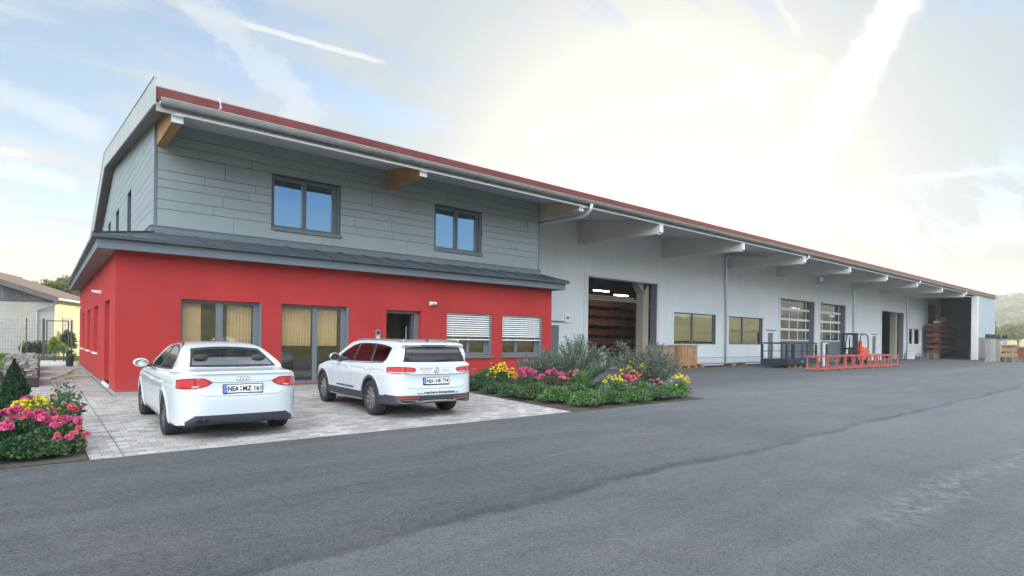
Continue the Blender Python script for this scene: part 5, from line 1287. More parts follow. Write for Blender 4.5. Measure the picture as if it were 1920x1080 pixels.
    P = car.rear([(-.26, 1.352), (.26, 1.352)], .0); sp_ = lamp_patch(car, root, [(-.27, 1.372), (.27, 1.372)], [(-.27, 1.387), (.27, 1.387)], 'brake_light', 'lens_red', proj=car.rear, off=.004)
    q = car.rear([(.02, 1.085), (.12, 1.09), (.40, 1.11)], .018); MB().tube([tuple(p) for p in q], [.014, .011, .006], 6).build('rear_wiper', 'black', root)
    # round emblem with two stacked letters
    mb = MB(); cx, cz, rr_ = .0, .905, .056
    q = car.rear([(cx + rr_ * math.cos(t), cz + rr_ * math.sin(t)) for t in [2 * math.pi * k / 30 for k in range(31)]], .007); mb.tube(q, .0055, 6)
    for pl_ in ([(-.022, .052), (0, .004), (.022, .052)], [(-.047, .028), (-.022, -.047), (0, -.002), (.022, -.047), (.047, .028)]):
        mb.tube(car.rear([(cx + a, cz + b) for a, b in pl_], .007), .0055, 6)
    mb.build('round_emblem', 'chrome', root, smooth=True)
    number_plate(root, 'NEA|HR 774', tuple(car.rear([(-.01, .708)], .014)[0]), R(-3))
    lettering(car, root, 'Rückert', .075, car.rear, -.215, .935, 'ink_red', 'lettering', shear=.25, spacing=1.05)
    rp = random.Random(4)   # lines of print too small to read in the photo: broken hair-thin dashes
    for xa, xb, zs3 in ((-.315, -.115, (.893, .873, .853)), (.115, .265, (.918,)), (.115, .325, (.896, .874))):
        for z in zs3:
            mb = MB(); x = xa
            while x < xb - .01:
                L = min(rp.uniform(.012, .035), xb - x); A, C = strip(car.rear, [(x, z), (x + L / 2, z), (x + L, z)], .006, .004, 4); add_strip(mb, A, C); x += L + .006
            mb.build('small_print', 'ink_grey', root, fix=False)
    for s_, sz, xa, xb, bo in (('www.', .036, -.412, -.290, .0012), ('rueckert-dottenheim', .070, -.275, .395, .0022), ('.de', .036, .405, .465, .0012)):
        v, f = text_mesh(s_, sz, bold=bo); xs_ = [p[0] for p in v]; k = (xb - xa) / (max(xs_) - min(xs_)); y0_ = -.024 if sz > .05 else -.013
        P = car.rear(np.array([[(x - min(xs_)) * k + xa, y + .494 + (0 if sz > .05 else -.012)] for x, y, _ in v]), .004); mb = MB(); mb.add(P, f); mb.build('web_lettering', 'ink', root, fix=False)
    sl = lambda q, o: car.side(q, o, -1)
    lettering(car, root, 'www.rueckert-dottenheim.de', .085, sl, 1.35, .50, 'ink', 'side_lettering', mirror=True, bold=.0015, off=.004)
    sr = lambda q, o: car.side(q, o, 1)
    lettering(car, root, 'www.rueckert-dottenheim.de', .085, sr, 1.35, .50, 'ink', 'side_lettering', mirror=False, bold=.0015, off=.004)
    return root
make_estate()
# ------------------------------------------------------------------ barn, fence, gate, stones on the left
b = empty('old_barn', (.6, 46.0, 0), R(-19.3), 'old block barn with a weathered board gable behind the wire fence', 'barn')
BO = -Vector(b.location)  # children keep the barn's own straight plan
def bp(mb, name, mat, par=b):
    o = mb.build(name, mat, par)
    if par is b: o.location = BO
    return o
M['block_wall'] = varied('rendered_block_wall', (.35, .345, .32), .9, 0, .12, .9, bscale=12, bstr=.3, tint=(.33, .32, .29))
M['barn_side_sunlit'] = varied('sunlit_barn_render', (.62, .55, .38), .9, 0, .08, 1.2, bstr=.2)  # yellow tint puts the low sun on this side into the colour
M['tile_roof'] = varied('old_tiles', (.10, .072, .06), .85, 0, .2, 2, bscale=8, bstr=.6)
bp(wall('y', 46.0, .3, -9.5, .60, 0, 3.55, []), 'front_wall', 'block_wall'); bp(MB().box(.60, .62, 46.0, 54.0, 0, 3.75), 'side_wall', 'barn_side_sunlit')
mj = MB()
for k in range(1, 8): mj.box(-9.5, .60, 45.994, 45.999, k * .46, k * .46 + .012)
bp(mj, 'front_wall', 'block_wall').name = 'block_joint'
bp(MB().box(-1.1, .59, 45.96, 45.995, 0, .25), 'plinth', 'concrete')
g = MB(); x = -9.5; rr2 = random.Random(3)
def barn_z(x): return 3.72 + (.95 - x) * .345 if x > -5 else 3.72 + 5.95 * .345 - (-5 - x) * .3
while x < .62:
    x1 = min(x + rr2.uniform(.18, .26), .62)
    if barn_z(x1) - .12 > 3.6: g.hexa([(x, 45.93, 3.56), (x1 - .012, 45.93, 3.56), (x1 - .012, 45.96, 3.56), (x, 45.96, 3.56), (x, 45.93, barn_z(x) - .16), (x1 - .012, 45.93, barn_z(x1) - .16), (x1 - .012, 45.96, barn_z(x1) - .16), (x, 45.96, barn_z(x) - .16)])
    x = x1
bp(g, 'gable_boards', 'old_wood')
bp(MB().prism([(-9.5, 3.5), (.6, 3.5), (.6, barn_z(.6) - .1), (-5, barn_z(-5) - .1), (-9.5, barn_z(-9.5) - .1)], 'y', 45.965, 45.99), 'gable_backing', 'gate_dark' if 0 else 'old_wood')
g = MB()
for (xa, xb) in ((-5, .98), (-10, -5)):
    g.hexa([(xa, 45.3, barn_z(xa)), (xb, 45.3, barn_z(xb)), (xb, 54.4, barn_z(xb)), (xa, 54.4, barn_z(xa)), (xa, 45.3, barn_z(xa) + .09), (xb, 45.3, barn_z(xb) + .09), (xb, 54.4, barn_z(xb) + .09), (xa, 54.4, barn_z(xa) + .09)])
bp(g, 'roof', 'tile_roof')
g = MB(); g.hexa([(-5, 45.27, barn_z(-5) - .24), (.99, 45.27, barn_z(.98) - .24), (.99, 45.31, barn_z(.98) - .24), (-5, 45.31, barn_z(-5) - .24), (-5, 45.27, barn_z(-5) + .02), (.99, 45.27, barn_z(.98) + .02), (.99, 45.31, barn_z(.98) + .02), (-5, 45.31, barn_z(-5) + .02)])
bp(g, 'barge_board', 'old_wood')
bp(MB().tube([(1.06, 45.3, 3.66), (1.06, 54.3, 3.66)], .08, 10), 'gutter', 'zinc')
bp(MB().tube([(1.06, 45.4, 3.6), (.9, 45.5, 3.4), (-.2, 45.88, 3.0), (-.27, 45.90, 2.9), (-.27, 45.90, .1)], .05, 8), 'downpipe', 'zinc')
for (x0, z0, x1, z1) in ((.625, .2, .65, 2.6),): bp(MB().box(x0, x1, 47.2, 49.2, z0, z1), 'side_door', 'block_wall')
def post(x, y, h, w=.06): return MB().box(-w / 2, w / 2, -w / 2, w / 2, 0, h)
M['gate_dark'] = varied('gate_steel', (.05, .055, .055), .6, .1, .2, 3, bstr=0)
fe = empty('wire_fence', (-.67, 42.1, 0), 0, 'thin dark wire mesh fence in front of the barn', 'fence')
for x in (-9.0, -6.2, -3.4, -.0): MB().box(x - .03, x + .03, -.03, .03, 0, 2.4).build('post', 'gate_dark', fe)
m_ = MB(); 
for k in range(10): z = .15 + k * .235; m_.box(-9.0, .66, -.004, .004, z, z + .007)
for k in range(78): x = -9.0 + k * .125; m_.box(x - .002, x + .002, -.004, .004, .1, 2.3)
m_.build('wire_mesh', 'gate_dark', fe)
ga = empty('garden_gate', (.08, 42.05, 0), 0, 'open-framed dark steel gate at the end of the paved path', 'gate')
MB().box(-.06, .06, -.06, .06, 0, 2.38).build('gate_post', 'gate_dark', ga); MB().box(1.22, 1.30, -.04, .04, 0, 2.34).build('gate_post', 'gate_dark', ga)
f = MB(); f.box(.11, .17, -.03, .03, .08, 2.3).box(1.08, 1.14, -.03, .03, .08, 2.3).box(.17, 1.08, -.03, .03, 2.24, 2.3).box(.17, 1.08, -.03, .03, .08, .14); f.build('gate_frame', 'gate_dark', ga)
m_ = MB()
for k in range(1, 9): m_.box(.17, 1.08, -.003, .003, .14 + k * .24, .146 + k * .24)
for k in range(1, 8): m_.box(.17 + k * .115, .173 + k * .115, -.003, .003, .14, 2.24)
m_.build('wire_mesh', 'gate_dark', ga); MB().box(.06, .11, -.09, -.03, 1.0, 1.15).build('lock', 'gate_dark', ga)
# stone rows: pallets stacked with flat slabs
def stone_stack(x, y, w, d, h, rows, seed, lab, dark=True):
    r_ = random.Random(seed); e = empty('stone_stack', (x, y, 0), 0, lab, 'stones', 'stacks of natural stone beside the path')
    if dark: MB().box(0, w, 0, d, 0, .26).build('crate', 'rock_dark', e)
    m = MB(); z = .26 if dark else .0
    for k in range(rows):
        hh = (h - z) / (rows - k) * r_.uniform(.8, 1.2) if k < rows - 1 else h - z
        xx = 0
        while xx < w - .05:
            ww = min(r_.uniform(.16, .42), w - xx); yy = 0
            while yy < d - .1:
                dd = min(r_.uniform(.22, .5), d - yy); j = lambda: r_.uniform(-.045, .045)
                m.hexa([(xx + j(), yy + j(), z), (xx + ww - .01 + j(), yy + j(), z), (xx + ww - .01 + j(), yy + dd - .02, z), (xx + j(), yy + dd - .02, z),
                        (xx + .03 + j(), yy + .02 + j(), z + hh * r_.uniform(.62, 1.02)), (xx + ww - .04 + j(), yy + .02, z + hh * r_.uniform(.62, 1.02)), (xx + ww - .04, yy + dd - .05, z + hh * r_.uniform(.62, 1.02)), (xx + .03, yy + dd - .05 + j(), z + hh * r_.uniform(.62, 1.02))]); yy += dd
            xx += ww
        z += hh * .86
    m.build('slab_pile', 'stone', e); return e
stone_stack(-.80, 21.2, .74, 3.2, .70, 6, 1, 'stone slabs on a black crate, nearest stack beside the path')
stone_stack(-.98, 25.4, .9, 3.4, .74, 6, 2, 'stone slabs in the second stack beside the path', False)
stone_stack(-1.0, 29.8, .92, 4.0, .66, 6, 3, 'low stone slabs in the furthest stack beside the path', False)
stone_stack(-2.7, 24.0, 1.4, 6.0, .55, 4, 4, 'spread stone slabs behind the dark conifer', False)
stone_stack(-4.6, 23.0, 1.6, 7.0, .50, 4, 5, 'spread stone slabs at the left edge of the photo', False)
# things by the gate
def stick(pts, r, nm='branch'): return MB().tube(pts, r, 6)
rr3 = random.Random(5)
for i_, (x, y, a, L) in enumerate(((.25, 24.3, .15, 1.3), (.35, 25.0, .9, 1.5), (.75, 27.5, 1.1, 1.9), (.6, 24.4, -.05, 1.2))):
    pts = [(0, 0, .03)]; ang = a
    for k in range(5): ang += rr3.uniform(-.3, .3); p = pts[-1]; pts.append((p[0] + L / 5 * math.cos(ang), p[1] + L / 5 * math.sin(ang) * 1.6, .03 + rr3.uniform(0, .05)))
    e = empty('cut_branch', (x, y, .004), 0, ['pale cut branch, nearest on the paved path', 'crooked pale branch lying across the paved path', 'long pale branch on the path nearer the gate', 'thin pale branch beside the stone stack'][i_], 'branch', 'cut branches on the path')
    MB().tube(pts, [.035, .03, .028, .022, .016, .01], 6).build('limb', 'rope_yellow', e, smooth=True)
    q = pts[2]; MB().tube([q, (q[0] + .25, q[1] + .5, .06), (q[0] + .3, q[1] + .9, .03)], [.018, .012, .006], 5).build('twig', 'rope_yellow', e, smooth=True)
e = empty('plant_tub', (1.02, 33.8, .004), 0, 'dark planter with a green pot plant at the corner of the red side wall', 'planter')
MB().lathe([(0, 0), (.13, 0), (.17, .4), (.15, .42), (0, .38)], (0, 0, 0), 'z', 16).build('tub', 'steel_navy', e)
TUB = e
e2 = empty('garden_stool', (.75, 40.2, .004), 0, 'small dark stool beside the steel gate', 'stool')
MB().box(-.25, .25, -.2, .2, .62, .72).build('seat', 'black', e2)
for sx in (-1, 1):
    for sy in (-1, 1): MB().box(sx * .2 - .03, sx * .2 + .03, sy * .16 - .03, sy * .16 + .03, 0, .62).build('leg', 'black', e2)

# ------------------------------------------------------------------ pallets, crates
def pallet(mb, x, y, z, L=1.2, W=.8, planks=7):
    for k in range(3):
        yy = y + (W - .1) * k / 2
        mb.box(x, x + L, yy, yy + .1, z, z + .022)
        for j in range(3): mb.box(x + (L - .14) * j / 2, x + (L - .14) * j / 2 + .14, yy + .001, yy + .099, z + .023, z + .10)
    for k in range(3): mb.box(x + (L - .14) * k / 2, x + (L - .14) * k / 2 + .14, y, y + W, z + .101, z + .122)
    for k in range(planks):
        yy = y + (W - .085) * k / (planks - 1); mb.box(x, x + L, yy, yy + .085, z + .123, z + .144)
    return mb
e = empty('wooden_crate', (27.7, 18.75, 0), R(0), 'tall slatted crate of fresh wood under the wide hall window', 'crate')
m = MB(); m.box(-.05, 1.65, -.05, .85, 1.27, 1.33); m.build('top_board', 'pallet_grey', e)
m = MB()
for k in range(6): x = .05 + k * .27; m.box(x, x + .13, -.03, -.005, .16, 1.265)
for k in range(3): y = .05 + k * .28; m.box(-.03, -.005, y, y + .15, .16, 1.265); m.box(1.60, 1.625, y, y + .15, .16, 1.265)
m.build('slats', 'pallet', e); m = MB(); m.box(.0, 1.6, 0, .8, .16, 1.26); m.build('inner_box', 'crate_orange', e)
pallet(MB(), 0, 0, 0, 1.6, .8).build('pallet_base', 'crate_orange', e)
e = empty('wooden_crate', (26.2, 18.9, 0), R(4), 'second slatted crate, half hidden behind the olive bush', 'crate')
m = MB(); m.box(-.05, 1.3, -.05, .85, 1.25, 1.30); m.build('top_board', 'pallet_grey', e); m = MB(); m.box(.0, 1.25, 0, .8, .15, 1.245); m.build('inner_box', 'pallet_grey', e)
m = MB()
for k in range(5): x = .02 + k * .27; m.box(x, x + .12, -.03, -.005, .15, 1.245)
m.build('slats', 'pallet', e); pallet(MB(), 0, 0, 0, 1.25, .8).build('pallet_base', 'pallet', e)
# boards lying on trestle blocks along the wall
for i_, (x, y, L, lab) in enumerate(((29.9, 19.35, 4.6, 'pale planks on low blocks under the first wide window'), (35.2, 19.5, 5.0, 'pale planks on low blocks under the second wide window'))):
    e = empty('plank_bundle', (x, y, 0), R(1.5), lab, 'planks')
    m = MB()
    for k in range(4): m.box(0, L, -.3 + k * .17, -.15 + k * .17, .17, .21)
    m.build('planks', 'pallet_grey', e)
    for k in (.35, L - .5):
        MB().box(k, k + .16, -.34, .38, .0, .168).build('block', 'crate_orange', e)
# dark steel lifting cage on a pallet
e = empty('steel_cage', (34.3, 15.9, 0), R(3), 'dark navy steel work cage standing on a pallet in front of the glazed gate', 'cage')
L, W, H = 4.7, 1.6, 1.5
def cb(name, *bars, w=.09):
    m = MB()
    for p, q in bars: m.bar(p, q, w)
    return m.build(name, 'steel_navy', e)
z0 = .22; MB().box(0, L, 0, W, z0, z0 + .32).build('base_tray', 'steel_navy', e)
for x in (.06, L - .06):
    for y in (.06, W - .06): MB().box(x - .06, x + .06, y - .06, y + .06, z0 + .33, H - .07).build('corner_post', 'steel_navy', e)
cb('top_rail', ((0, .05, H), (L, .05, H))); cb('top_rail', ((0, W - .05, H), (L, W - .05, H))); cb('top_rail', ((.05, .1, H), (.05, W - .1, H))); cb('top_rail', ((L - .05, .1, H), (L - .05, W - .1, H)))
for x in (1.15, 2.35, 3.2): MB().box(x - .04, x + .04, .03, .09, z0 + .33, H - .05).build('upright', 'steel_navy', e)
for x in (1.5, 3.0): MB().box(x - .03, x + .03, W - .08, W - .03, z0 + .33, H - .05).build('upright', 'steel_navy', e)
cb('middle_rail', ((.1, .06, 1.0), (L - .1, .06, 1.0)), w=.04); cb('middle_rail', ((.1, W - .06, 1.0), (L - .1, W - .06, 1.0)), w=.04)
MB().box(2.0, 2.45, -.012, -.002, z0 + .10, z0 + .22).build('blue_sticker', 'plate_blue', e)
m = MB(); pallet(m, .6, .1, 0, 1.9, 1.2); pallet(m, 2.9, -.1, 0, 1.9, 1.2); m.build('pallet_base', 'pallet', e)
e = empty('leaning_profiles', (40.2, 16.2, 0), 0, 'two pale upright profiles leaning at the right end of the steel cage', 'frame')
MB().box(0, .14, 0, .1, 0, 1.5).build('upright', 'beam_white', e); MB().box(.45, .57, 0, .1, 0, 1.45).build('upright', 'steel_navy', e); MB().box(0, .57, .0, .1, 1.5, 1.56).build('top_bar', 'beam_white', e)
# red ladder frame lying on blocks
e = empty('steel_barrier', (32.35, 13.35, 0), R(.2), 'long red steel barrier frame standing on the asphalt before the forklift', 'frame')
L = 12.6
for y, nm in ((0, 'front'), (.55, 'rear')):
    MB().bar((0 if y == 0 else -.2, y, .80), (L, y, .80), .075).build('top_rail', 'paint_red', e); MB().bar((0 if y == 0 else -.2, y, .12), (L, y, .12), .085).build('bottom_rail', 'paint_red', e)
    n = 10
    for k in range(n + 1): x = L * k / n; MB().box(x - .035, x + .035, y - .03, y + .03, .165, .76).build('upright', 'paint_red', e)
for x in (.0, L * .5, L):
    for z in (.12, .80): MB().bar((x, .04, z), (x, .51, z), .06).build('cross_rail', 'paint_red', e)
for k in range(6): x = .6 + k * 2.3; MB().box(x, x + .7, -.08, .08, .0, .075).build('block', 'board_red', e)
# ------------------------------------------------------------------ forklift (mast towards -x, counterweight towards +x)
def forklift():
    e = empty('forklift', (47.0, 17.2, 0), R(2), 'red counterbalance forklift with a dark mast parked by the glazed gates', 'forklift')
    m = MB(); m.prism([(1.35, .28), (2.75, .30), (2.95, .45), (3.0, .95), (2.75, 1.15), (2.15, 1.28), (1.75, 1.25), (1.55, .85), (1.35, .75)], 'y', -.55, .55); m.v = [(a, b * (1 - .12 * max(0, a - 2.4)), c) for a, b, c in m.v]
    o = m.build('counterweight', 'fork_red', e); bv = o.modifiers.new('bevel', 'BEVEL'); bv.width = .06; bv.segments = 3
    m = MB(); m.prism([(.35, .28), (1.35, .28), (1.35, .70), (.95, .72), (.40, .60)], 'y', -.5, .5); m.build('chassis', 'fork_red', e)
    for s_ in (-1, 1): m = MB(); m.lathe([(.34, s_ * .48), (.37, s_ * .48), (.37, s_ * .64), (.34, s_ * .64)], (.62, 0, .32), 'y', 20, a0=0, a1=math.pi); m.build('mudguard', 'fork_red', e)
    m = MB(); m.box(1.35, 1.95, -.30, .30, 1.0, 1.15).hexa([(1.85, -.28, 1.1), (2.0, -.28, 1.1), (2.0, .28, 1.1), (1.85, .28, 1.1), (2.0, -.24, 1.72), (2.12, -.24, 1.72), (2.12, .24, 1.72), (2.0, .24, 1.72)]); m.build('driver_seat', 'fork_red', e)
    for s_ in (-.48, .48):
        m = MB(); m.tube([(.62, s_, .7), (.80, s_, 1.5), (1.05, s_, 2.12), (1.35, s_, 2.26), (2.15, s_, 2.26), (2.5, s_, 2.15), (2.66, s_, 1.85), (2.70, s_, 1.1)], .042, 8); m.build('overhead_guard', 'black', e, smooth=True)
    m = MB()
    for k in range(7): x = 1.15 + k * .2; m.bar((x, -.47, 2.27), (x, .47, 2.27), .04)
    m.build('guard_grille', 'black', e)
    m = MB()
    for s_ in (-.46, .46): m.box(.06, .26, s_ - .09, s_ + .09, .08, 2.30); m.box(-.06, .05, s_ * .76 - .07, s_ * .76 + .07, .10, 2.24)
    m.box(.02, .22, -.54, .54, 2.18, 2.32).box(.02, .20, -.50, .50, 1.1, 1.22).box(.05, .2, -.4, .4, .2, .32).build('mast', 'steel_navy', e)
    MB().tube([(.14, 0, .3), (.14, 0, 1.9)], .05, 8).tube([(.14, .0, 1.9), (.14, 0, 2.1)], .03, 6).build('lift_cylinder', 'steel_navy', e)
    m = MB(); m.box(-.14, -.05, -.52, .52, .12, .24).box(-.14, -.05, -.52, .52, .52, .62)
    for k in range(7): y = -.48 + k * .16; m.box(-.12, -.07, y - .015, y + .015, .62, 1.15)
    m.box(-.12, -.07, -.5, .5, 1.15, 1.2).build('carriage', 'black', e)
    for s_ in (-.28, .28): MB().box(-.19, -.145, s_ - .05, s_ + .05, .05, .65).box(-1.2, -.19, s_ - .05, s_ + .05, .05, .09).build('fork', 'black', e)
    for x, r_ in ((.62, .32), (2.3, .27)):
        for s_ in (-1, 1):
            w_ = MB().lathe([(r_ * .5, -.1), (r_ * .9, -.1), (r_, -.07), (r_, .07), (r_ * .9, .1), (r_ * .5, .1)], (x, s_ * .5, r_), 'y', 24).build('wheel', 'tyre', e, smooth=True)
            MB().lathe([(0, -.06), (r_ * .2, -.07), (r_ * .5, -.09), (r_ * .5, .09), (r_ * .2, .07), (0, .06)], (x, s_ * .5, r_), 'y', 20).build('rim', 'white_trim', w_)
    MB().tube([(.95, 0, .7), (1.15, 0, 1.2)], .03, 8).build('steering_column', 'black', e); MB().tube([(1.13 - .1 * math.sin(t), .15 * math.cos(t), 1.22 + .1 * math.sin(t)) for t in [2 * math.pi * k / 16 for k in range(17)]], .014, 6).build('steering_wheel', 'black', e)
    MB().box(2.35, 2.65, -.05, .05, 1.3, 1.42).build('warning_lamp', 'ink_grey', e)
forklift()
e = empty('bollard_block', (56.8, 19.6, 0), 0, 'low row of red and white striped blocks left of the far gate', 'barrier')
for k in range(12): MB().box(k * .35, k * .35 + .345, -.1, .1, .02, .62).build('block', 'white' if k % 2 else 'paint_red', e)
e = empty('utility_box', (70.55, 19.8, 0), 0, 'small white box at the foot of the far downpipe', 'box'); MB().box(-.45, .15, -.25, .25, 0, .75).build('housing', 'white', e); MB().box(-.48, .18, -.28, .28, .751, .80).build('lid', 'white_trim', e)
# ------------------------------------------------------------------ racks with boards
def rack(x, y, n, dx, levels, h, dep, lab, lz0=.55):
    e = empty('storage_rack', (x, y, 0), 0, lab, 'rack')
    for k in range(n): MB().box(k * dx - .09, k * dx + .09, 0, .12, .012, h).build('post', 'steel_blue', e)
    m = MB()
    for k in range(n):
        for j in range(levels): z = lz0 + j * (h - lz0 - .2) / max(1, levels - 1); m.box(k * dx - .05, k * dx + .05, -dep, .0, z - .07, z)
        MB().box(k * dx - .1, k * dx + .1, -dep - .1, .3, .013, .14).build('foot', 'steel_blue', e)
    m.build('arms', 'steel_blue', e)
    return [lz0 + j * (h - lz0 - .2) / max(1, levels - 1) for j in range(levels)]
WORDS = ['lowest', 'second lowest', 'third', 'fourth', 'fifth', 'sixth', 'topmost']
def bundles(x, y, L, dep, zs_, where, seed, mats=('board_red', 'board_orange'), hmax=.3, colw='red-brown'):
    r_ = random.Random(seed)
    for j, z in enumerate(zs_):
        nm = WORDS[j] if j < len(zs_) - 1 else 'topmost'
        e = empty('board_stack', (x, y, z), 0, f'boards on the {nm} level of the {where}', 'boards', f'boards stored on the {where}')
        mt = mats[j % len(mats)]
        m = MB(); zz = .005; k = 0; tot = r_.uniform(hmax * .6, hmax)
        while zz < tot: m.box(r_.uniform(-.25, .15), L + r_.uniform(-.2, .3), -dep + r_.uniform(0, .12), -.05 + r_.uniform(-.05, .02), zz, zz + .045); zz += .052
        m.build('boards', mt, e)
        m = MB(); m.box(.4, .9, -dep + .1, -dep + .6, zz, zz + r_.uniform(.06, .16)); m.build('offcut', mats[(j + 1) % len(mats)], e)
zz_ = rack(28.3, 28.9, 4, 2.5, 6, 4.2, 1.1, 'blue cantilever rack seen through the open gate, left part'); bundles(27.9, 28.9, 8.2, 1.1, zz_, 'left rack in the open hall', 3, hmax=.58)
e = empty('wall_panel_stack', (33.6, 26.2, 0), 0, 'upright orange wooden panels stored inside the open hall', 'panels')
for k in range(3): MB().box(.0 + k * .02, 3.6, k * .22, k * .22 + .12, .1, 4.0).build('panel', 'board_orange', e)
zz_ = rack(33.3, 25.6, 3, 2.0, 5, 4.0, .9, 'blue cantilever rack behind the pale column in the open hall'); bundles(33.2, 25.6, 4.2, .9, zz_, 'right rack in the open hall', 8, hmax=.5)
e = empty('white_barrel', (25.4, 22.6, .013), 0, 'white barrel with a red lid inside the open gate', 'barrel')
MB().lathe([(0, 0), (.27, 0), (.28, .3), (.27, .8), (0, .8)], (0, 0, 0), 'z', 20).build('body', 'white', e, smooth=False); MB().lathe([(0, .801), (.285, .801), (.285, .86), (0, .86)], (0, 0, 0), 'z', 20).build('lid', 'paint_red', e)
e = empty('navy_bin', (27.3, 23.6, .013), 0, 'dark blue bin beside the white barrel inside the open gate', 'bin'); MB().hexa([(-.4, -.3, 0), (.4, -.3, 0), (.4, .3, 0), (-.4, .3, 0), (-.45, -.35, .9), (.45, -.35, .9), (.45, .35, .9), (-.45, .35, .9)]).build('body', 'steel_navy', e); MB().box(-.47, .47, -.37, .37, .901, .95).build('lid', 'steel_navy', e)
e = empty('saw_bench', (28.6, 22.6, .013), 0, 'wooden trestle bench just inside the open gate', 'bench')
MB().box(0, 2.2, 0, .8, .85, .92).build('top', 'pallet_grey', e)
for x in (.15, 2.0):
    for y in (.1, .7): MB().bar((x, y, .84), (x + (-.15 if x < 1 else .15), y, 0), .08).build('leg', 'pallet', e)
pallet(MB(), .2, -.1, .3).build('shelf', 'pallet_grey', e)
e = empty('panel_stack', (46.0, 21.35, .013), 0, 'bright red panels showing through the left glazed gate', 'panels')
for k in range(3): MB().box(k * .55, k * .55 + .5, 0, .08, .02, 4.1 - .1 * k).build('panel', 'fork_red', e)
MB().box(-.1, 1.8, .1, .2, .02, .3).build('foot', 'steel_navy', e)
# far gate interior and far end of the overhang
e = empty('machine', (67.6, 23.6, .013), 0, 'dim wrapped machine standing inside the far gate', 'machine')
m = MB(); m.box(0, 2.0, 0, 1.4, .02, 1.2).hexa([(.2, .2, 1.2), (1.6, .2, 1.2), (1.6, 1.2, 1.2), (.2, 1.2, 1.2), (.5, .4, 2.4), (1.3, .4, 2.4), (1.3, 1.0, 2.4), (.5, 1.0, 2.4)]); m.build('cover', 'pallet_grey', e); MB().tube([(.8, .6, 2.4), (.8, .6, 3.4), (1.6, .6, 3.6)], .12, 10).build('hose', 'zinc', e)
zz_ = rack(76.4, 19.9, 4, 2.2, 6, 3.8, 1.1, 'blue cantilever rack at the dark far end of the overhang'); bundles(75.9, 19.9, 8.0, 1.1, zz_, 'rack at the far end of the overhang', 12, hmax=.42)
e = empty('tarpaulin_box', (79.6, 19.0, 3.95), 0, 'brown carton on top of the far rack', 'box'); MB().box(0, 1.6, 0, .7, .25, .75).build('carton', 'pallet_grey', e)
e = empty('white_tube', (75.6, 19.1, 3.92), 0, 'white tube lying on top of the far rack', 'tube'); MB().tube([(0, 0, .12), (2.4, 0, .12)], .1, 10).build('tube_body', 'white', e)
for i_, (x, y, n, lab) in enumerate(((71.6, 19.2, 2, 'low grey pallets right of the far downpipe'), (74.2, 18.7, 4, 'stack of four pale pallets in front of the far rack'))):
    e = empty('pallet_stack', (x, y, 0), R(2 * i_), lab, 'pallets', 'pallets under the overhang')
    for k in range(n): pallet(MB(), 0, 0, k * .15, 2.2 if not i_ else 1.9, 1.1).build('pallet', 'pallet_grey', e)
e = empty('saw_horse', (79.0, 16.6, 0), 0, 'small wooden trestle with a red and white marker before the dark end wall', 'trestle')
for s_ in (-.35, .35):
    MB().bar((s_ - .3, 0, 0), (s_, 0, .85), .08).build('leg', 'pallet', e); MB().bar((s_ + .3, 0, 0), (s_, 0, .85), .08).build('leg', 'pallet', e)
MB().box(-.5, .5, -.06, .06, .86, .95).build('top_beam', 'pallet', e); MB().box(-.14, .14, -.10, -.07, .55, 1.1).build('marker', 'white', e); MB().box(-.12, .12, -.105, -.101, .4, .54).build('marker_red', 'paint_red', e)
# profiles, pallets and boxes outside the end wall
for i_, (x, y) in enumerate(((66.9, 12.7), (68.3, 12.6), (70.3, 12.6), (72.6, 12.5))):
    e = empty('wrapped_profile', (x, y, 0), R(0), ['leftmost pale wrapped profile standing before the end panel', 'second pale profile from the left before the end panel', 'third pale profile, slightly wider, left of the crates', 'rightmost pale wrapped profile behind the grey crates'][i_], 'profile', 'upright wrapped profiles')
    w_ = .34 if i_ < 2 else .46
    MB().box(0, w_, 0, .3, .12, 2.15).build('wrapping', 'wrap' if i_ % 2 else 'pallet_grey', e); MB().box(-.02, w_ + .02, -.02, .32, 2.151, 2.55).build('dark_head', 'black', e); MB().box(-.05, w_ + .05, -.05, .35, 0, .119).build('foot_block', 'pallet', e)
e = empty('pallet_stack', (70.6, 11.6, 0), R(2), 'mixed pallets and boards stacked beyond the end panel', 'pallets', 'pallet stacks beyond the hall')
for k in range(3): pallet(MB(), 0, 0, k * .15, 3.0, 1.2).build('pallet', 'pallet_grey', e)
MB().box(.2, 2.9, .1, 1.1, .46, .80).build('board_pack', 'pallet', e); pallet(MB(), .3, .1, .81, 2.4, 1.0).build('pallet', 'pallet', e); MB().box(.6, 2.6, .1, 1.0, .98, 1.5).build('crate', 'pallet', e); MB().box(.4, 2.9, .0, 1.1, 1.501, 1.62).build('top_board', 'pallet_grey', e)
e = empty('brick_pallet', (75.2, 11.3, 0), R(0), 'reddish brick pack on a pallet at the right edge of the photo', 'pallet', 'pallet stacks beyond the hall')
pallet(MB(), 0, 0, 0, 2.6, 1.2).build('pallet', 'pallet_grey', e); MB().box(.1, 2.5, .1, 1.1, .146, 1.35).build('brick_pack', 'board_red', e); MB().box(.0, 2.6, .0, 1.2, 1.351, 1.45).build('cover', 'pallet_grey', e)
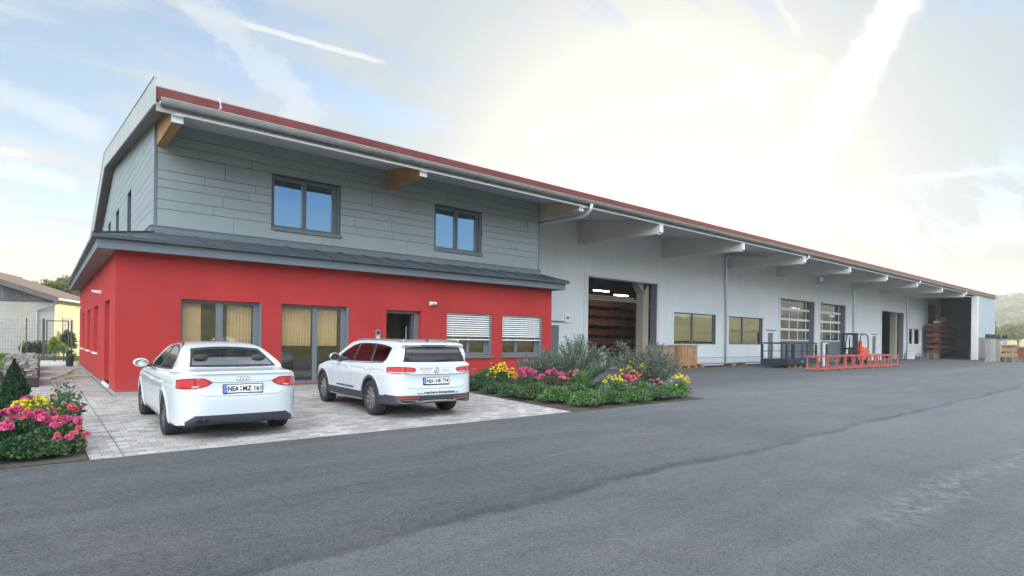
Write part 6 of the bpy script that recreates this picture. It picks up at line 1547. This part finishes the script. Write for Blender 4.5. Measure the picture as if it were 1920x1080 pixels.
# ------------------------------------------------------------------ terrain beyond
def terrain(name, fn, x0, x1, y0, y1, nx, ny, mat):
    X = np.linspace(x0, x1, nx); Y = np.linspace(y0, y1, ny); XX, YY = np.meshgrid(X, Y, indexing='ij'); Z = fn(XX, YY)
    V = np.stack([XX, YY, Z], -1).reshape(-1, 3); I = np.arange(nx * ny).reshape(nx, ny)
    Q = np.stack([I[:-1, :-1], I[1:, :-1], I[1:, 1:], I[:-1, 1:]], -1).reshape(-1, 4)
    return tag(np_mesh(name, V, Q, mat, smooth=True), kind='structure')
def bumps(x, y, s, seed=0):
    r_ = np.random.default_rng(seed); out = 0
    for k in range(10):
        a = r_.uniform(0, 6.28); f = r_.uniform(.4, 2.2) / s; out = out + np.sin((x * math.cos(a) + y * math.sin(a)) * f * 6.28 + r_.uniform(0, 6.28)) / (1 + k * .35)
    return out / 3
# the far slope seen past the right end of the hall, azimuth about 10 to 15 degrees above +x
def slope_right(x, y):
    d = np.hypot(x, y); return -3.0 + np.clip((d - 150) / 350, 0, 1)**1.3 * 11 + np.clip((d - 640) / 330, 0, 1)**1.2 * 43 + bumps(x, y, 400, 1) * 3.5 * np.clip((d - 500) / 300, 0, 1)
terrain('hill_slope', slope_right, 130, 1400, -200, 650, 100, 70, 'hillside')
def slope_back(x, y):
    d = np.hypot(x - 30, y); return -2.5 + np.clip((d - 60) / 300, 0, 1)**1.2 * 16 + np.clip((d - 300) / 250, 0, 1) * 14 + bumps(x, y, 200, 4) * 2.5 * np.clip((d - 120) / 200, 0, 1)
terrain('hill_behind', slope_back, -500, 700, -620, -40, 80, 60, 'hillside')
def slope_left(x, y):
    return -2.0 + np.clip((y - 110) / 300, 0, 1)**1.2 * 9 + bumps(x, y, 150, 6)
terrain('hill_left', slope_left, -400, 200, 100, 560, 50, 50, 'hillside')

# ------------------------------------------------------------------ foliage
def leaves(n, pts_fn, size, seed, aspect=.45, up_=.3, curl=.25):
    """leaf blades: two triangles sharing a mid rib"""
    r_ = np.random.default_rng(seed); P, N = pts_fn(r_, n); n = len(P)
    d = r_.normal(size=(n, 3)); d[:, 2] += up_; d += N * .9; d /= np.linalg.norm(d, axis=1)[:, None]
    s_ = np.cross(d, r_.normal(size=(n, 3))); s_ /= np.linalg.norm(s_, axis=1)[:, None] + 1e-9
    nn = np.cross(s_, d); L = size * r_.uniform(.6, 1.35, n)[:, None]; W = L * aspect * .5
    a = P - d * L * .5; t = P + d * L * .5 - nn * L * curl * .5; l = P + s_ * W; q = P - s_ * W
    V = np.stack([a, q, t, l], 1).reshape(-1, 3); F = np.arange(n * 4).reshape(n, 4); return V, F
def ell(cx, cy, cz, rx, ry, rz, shell=.55, lumps=5, amp=.22, seed=0, flat=True):
    lr = np.random.default_rng(seed + 99); LD = lr.normal(size=(lumps, 3)); LD /= np.linalg.norm(LD, axis=1)[:, None]
    def fn(r_, n):
        d = r_.normal(size=(n, 3)); d /= np.linalg.norm(d, axis=1)[:, None]
        if flat: d[:, 2] = np.abs(d[:, 2]) * 1.0 - .15
        rad = (shell + (1 - shell) * r_.uniform(size=n)**.6); k = (np.maximum(0, d @ LD.T)**4).max(1); rad = rad * (1 - amp + amp * 1.6 * k)
        P = np.stack([cx + d[:, 0] * rad * rx, cy + d[:, 1] * rad * ry, cz + d[:, 2] * rad * rz], 1); return P, d
    return fn
def multi(*fns):
    def fn(r_, n):
        o = [f(r_, max(1, int(n * w_))) for f, w_ in fns]; return np.concatenate([a for a, _ in o]), np.concatenate([b for _, b in o])
    return fn
def stems(pairs, r=.008): 
    m = MB()
    for p, q in pairs:
        mid = ((p[0] + q[0]) / 2 + .02, (p[1] + q[1]) / 2, (p[2] + q[2]) / 2); m.tube([p, mid, q], [r * 1.3, r, r * .5], 5, cap=False)
    return m
# shared blossom meshes
def blossom_mesh(name, mat, kind):
    m = MB(); r_ = random.Random(hash(kind) % 97 if 0 else len(kind))
    if kind == 'rose':
        for ring, (n, rad, lift, tilt) in enumerate(((7, .040, .0, .35), (6, .030, .010, .8), (5, .018, .018, 1.25), (3, .008, .022, 1.5))):
            for k in range(n):
                a = 2 * math.pi * (k + ring * .37) / n; c, s_ = math.cos(a), math.sin(a); w_ = rad * .95
                def P(u, v): # u outward, v sideways
                    o = u * math.cos(tilt); h = lift + u * math.sin(tilt); return (c * o - s_ * v, s_ * o + c * v, h)
                m.add([P(.004, -w_ * .3), P(.004, w_ * .3), P(rad * .7, w_ * .62), P(rad * 1.12, w_ * .3), P(rad * 1.12, -w_ * .3), P(rad * .7, -w_ * .62)], [(0, 1, 2, 3, 4, 5)])
    else:
        for k in range(8):
            a = 2 * math.pi * k / 8; c, s_ = math.cos(a), math.sin(a); R_, w_ = .032, .011
            m.add([(0, 0, 0), (c * R_ * .6 - s_ * w_, s_ * R_ * .6 + c * w_, .006), (c * R_, s_ * R_, .002), (c * R_ * .6 + s_ * w_, s_ * R_ * .6 - c * w_, .006)], [(0, 1, 2, 3)])
        m.lathe([(0, .012), (.008, .008), (.010, .0)], (0, 0, 0), 'z', 8)
    me = bpy.data.meshes.new(name); me.from_pydata(m.v, [], m.f); me.materials.append(M[mat]); return me
def cluster_mesh(name, base, n, spread, seed, scale=1.0):
    r_ = random.Random(seed); vs, fs = [], []
    bv = [tuple(v.co) for v in base.vertices]; bf = [tuple(p.vertices) for p in base.polygons]
    for k in range(n):
        d = Vector((r_.gauss(0, 1), r_.gauss(0, 1), abs(r_.gauss(0, .8)) + .3)).normalized(); R_ = spread * r_.uniform(.55, 1.0)
        q = d.to_track_quat('Z', 'Y'); s_ = scale * r_.uniform(.75, 1.2); o = len(vs)
        for v in bv: p = q @ (Vector(v) * s_) + d * R_; vs.append(tuple(p))
        fs += [tuple(i + o for i in f) for f in bf]
    me = bpy.data.meshes.new(name); me.from_pydata(vs, [], fs); me.materials.append(base.materials[0]); return me
roseP = blossom_mesh('rose', 'petal_pink', 'rose'); roseR = blossom_mesh('rose', 'petal_rose', 'rose'); roseL = blossom_mesh('rose', 'petal_pale', 'rose'); yel = blossom_mesh('daisy', 'petal_yellow', 'daisy')
CL = dict(pink=[cluster_mesh('rose_cluster', roseP, 16, .075, k, 1.15) for k in (1, 2)], coral=[cluster_mesh('rose_cluster', roseR, 13, .065, k, 1.1) for k in (3, 4)],
          pale=[cluster_mesh('rose_cluster', roseL, 11, .055, k, 1.0) for k in (5, 6)], yellow=[cluster_mesh('daisy_cluster', yel, 12, .06, k, 1.15) for k in (7, 8)])
def plant(name, x, y, label, group, leafmat, rx, ry, rz, n, size, seed, flowers=None, cz=None, aspect=.45, up_=.3, amp=.40, fn=None, stem_r=.006, z0=.0, shell=.30, nst=14, curl=.25):
    e = empty(name, (x, y, z0), 0, label, 'plant' if 'shrub' not in name else 'shrub', group)
    f = fn or ell(0, 0, cz if cz is not None else rz * .30, rx, ry, rz * .72, shell, 7, amp, seed)
    V, F = leaves(n, f, size, seed, aspect, up_, curl); np_mesh('foliage', V, F, leafmat, e)
    r_ = random.Random(seed + 5); m = []
    for k in range(nst): a = r_.uniform(0, 6.28); q = r_.uniform(.2, .8); m.append(((rx * .08 * math.cos(a), ry * .08 * math.sin(a), 0), (rx * q * math.cos(a), ry * q * math.sin(a), rz * r_.uniform(.5, .85))))
    stems(m, stem_r).build('stem', 'bark' if stem_r > .008 else 'leaf_dark', e)
    for (kind, cnt, sc) in (flowers or []):
        for k in range(cnt):
            a = r_.uniform(0, 6.28); q = math.sqrt(r_.uniform(0, 1)) * .92; px_, py_ = rx * q * math.cos(a), ry * q * math.sin(a)
            pz = (cz if cz is not None else rz * .30) + rz * .72 * math.sqrt(max(.02, 1 - q * q)) * r_.uniform(.74, 1.04)
            o = bpy.data.objects.new('blossom', CL[kind][k % 2]); COL.objects.link(o); o.parent = e; o.location = (px_, py_, pz); o.rotation_euler = (r_.uniform(-.5, .5), r_.uniform(-.5, .5), r_.uniform(0, 6.28)); s_ = sc * r_.uniform(.75, 1.2); o.scale = (s_, s_, s_)
    return e
def grass_tuft(x, y, h, n, label, seed, mat='leaf_green', group='ornamental grasses in the beds', spread=.5, w_=.012):
    e = empty('ornamental_grass', (x, y, 0), 0, label, 'grass plant', group); r_ = random.Random(seed); m = MB()
    for k in range(n):
        a = r_.uniform(0, 6.28); L = h * r_.uniform(.6, 1.1); b = spread * r_.uniform(.1, 1) * h; p = Vector((.05 * math.cos(a), .05 * math.sin(a), 0)); s_ = Vector((-math.sin(a), math.cos(a), 0)) * w_ * r_.uniform(.6, 1.2)
        q = [p + Vector((math.cos(a) * b * t**1.8, math.sin(a) * b * t**1.8, L * (t - .18 * t**3))) for t in (0, .4, .75, 1)]
        m.add([q[0] - s_ * .6, q[0] + s_ * .6, q[1] + s_, q[1] - s_], [(0, 1, 2, 3)]); m.add([q[1] - s_, q[1] + s_, q[2] + s_ * .7, q[2] - s_ * .7], [(0, 1, 2, 3)]); m.add([q[2] - s_ * .7, q[2] + s_ * .7, q[3]], [(0, 1, 2)])
    m.build('blades', mat, e, fix=False); return e
G1 = 'plants in the bed right of the estate car'; G2 = 'plants in the bed at the left edge'
# --- right bed, front edge mounds
for i, (x, y, rx, rz, mt, lab) in enumerate((
    (9.70, 8.98, .55, .46, 'leaf_green', 'round green mound at the left tip of the right bed'), (10.45, 8.95, .50, .38, 'leaf_mid', 'low green mound second from the left tip of the bed'),
    (9.55, 10.9, .52, .48, 'leaf_mid', 'leafy mound beside the paving, second from the front'), (10.0, 11.1, .5, .55, 'leaf_green', 'leafy mound behind the paving edge mounds'), (9.75, 12.5, .48, .40, 'leaf_mid', 'low mound below the tall yellow flowers'),
    (10.35, 10.1, .55, .52, 'leaf_mid', 'broad green mound left of the tall grass'), (12.5, 10.9, .6, .6, 'leaf_dark', 'dark green mound below the large grey-green shrub'), (11.2, 12.6, .6, .6, 'leaf_mid', 'green mound behind the pink roses'), (10.6, 14.2, .8, .55, 'leaf_dark', 'dark spreading shrub before the red wall'),
    (9.55, 9.95, .60, .50, 'leaf_green', 'wide green mound beside the paving, left of the grasses'), (9.50, 11.6, .45, .38, 'leaf_mid', 'small dull green mound beside the paving edge'),
    (11.25, 8.95, .50, .45, 'leaf_green', 'bright green mound in the middle of the bed front'), (12.1, 8.92, .55, .42, 'leaf_mid', 'broad green mound right of the bed front middle'),
    (12.85, 9.05, .50, .50, 'leaf_green', 'round green mound near the right tip of the bed'), (9.75, 14.8, .55, .35, 'leaf_dark', 'dark low cover right behind the estate car'), (10.3, 16.0, .6, .38, 'leaf_dark', 'dark low cover against the red wall'),
    (9.85, 13.6, .5, .38, 'leaf_dark', 'dark low cover beside the yellow flowers'), (11.6, 10.0, .5, .5, 'leaf_dark', 'dark green mound behind the bright mounds'))):
    plant('low_shrub', x, y, lab, G1, mt, rx, rx * .85, rz, int(2600 * rx / .5), .065, 20 + i, aspect=.5)
plant('yellow_flower', 10.35, 13.0, 'tall yellow flowering plant left of the pink roses', G1, 'leaf_mid', .50, .42, .80, 1700, .06, 41, [('yellow', 69, 0.57)])
plant('yellow_flower', 11.55, 9.9, 'low yellow flowers in the middle of the bed', G1, 'leaf_green', .42, .38, .62, 1200, .06, 42, [('yellow', 40, 0.49)])
plant('yellow_flower', 13.2, 10.5, 'yellow flowers between the grey shrub and the olive bush', G1, 'leaf_green', .55, .45, .92, 1500, .06, 43, [('yellow', 52, 0.60)])
plant('yellow_flower', 13.25, 9.0, 'yellow flowers at the right tip of the bed', G1, 'leaf_green', .34, .3, .66, 1000, .06, 44, [('yellow', 33, 0.57)])
plant('rose_bush', 10.55, 12.2, 'deep pink rose bush right of the tall yellow flowers', G1, 'leaf_mid', .40, .38, .72, 1300, .06, 51, [('pink', 19, 0.69), ('coral', 4, 0.55)])
plant('rose_bush', 11.0, 11.6, 'pink rose bush before the large grey-green shrub', G1, 'leaf_rust', .45, .42, .70, 1300, .06, 52, [('pink', 11, 0.58), ('coral', 7, 0.52)])
plant('rose_bush', 11.4, 11.2, 'pale salmon rose bush left of the tall grasses', G1, 'leaf_mid', .42, .4, .66, 1200, .06, 53, [('pale', 13, 0.66), ('coral', 5, 0.50)])
plant('rose_bush', 12.35, 9.9, 'coral rose bush left of the yellow flowers', G1, 'leaf_mid', .42, .4, .66, 1200, .06, 54, [('coral', 11, 0.61), ('pink', 6, 0.55)])
plant('rose_bush', 13.2, 9.7, 'small pale rose bush below the olive bush', G1, 'leaf_rust', .35, .3, .5, 900, .055, 55, [('pale', 9, 0.54)])
plant('purple_shrub', 12.2, 13.6, 'reddish-leaved shrub with faded pink blooms by the red wall', G1, 'leaf_rust', .70, .55, .85, 2200, .06, 56, [('pale', 22, 0.54), ('pink', 11, 0.44)])
plant('low_shrub', 11.7, 15.4, 'dull green shrub before the red wall', G1, 'leaf_mid', .8, .6, .72, 2400, .06, 57, [('pale', 9, 0.42)])
for i, (x, y, h, n, mt, lab) in enumerate(((11.15, 10.5, .92, 170, 'leaf_green', 'tall bright grass left of the low yellow flowers'), (11.9, 9.25, .62, 190, 'leaf_green', 'low bright grass at the bed front'), (11.95, 9.7, .55, 130, 'leaf_grey', 'greyish grass behind the bed front'),
        (10.9, 9.5, .5, 110, 'leaf_grey', 'thin grey grass left of the bed middle'), (12.4, 9.3, .5, 120, 'leaf_grey', 'greyish grass between two green mounds'))): grass_tuft(x, y, h, n, lab, 60 + i, mt)
def brush(cx, cy, H, Rr, n, seed, droop=.5):
    """many upright shoots that carry narrow leaves"""
    sr = np.random.default_rng(seed); a = sr.uniform(0, 6.28, n); q = np.sqrt(sr.uniform(0, 1, n)); L = H * (1.08 - .45 * q**2) * sr.uniform(.72, 1.08, n)
    def fn(r_, m):
        k = r_.integers(0, n, m); t = r_.uniform(.12, 1, m)**.8; sp = Rr * q[k] * (t**1.1) + .02
        P = np.stack([cx + np.cos(a[k]) * sp, cy + np.sin(a[k]) * sp, L[k] * (t - droop * .15 * t**3)], 1) + r_.normal(size=(m, 3)) * .028
        N = np.stack([np.cos(a[k]) * .6, np.sin(a[k]) * .6, np.full(m, .5)], 1); return P, N
    sh = [((math.cos(a[i]) * .03, math.sin(a[i]) * .03, 0), (math.cos(a[i]) * Rr * q[i], math.sin(a[i]) * Rr * q[i], L[i] * .93)) for i in range(0, n)]
    return fn, sh
def big_shrub(x, y, H, Rr, n, nl, mat, seed, lab, size=.075, aspect=.24, extra=None):
    e = empty('large_shrub', (x, y, 0), 0, lab, 'shrub', G1); fn, sh = brush(0, 0, H, Rr, n, seed)
    V, F = leaves(nl, fn, size, seed, aspect, .35, .35); np_mesh('foliage', V, F, mat, e); m = stems(sh, .006); m.build('stem', 'leaf_rust' if 0 else 'bark', e)
    return e
big_shrub(12.65, 12.3, 1.62, 1.32, 210, 24000, 'leaf_grey', 71, 'large grey-green willow-like shrub in front of the open gate edge')
big_shrub(11.95, 13.4, 1.15, .75, 80, 6500, 'leaf_grey', 72, 'smaller grey-green shrub left of the large one', .065)
big_shrub(13.55, 10.3, 1.50, .98, 130, 14000, 'leaf_olive', 73, 'olive-leaved bush before the hall gate post', .07, .28)
e = empty('young_tree', (13.95, 11.6, 0), 0, 'thin young olive tree rising behind the bed', 'tree', None)
MB().tube([(0, 0, 0), (.02, 0, .6), (-.02, .02, 1.2), (.02, .0, 1.62)], [.022, .018, .012, .006], 6).build('trunk', 'bark', e)
V, F = leaves(420, ell(0, 0, 1.2, .36, .36, .55, .2, 6, .4, 74, False), .07, 74, .25, .3); np_mesh('crown', V, F, 'leaf_olive', e)
V, F = leaves(500, ell(0, 0, .55, .25, .25, .35, .2, 5, .4, 160, False), .09, 160); np_mesh('foliage', V, F, 'leaf_mid', TUB)
# --- left bed
plant('rose_bush', -.25, 9.6, 'big deep pink rose bush at the left edge of the photo', G2, 'leaf_dark', .46, .46, .50, 2600, .06, 81, [('pink', 12, 0.76), ('coral', 2, 0.58)], amp=.2)
plant('rose_bush', .12, 9.45, 'pink rose bush nearest the asphalt in the left bed', G2, 'leaf_mid', .36, .40, .44, 2400, .055, 82, [('pink', 6, 0.67), ('coral', 3, 0.65)])
plant('rose_bush', .22, 10.4, 'rose bush with coral and pink blooms beside the paving', G2, 'leaf_mid', .34, .5, .50, 2200, .055, 83, [('pink', 6, 0.62), ('coral', 3, 0.58), ('pale', 4, 0.53)])
plant('rose_bush', .30, 9.15, 'low rose bush with bright coral blooms at the paving corner', G2, 'leaf_mid', .19, .26, .32, 1100, .05, 84, [('coral', 3, 0.58), ('pink', 3, 0.58)])
plant('rose_bush', .18, 12.6, 'small magenta rose bush furthest back beside the path', G2, 'leaf_grey', .28, .35, .48, 1100, .05, 85, [('coral', 2, 0.58), ('pale', 3, 0.53)])
plant('rose_bush', -.18, 12.9, 'magenta rose bush right of the dark conifer', G2, 'leaf_mid', .30, .3, .50, 1100, .05, 86, [('pink', 4, 0.65)])
plant('yellow_flower', -.10, 11.6, 'yellow flowering plant in front of the dark conifer', G2, 'leaf_lime', .36, .45, .52, 2000, .05, 87, [('yellow', 69, 0.52)])
plant('yellow_flower', -.85, 12.2, 'yellow flowers left of the dark conifer', G2, 'leaf_mid', .3, .4, .5, 1100, .05, 88, [('yellow', 33, 0.52)])
for i, (x, y, rx, rz, mt, lab) in enumerate(((-.25, 8.95, .34, .36, 'leaf_dark', 'dark leafy clump at the asphalt edge, left'), (.06, 8.92, .24, .28, 'leaf_mid', 'leafy clump at the asphalt edge, right'), (-.85, 9.2, .5, .45, 'leaf_dark', 'leafy clump cut by the left edge of the photo'), (-.7, 10.6, .5, .48, 'leaf_mid', 'green bush behind the big pink roses'), (-1.6, 11.5, .6, .5, 'leaf_mid', 'green bush at the left behind the roses'), (.12, 11.3, .25, .42, 'leaf_green', 'green clump beside the path'))):
    plant('low_shrub', x, y, lab, G2, mt, rx, rx, rz, int(3200 * rx / .4), .055, 90 + i)
for i, (x, y, L, a) in enumerate(((.40, 10.5, .62, .25), (.36, 11.4, .66, .1), (.32, 12.3, .72, -.2), (.10, 10.0, .66, -.3))):
    e = empty('rose_shoot', (x, y, 0), 0, ['lanky rose shoot leaning over the paving', 'second lanky shoot behind the coral roses', 'tall shoot beside the small magenta rose bush', 'young shoot standing above the pink roses'][i], 'plant', G2)
    m = MB(); tips = []
    for q in range(5): aa = a + q * 1.25; tip = (.16 * math.cos(aa) * (.5 + .25 * q % 1), .16 * math.sin(aa), L * (.75 + .07 * q)); tips.append(tip); m.tube([(0, 0, 0), (tip[0] * .4, tip[1] * .4, tip[2] * .6), tip], [.006, .005, .002], 5)
    m.build('stem', 'leaf_mid', e)
    def sfn(r_, n, tips=tips):
        kk = r_.integers(0, len(tips), n); tt = r_.uniform(.45, 1.02, n); T = np.array(tips)[kk]; return T * np.stack([tt**1.5, tt**1.5, tt], 1) + r_.normal(size=(n, 3)) * .022, np.tile([0., 0, .3], (n, 1))
    V, F = leaves(170, sfn, .06, 300 + i, .5, .2); np_mesh('foliage', V, F, 'leaf_mid', e)
# conifer
e = empty('conifer', (-.36, 13.0, 0), 0, 'small dark green columnar conifer in the left bed', 'conifer')
MB().tube([(0, 0, 0), (0, 0, .95)], [.03, .01], 6).build('trunk', 'bark', e)
def cone_fn(r_, n):
    z = r_.uniform(0, 1, n)**.85; a = r_.uniform(0, 6.28, n); lump = 1 + .16 * np.sin(a * 5 + z * 14) + .1 * np.sin(a * 3 - z * 23)
    rad = .235 * np.clip(np.sin(np.clip(z * .93 + .12, 0, 1) * np.pi)**.55, 0, 1) * (1.15 - z * .75) * lump * r_.uniform(.75, 1.03, n)
    return np.stack([np.cos(a) * rad, np.sin(a) * rad, .03 + z * 1.03], 1), np.stack([np.cos(a) * .5, np.sin(a) * .5, np.full(n, 1.2)], 1)
V, F = leaves(11000, cone_fn, .05, 101, .3, .6); np_mesh('crown', V, F, 'thuja', e)
# ------------------------------------------------------------------ trees
def tree(name, x, y, H, Rr, n, size, mat, seed, lab, group=None, z0=0, trunk=.35, rz=None, blobs=9, loc_only=None):
    e = empty(name, (x, y, z0), 0, lab, 'tree', group); r_ = random.Random(seed); rz = rz or H * .36
    tz = H * trunk; m = MB(); m.tube([(0, 0, 0), (.05 * Rr, 0, tz * .5), (0, .05 * Rr, tz), (.05, 0, H * .8)], [H * .028, H * .022, H * .017, H * .005], 8)
    cs = []
    for k in range(blobs):
        a = 2 * math.pi * k / blobs * 1.6 + r_.uniform(-.4, .4); q = r_.uniform(.25, .72); zz = tz + (H - tz) * r_.uniform(.15, .85); c = (Rr * q * math.cos(a), Rr * q * math.sin(a), zz)
        cs.append((c, Rr * r_.uniform(.34, .52))); m.tube([(0, 0, tz * r_.uniform(.7, 1.1)), (c[0] * .5, c[1] * .5, (tz + zz) / 2), c], [H * .012, H * .008, H * .003], 5)
    cs.append(((0, 0, H - Rr * .38), Rr * .42)); m.build('trunk', 'bark', e)
    fn = multi(*[(ell(*c, rr_, rr_, rr_ * .8, .35, 5, .35, seed * 7 + i, False), 1 / len(cs)) for i, (c, rr_) in enumerate(cs)])
    V, F = leaves(n, fn, size, seed, .55, .1); np_mesh('crown', V, F, mat, e); return e
GT = 'trees behind the barn'
for i, (x, y, H, Rr, lab) in enumerate(((-3.5, 76, 7.3, 2.6, 'broad tree just above the barn roof, left'), (.6, 80, 7.5, 2.8, 'tree rising above the barn roof middle'), (4.6, 84, 8.3, 3.2, 'tree above the barn eave beside the annex roof'), (-9, 80, 7.4, 4, 'leafy tree behind the barn at the left edge'), (2.6, 92, 9.0, 3.0, 'paler tree further behind the barn'))):
    tree('broadleaf_tree', x, y, H, Rr, 8000, .34, 'leaf_tree', 110 + i, lab, GT)
GG = 'garden plants beyond the gate'
plant('garden_shrub', .72, 44.0, 'bright lime-green shrub just behind the gate', GG, 'leaf_lime', .55, .5, 1.6, 3000, .12, 120, cz=.55)
plant('garden_shrub', 1.35, 47.0, 'slim dark conifer-like shrub behind the gate', GG, 'leaf_dark', .5, .5, 2.4, 2400, .12, 121, cz=.8)
plant('garden_shrub', -.35, 44.8, 'dark green shrub left of the gate', GG, 'leaf_dark', .9, .6, 1.35, 2600, .12, 122)
plant('garden_shrub', 2.6, 46.0, 'rusty-leaved shrub by the corner of the red side wall', GG, 'leaf_rust', .7, .6, 1.5, 2000, .12, 123, [('coral', 2, 2.65)])
plant('garden_shrub', -2.6, 44.6, 'bare-looking grey bush before the barn wall', GG, 'leaf_rust', .6, .4, 1.3, 500, .1, 124)
plant('garden_shrub', -1.6, 43.2, 'low dry green bush at the foot of the wire fence', GG, 'leaf_lime', .9, .4, .5, 1600, .1, 125)
tag(np_mesh('grass', *leaves(26000, lambda r_, n: (np.stack([r_.uniform(-9, 4.2, n), np.where(r_.uniform(size=n) < .5, r_.uniform(42.3, 46.2, n), r_.uniform(32, 41.8, n)), r_.uniform(0, .1, n)], 1), np.tile([0., 0, .6], (n, 1))), .2, 130, .12, 1.2), 'leaf_green'), kind='stuff')
gr = bpy.data.objects['grass']
# keep grass off the path
me = gr.data; co = np.empty(len(me.vertices) * 3, np.float32); me.vertices.foreach_get('co', co); co = co.reshape(-1, 3); bad = ((co[:, 0] > -.25) & (co[:, 1] < 42.2)) ; co[bad, 2] = -.5; me.vertices.foreach_set('co', co.ravel()); me.update()
# sapling by the fence
e = empty('sapling', (-.9, 41.2, 0), 0, 'leafless pale sapling in front of the barn wall', 'tree')
MB().tube([(0, 0, 0), (.06, 0, 1.2), (.0, 0, 2.2), (.1, 0, 3.3)], [.035, .028, .02, .006], 6).build('trunk', 'rope_yellow', e)
m = MB()
for k in range(9): z = .9 + k * .25; s_ = -1 if k % 2 else 1; m.tube([(.04, 0, z), (.04 + s_ * .3, .05, z + .25), (.04 + s_ * .5, .1, z + .28)], [.012, .009, .004], 5)
m.build('branch', 'rope_yellow', e)
# right side: roadside tree whose branch enters the frame, hedge and far woods
tree('roadside_tree', 128.0, 12.6, 11.0, 5.6, 9000, .5, 'leaf_tree', 140, 'green tree whose branches enter at the right edge of the photo', trunk=.3)
tree('field_tree', 250, 40, 9, 5, 5000, 1.2, 'leaf_tree', 141, 'hazy lone tree at the foot of the far slope', 'hazy trees on the far slope'); tree('field_tree', 268, 51, 10, 6, 5000, 1.2, 'leaf_tree', 142, 'second hazy tree higher up the far slope', 'hazy trees on the far slope')
def wood_mass(name, n, fn_xy, zf, size, seed, mat):
    r_ = np.random.default_rng(seed); x, y = fn_xy(r_, n); z = zf(x, y)
    V, F = [], []
    per = 60
    for k in range(n):
        d = r_.normal(size=(per, 3)); d /= np.linalg.norm(d, axis=1)[:, None]; d[:, 2] = np.abs(d[:, 2]); R_ = size * r_.uniform(.7, 1.3)
        P = np.array([x[k], y[k], z[k] + R_ * .2]) + d * [R_, R_, R_ * 1.5] * r_.uniform(.75, 1.0, (per, 1)); u_ = r_.normal(size=(per, 3)); u_ /= np.linalg.norm(u_, axis=1)[:, None]; v_ = np.cross(u_, d); s_ = R_ * .34
        V.append(np.stack([P - u_ * s_ - v_ * s_, P + u_ * s_ - v_ * s_, P + u_ * s_ + v_ * s_, P - u_ * s_ + v_ * s_], 1).reshape(-1, 3))
    V = np.concatenate(V); return tag(np_mesh(name, V, np.arange(len(V)).reshape(-1, 4), mat), kind='stuff')
wood_mass('far_woodland', 2600, lambda r_, n: ((lambda d, a: (d * np.cos(a), d * np.sin(a)))(r_.uniform(680, 1010, n), r_.uniform(-.02, .42, n))), slope_right, 8.5, 150, 'forest')
wood_mass('rear_woodland', 500, lambda r_, n: (r_.uniform(-400, 600, n), r_.uniform(-600, -430, n)), slope_back, 6, 151, 'forest')
wood_mass('left_woodland', 260, lambda r_, n: (r_.uniform(-260, 60, n), r_.uniform(200, 300, n)), slope_left, 3.5, 152, 'forest')
# ------------------------------------------------------------------ air: pale haze round everything
hm = bpy.data.materials.new('haze'); hm.use_nodes = True; t = NT(hm.node_tree); t.n.clear()
pv = t.add('ShaderNodeVolumePrincipled', None, Color=(.97, .97, .93, 1)); pv.inputs['Density'].default_value = .00065; pv.inputs['Anisotropy'].default_value = .0
t.add('ShaderNodeOutputMaterial', None, Volume=pv.outputs[0])
hz_ = MB().box(-560, 1450, -660, 700, -8, 76).build('haze', hm); tag(hz_, kind='stuff'); hz_.display_type = 'WIRE'
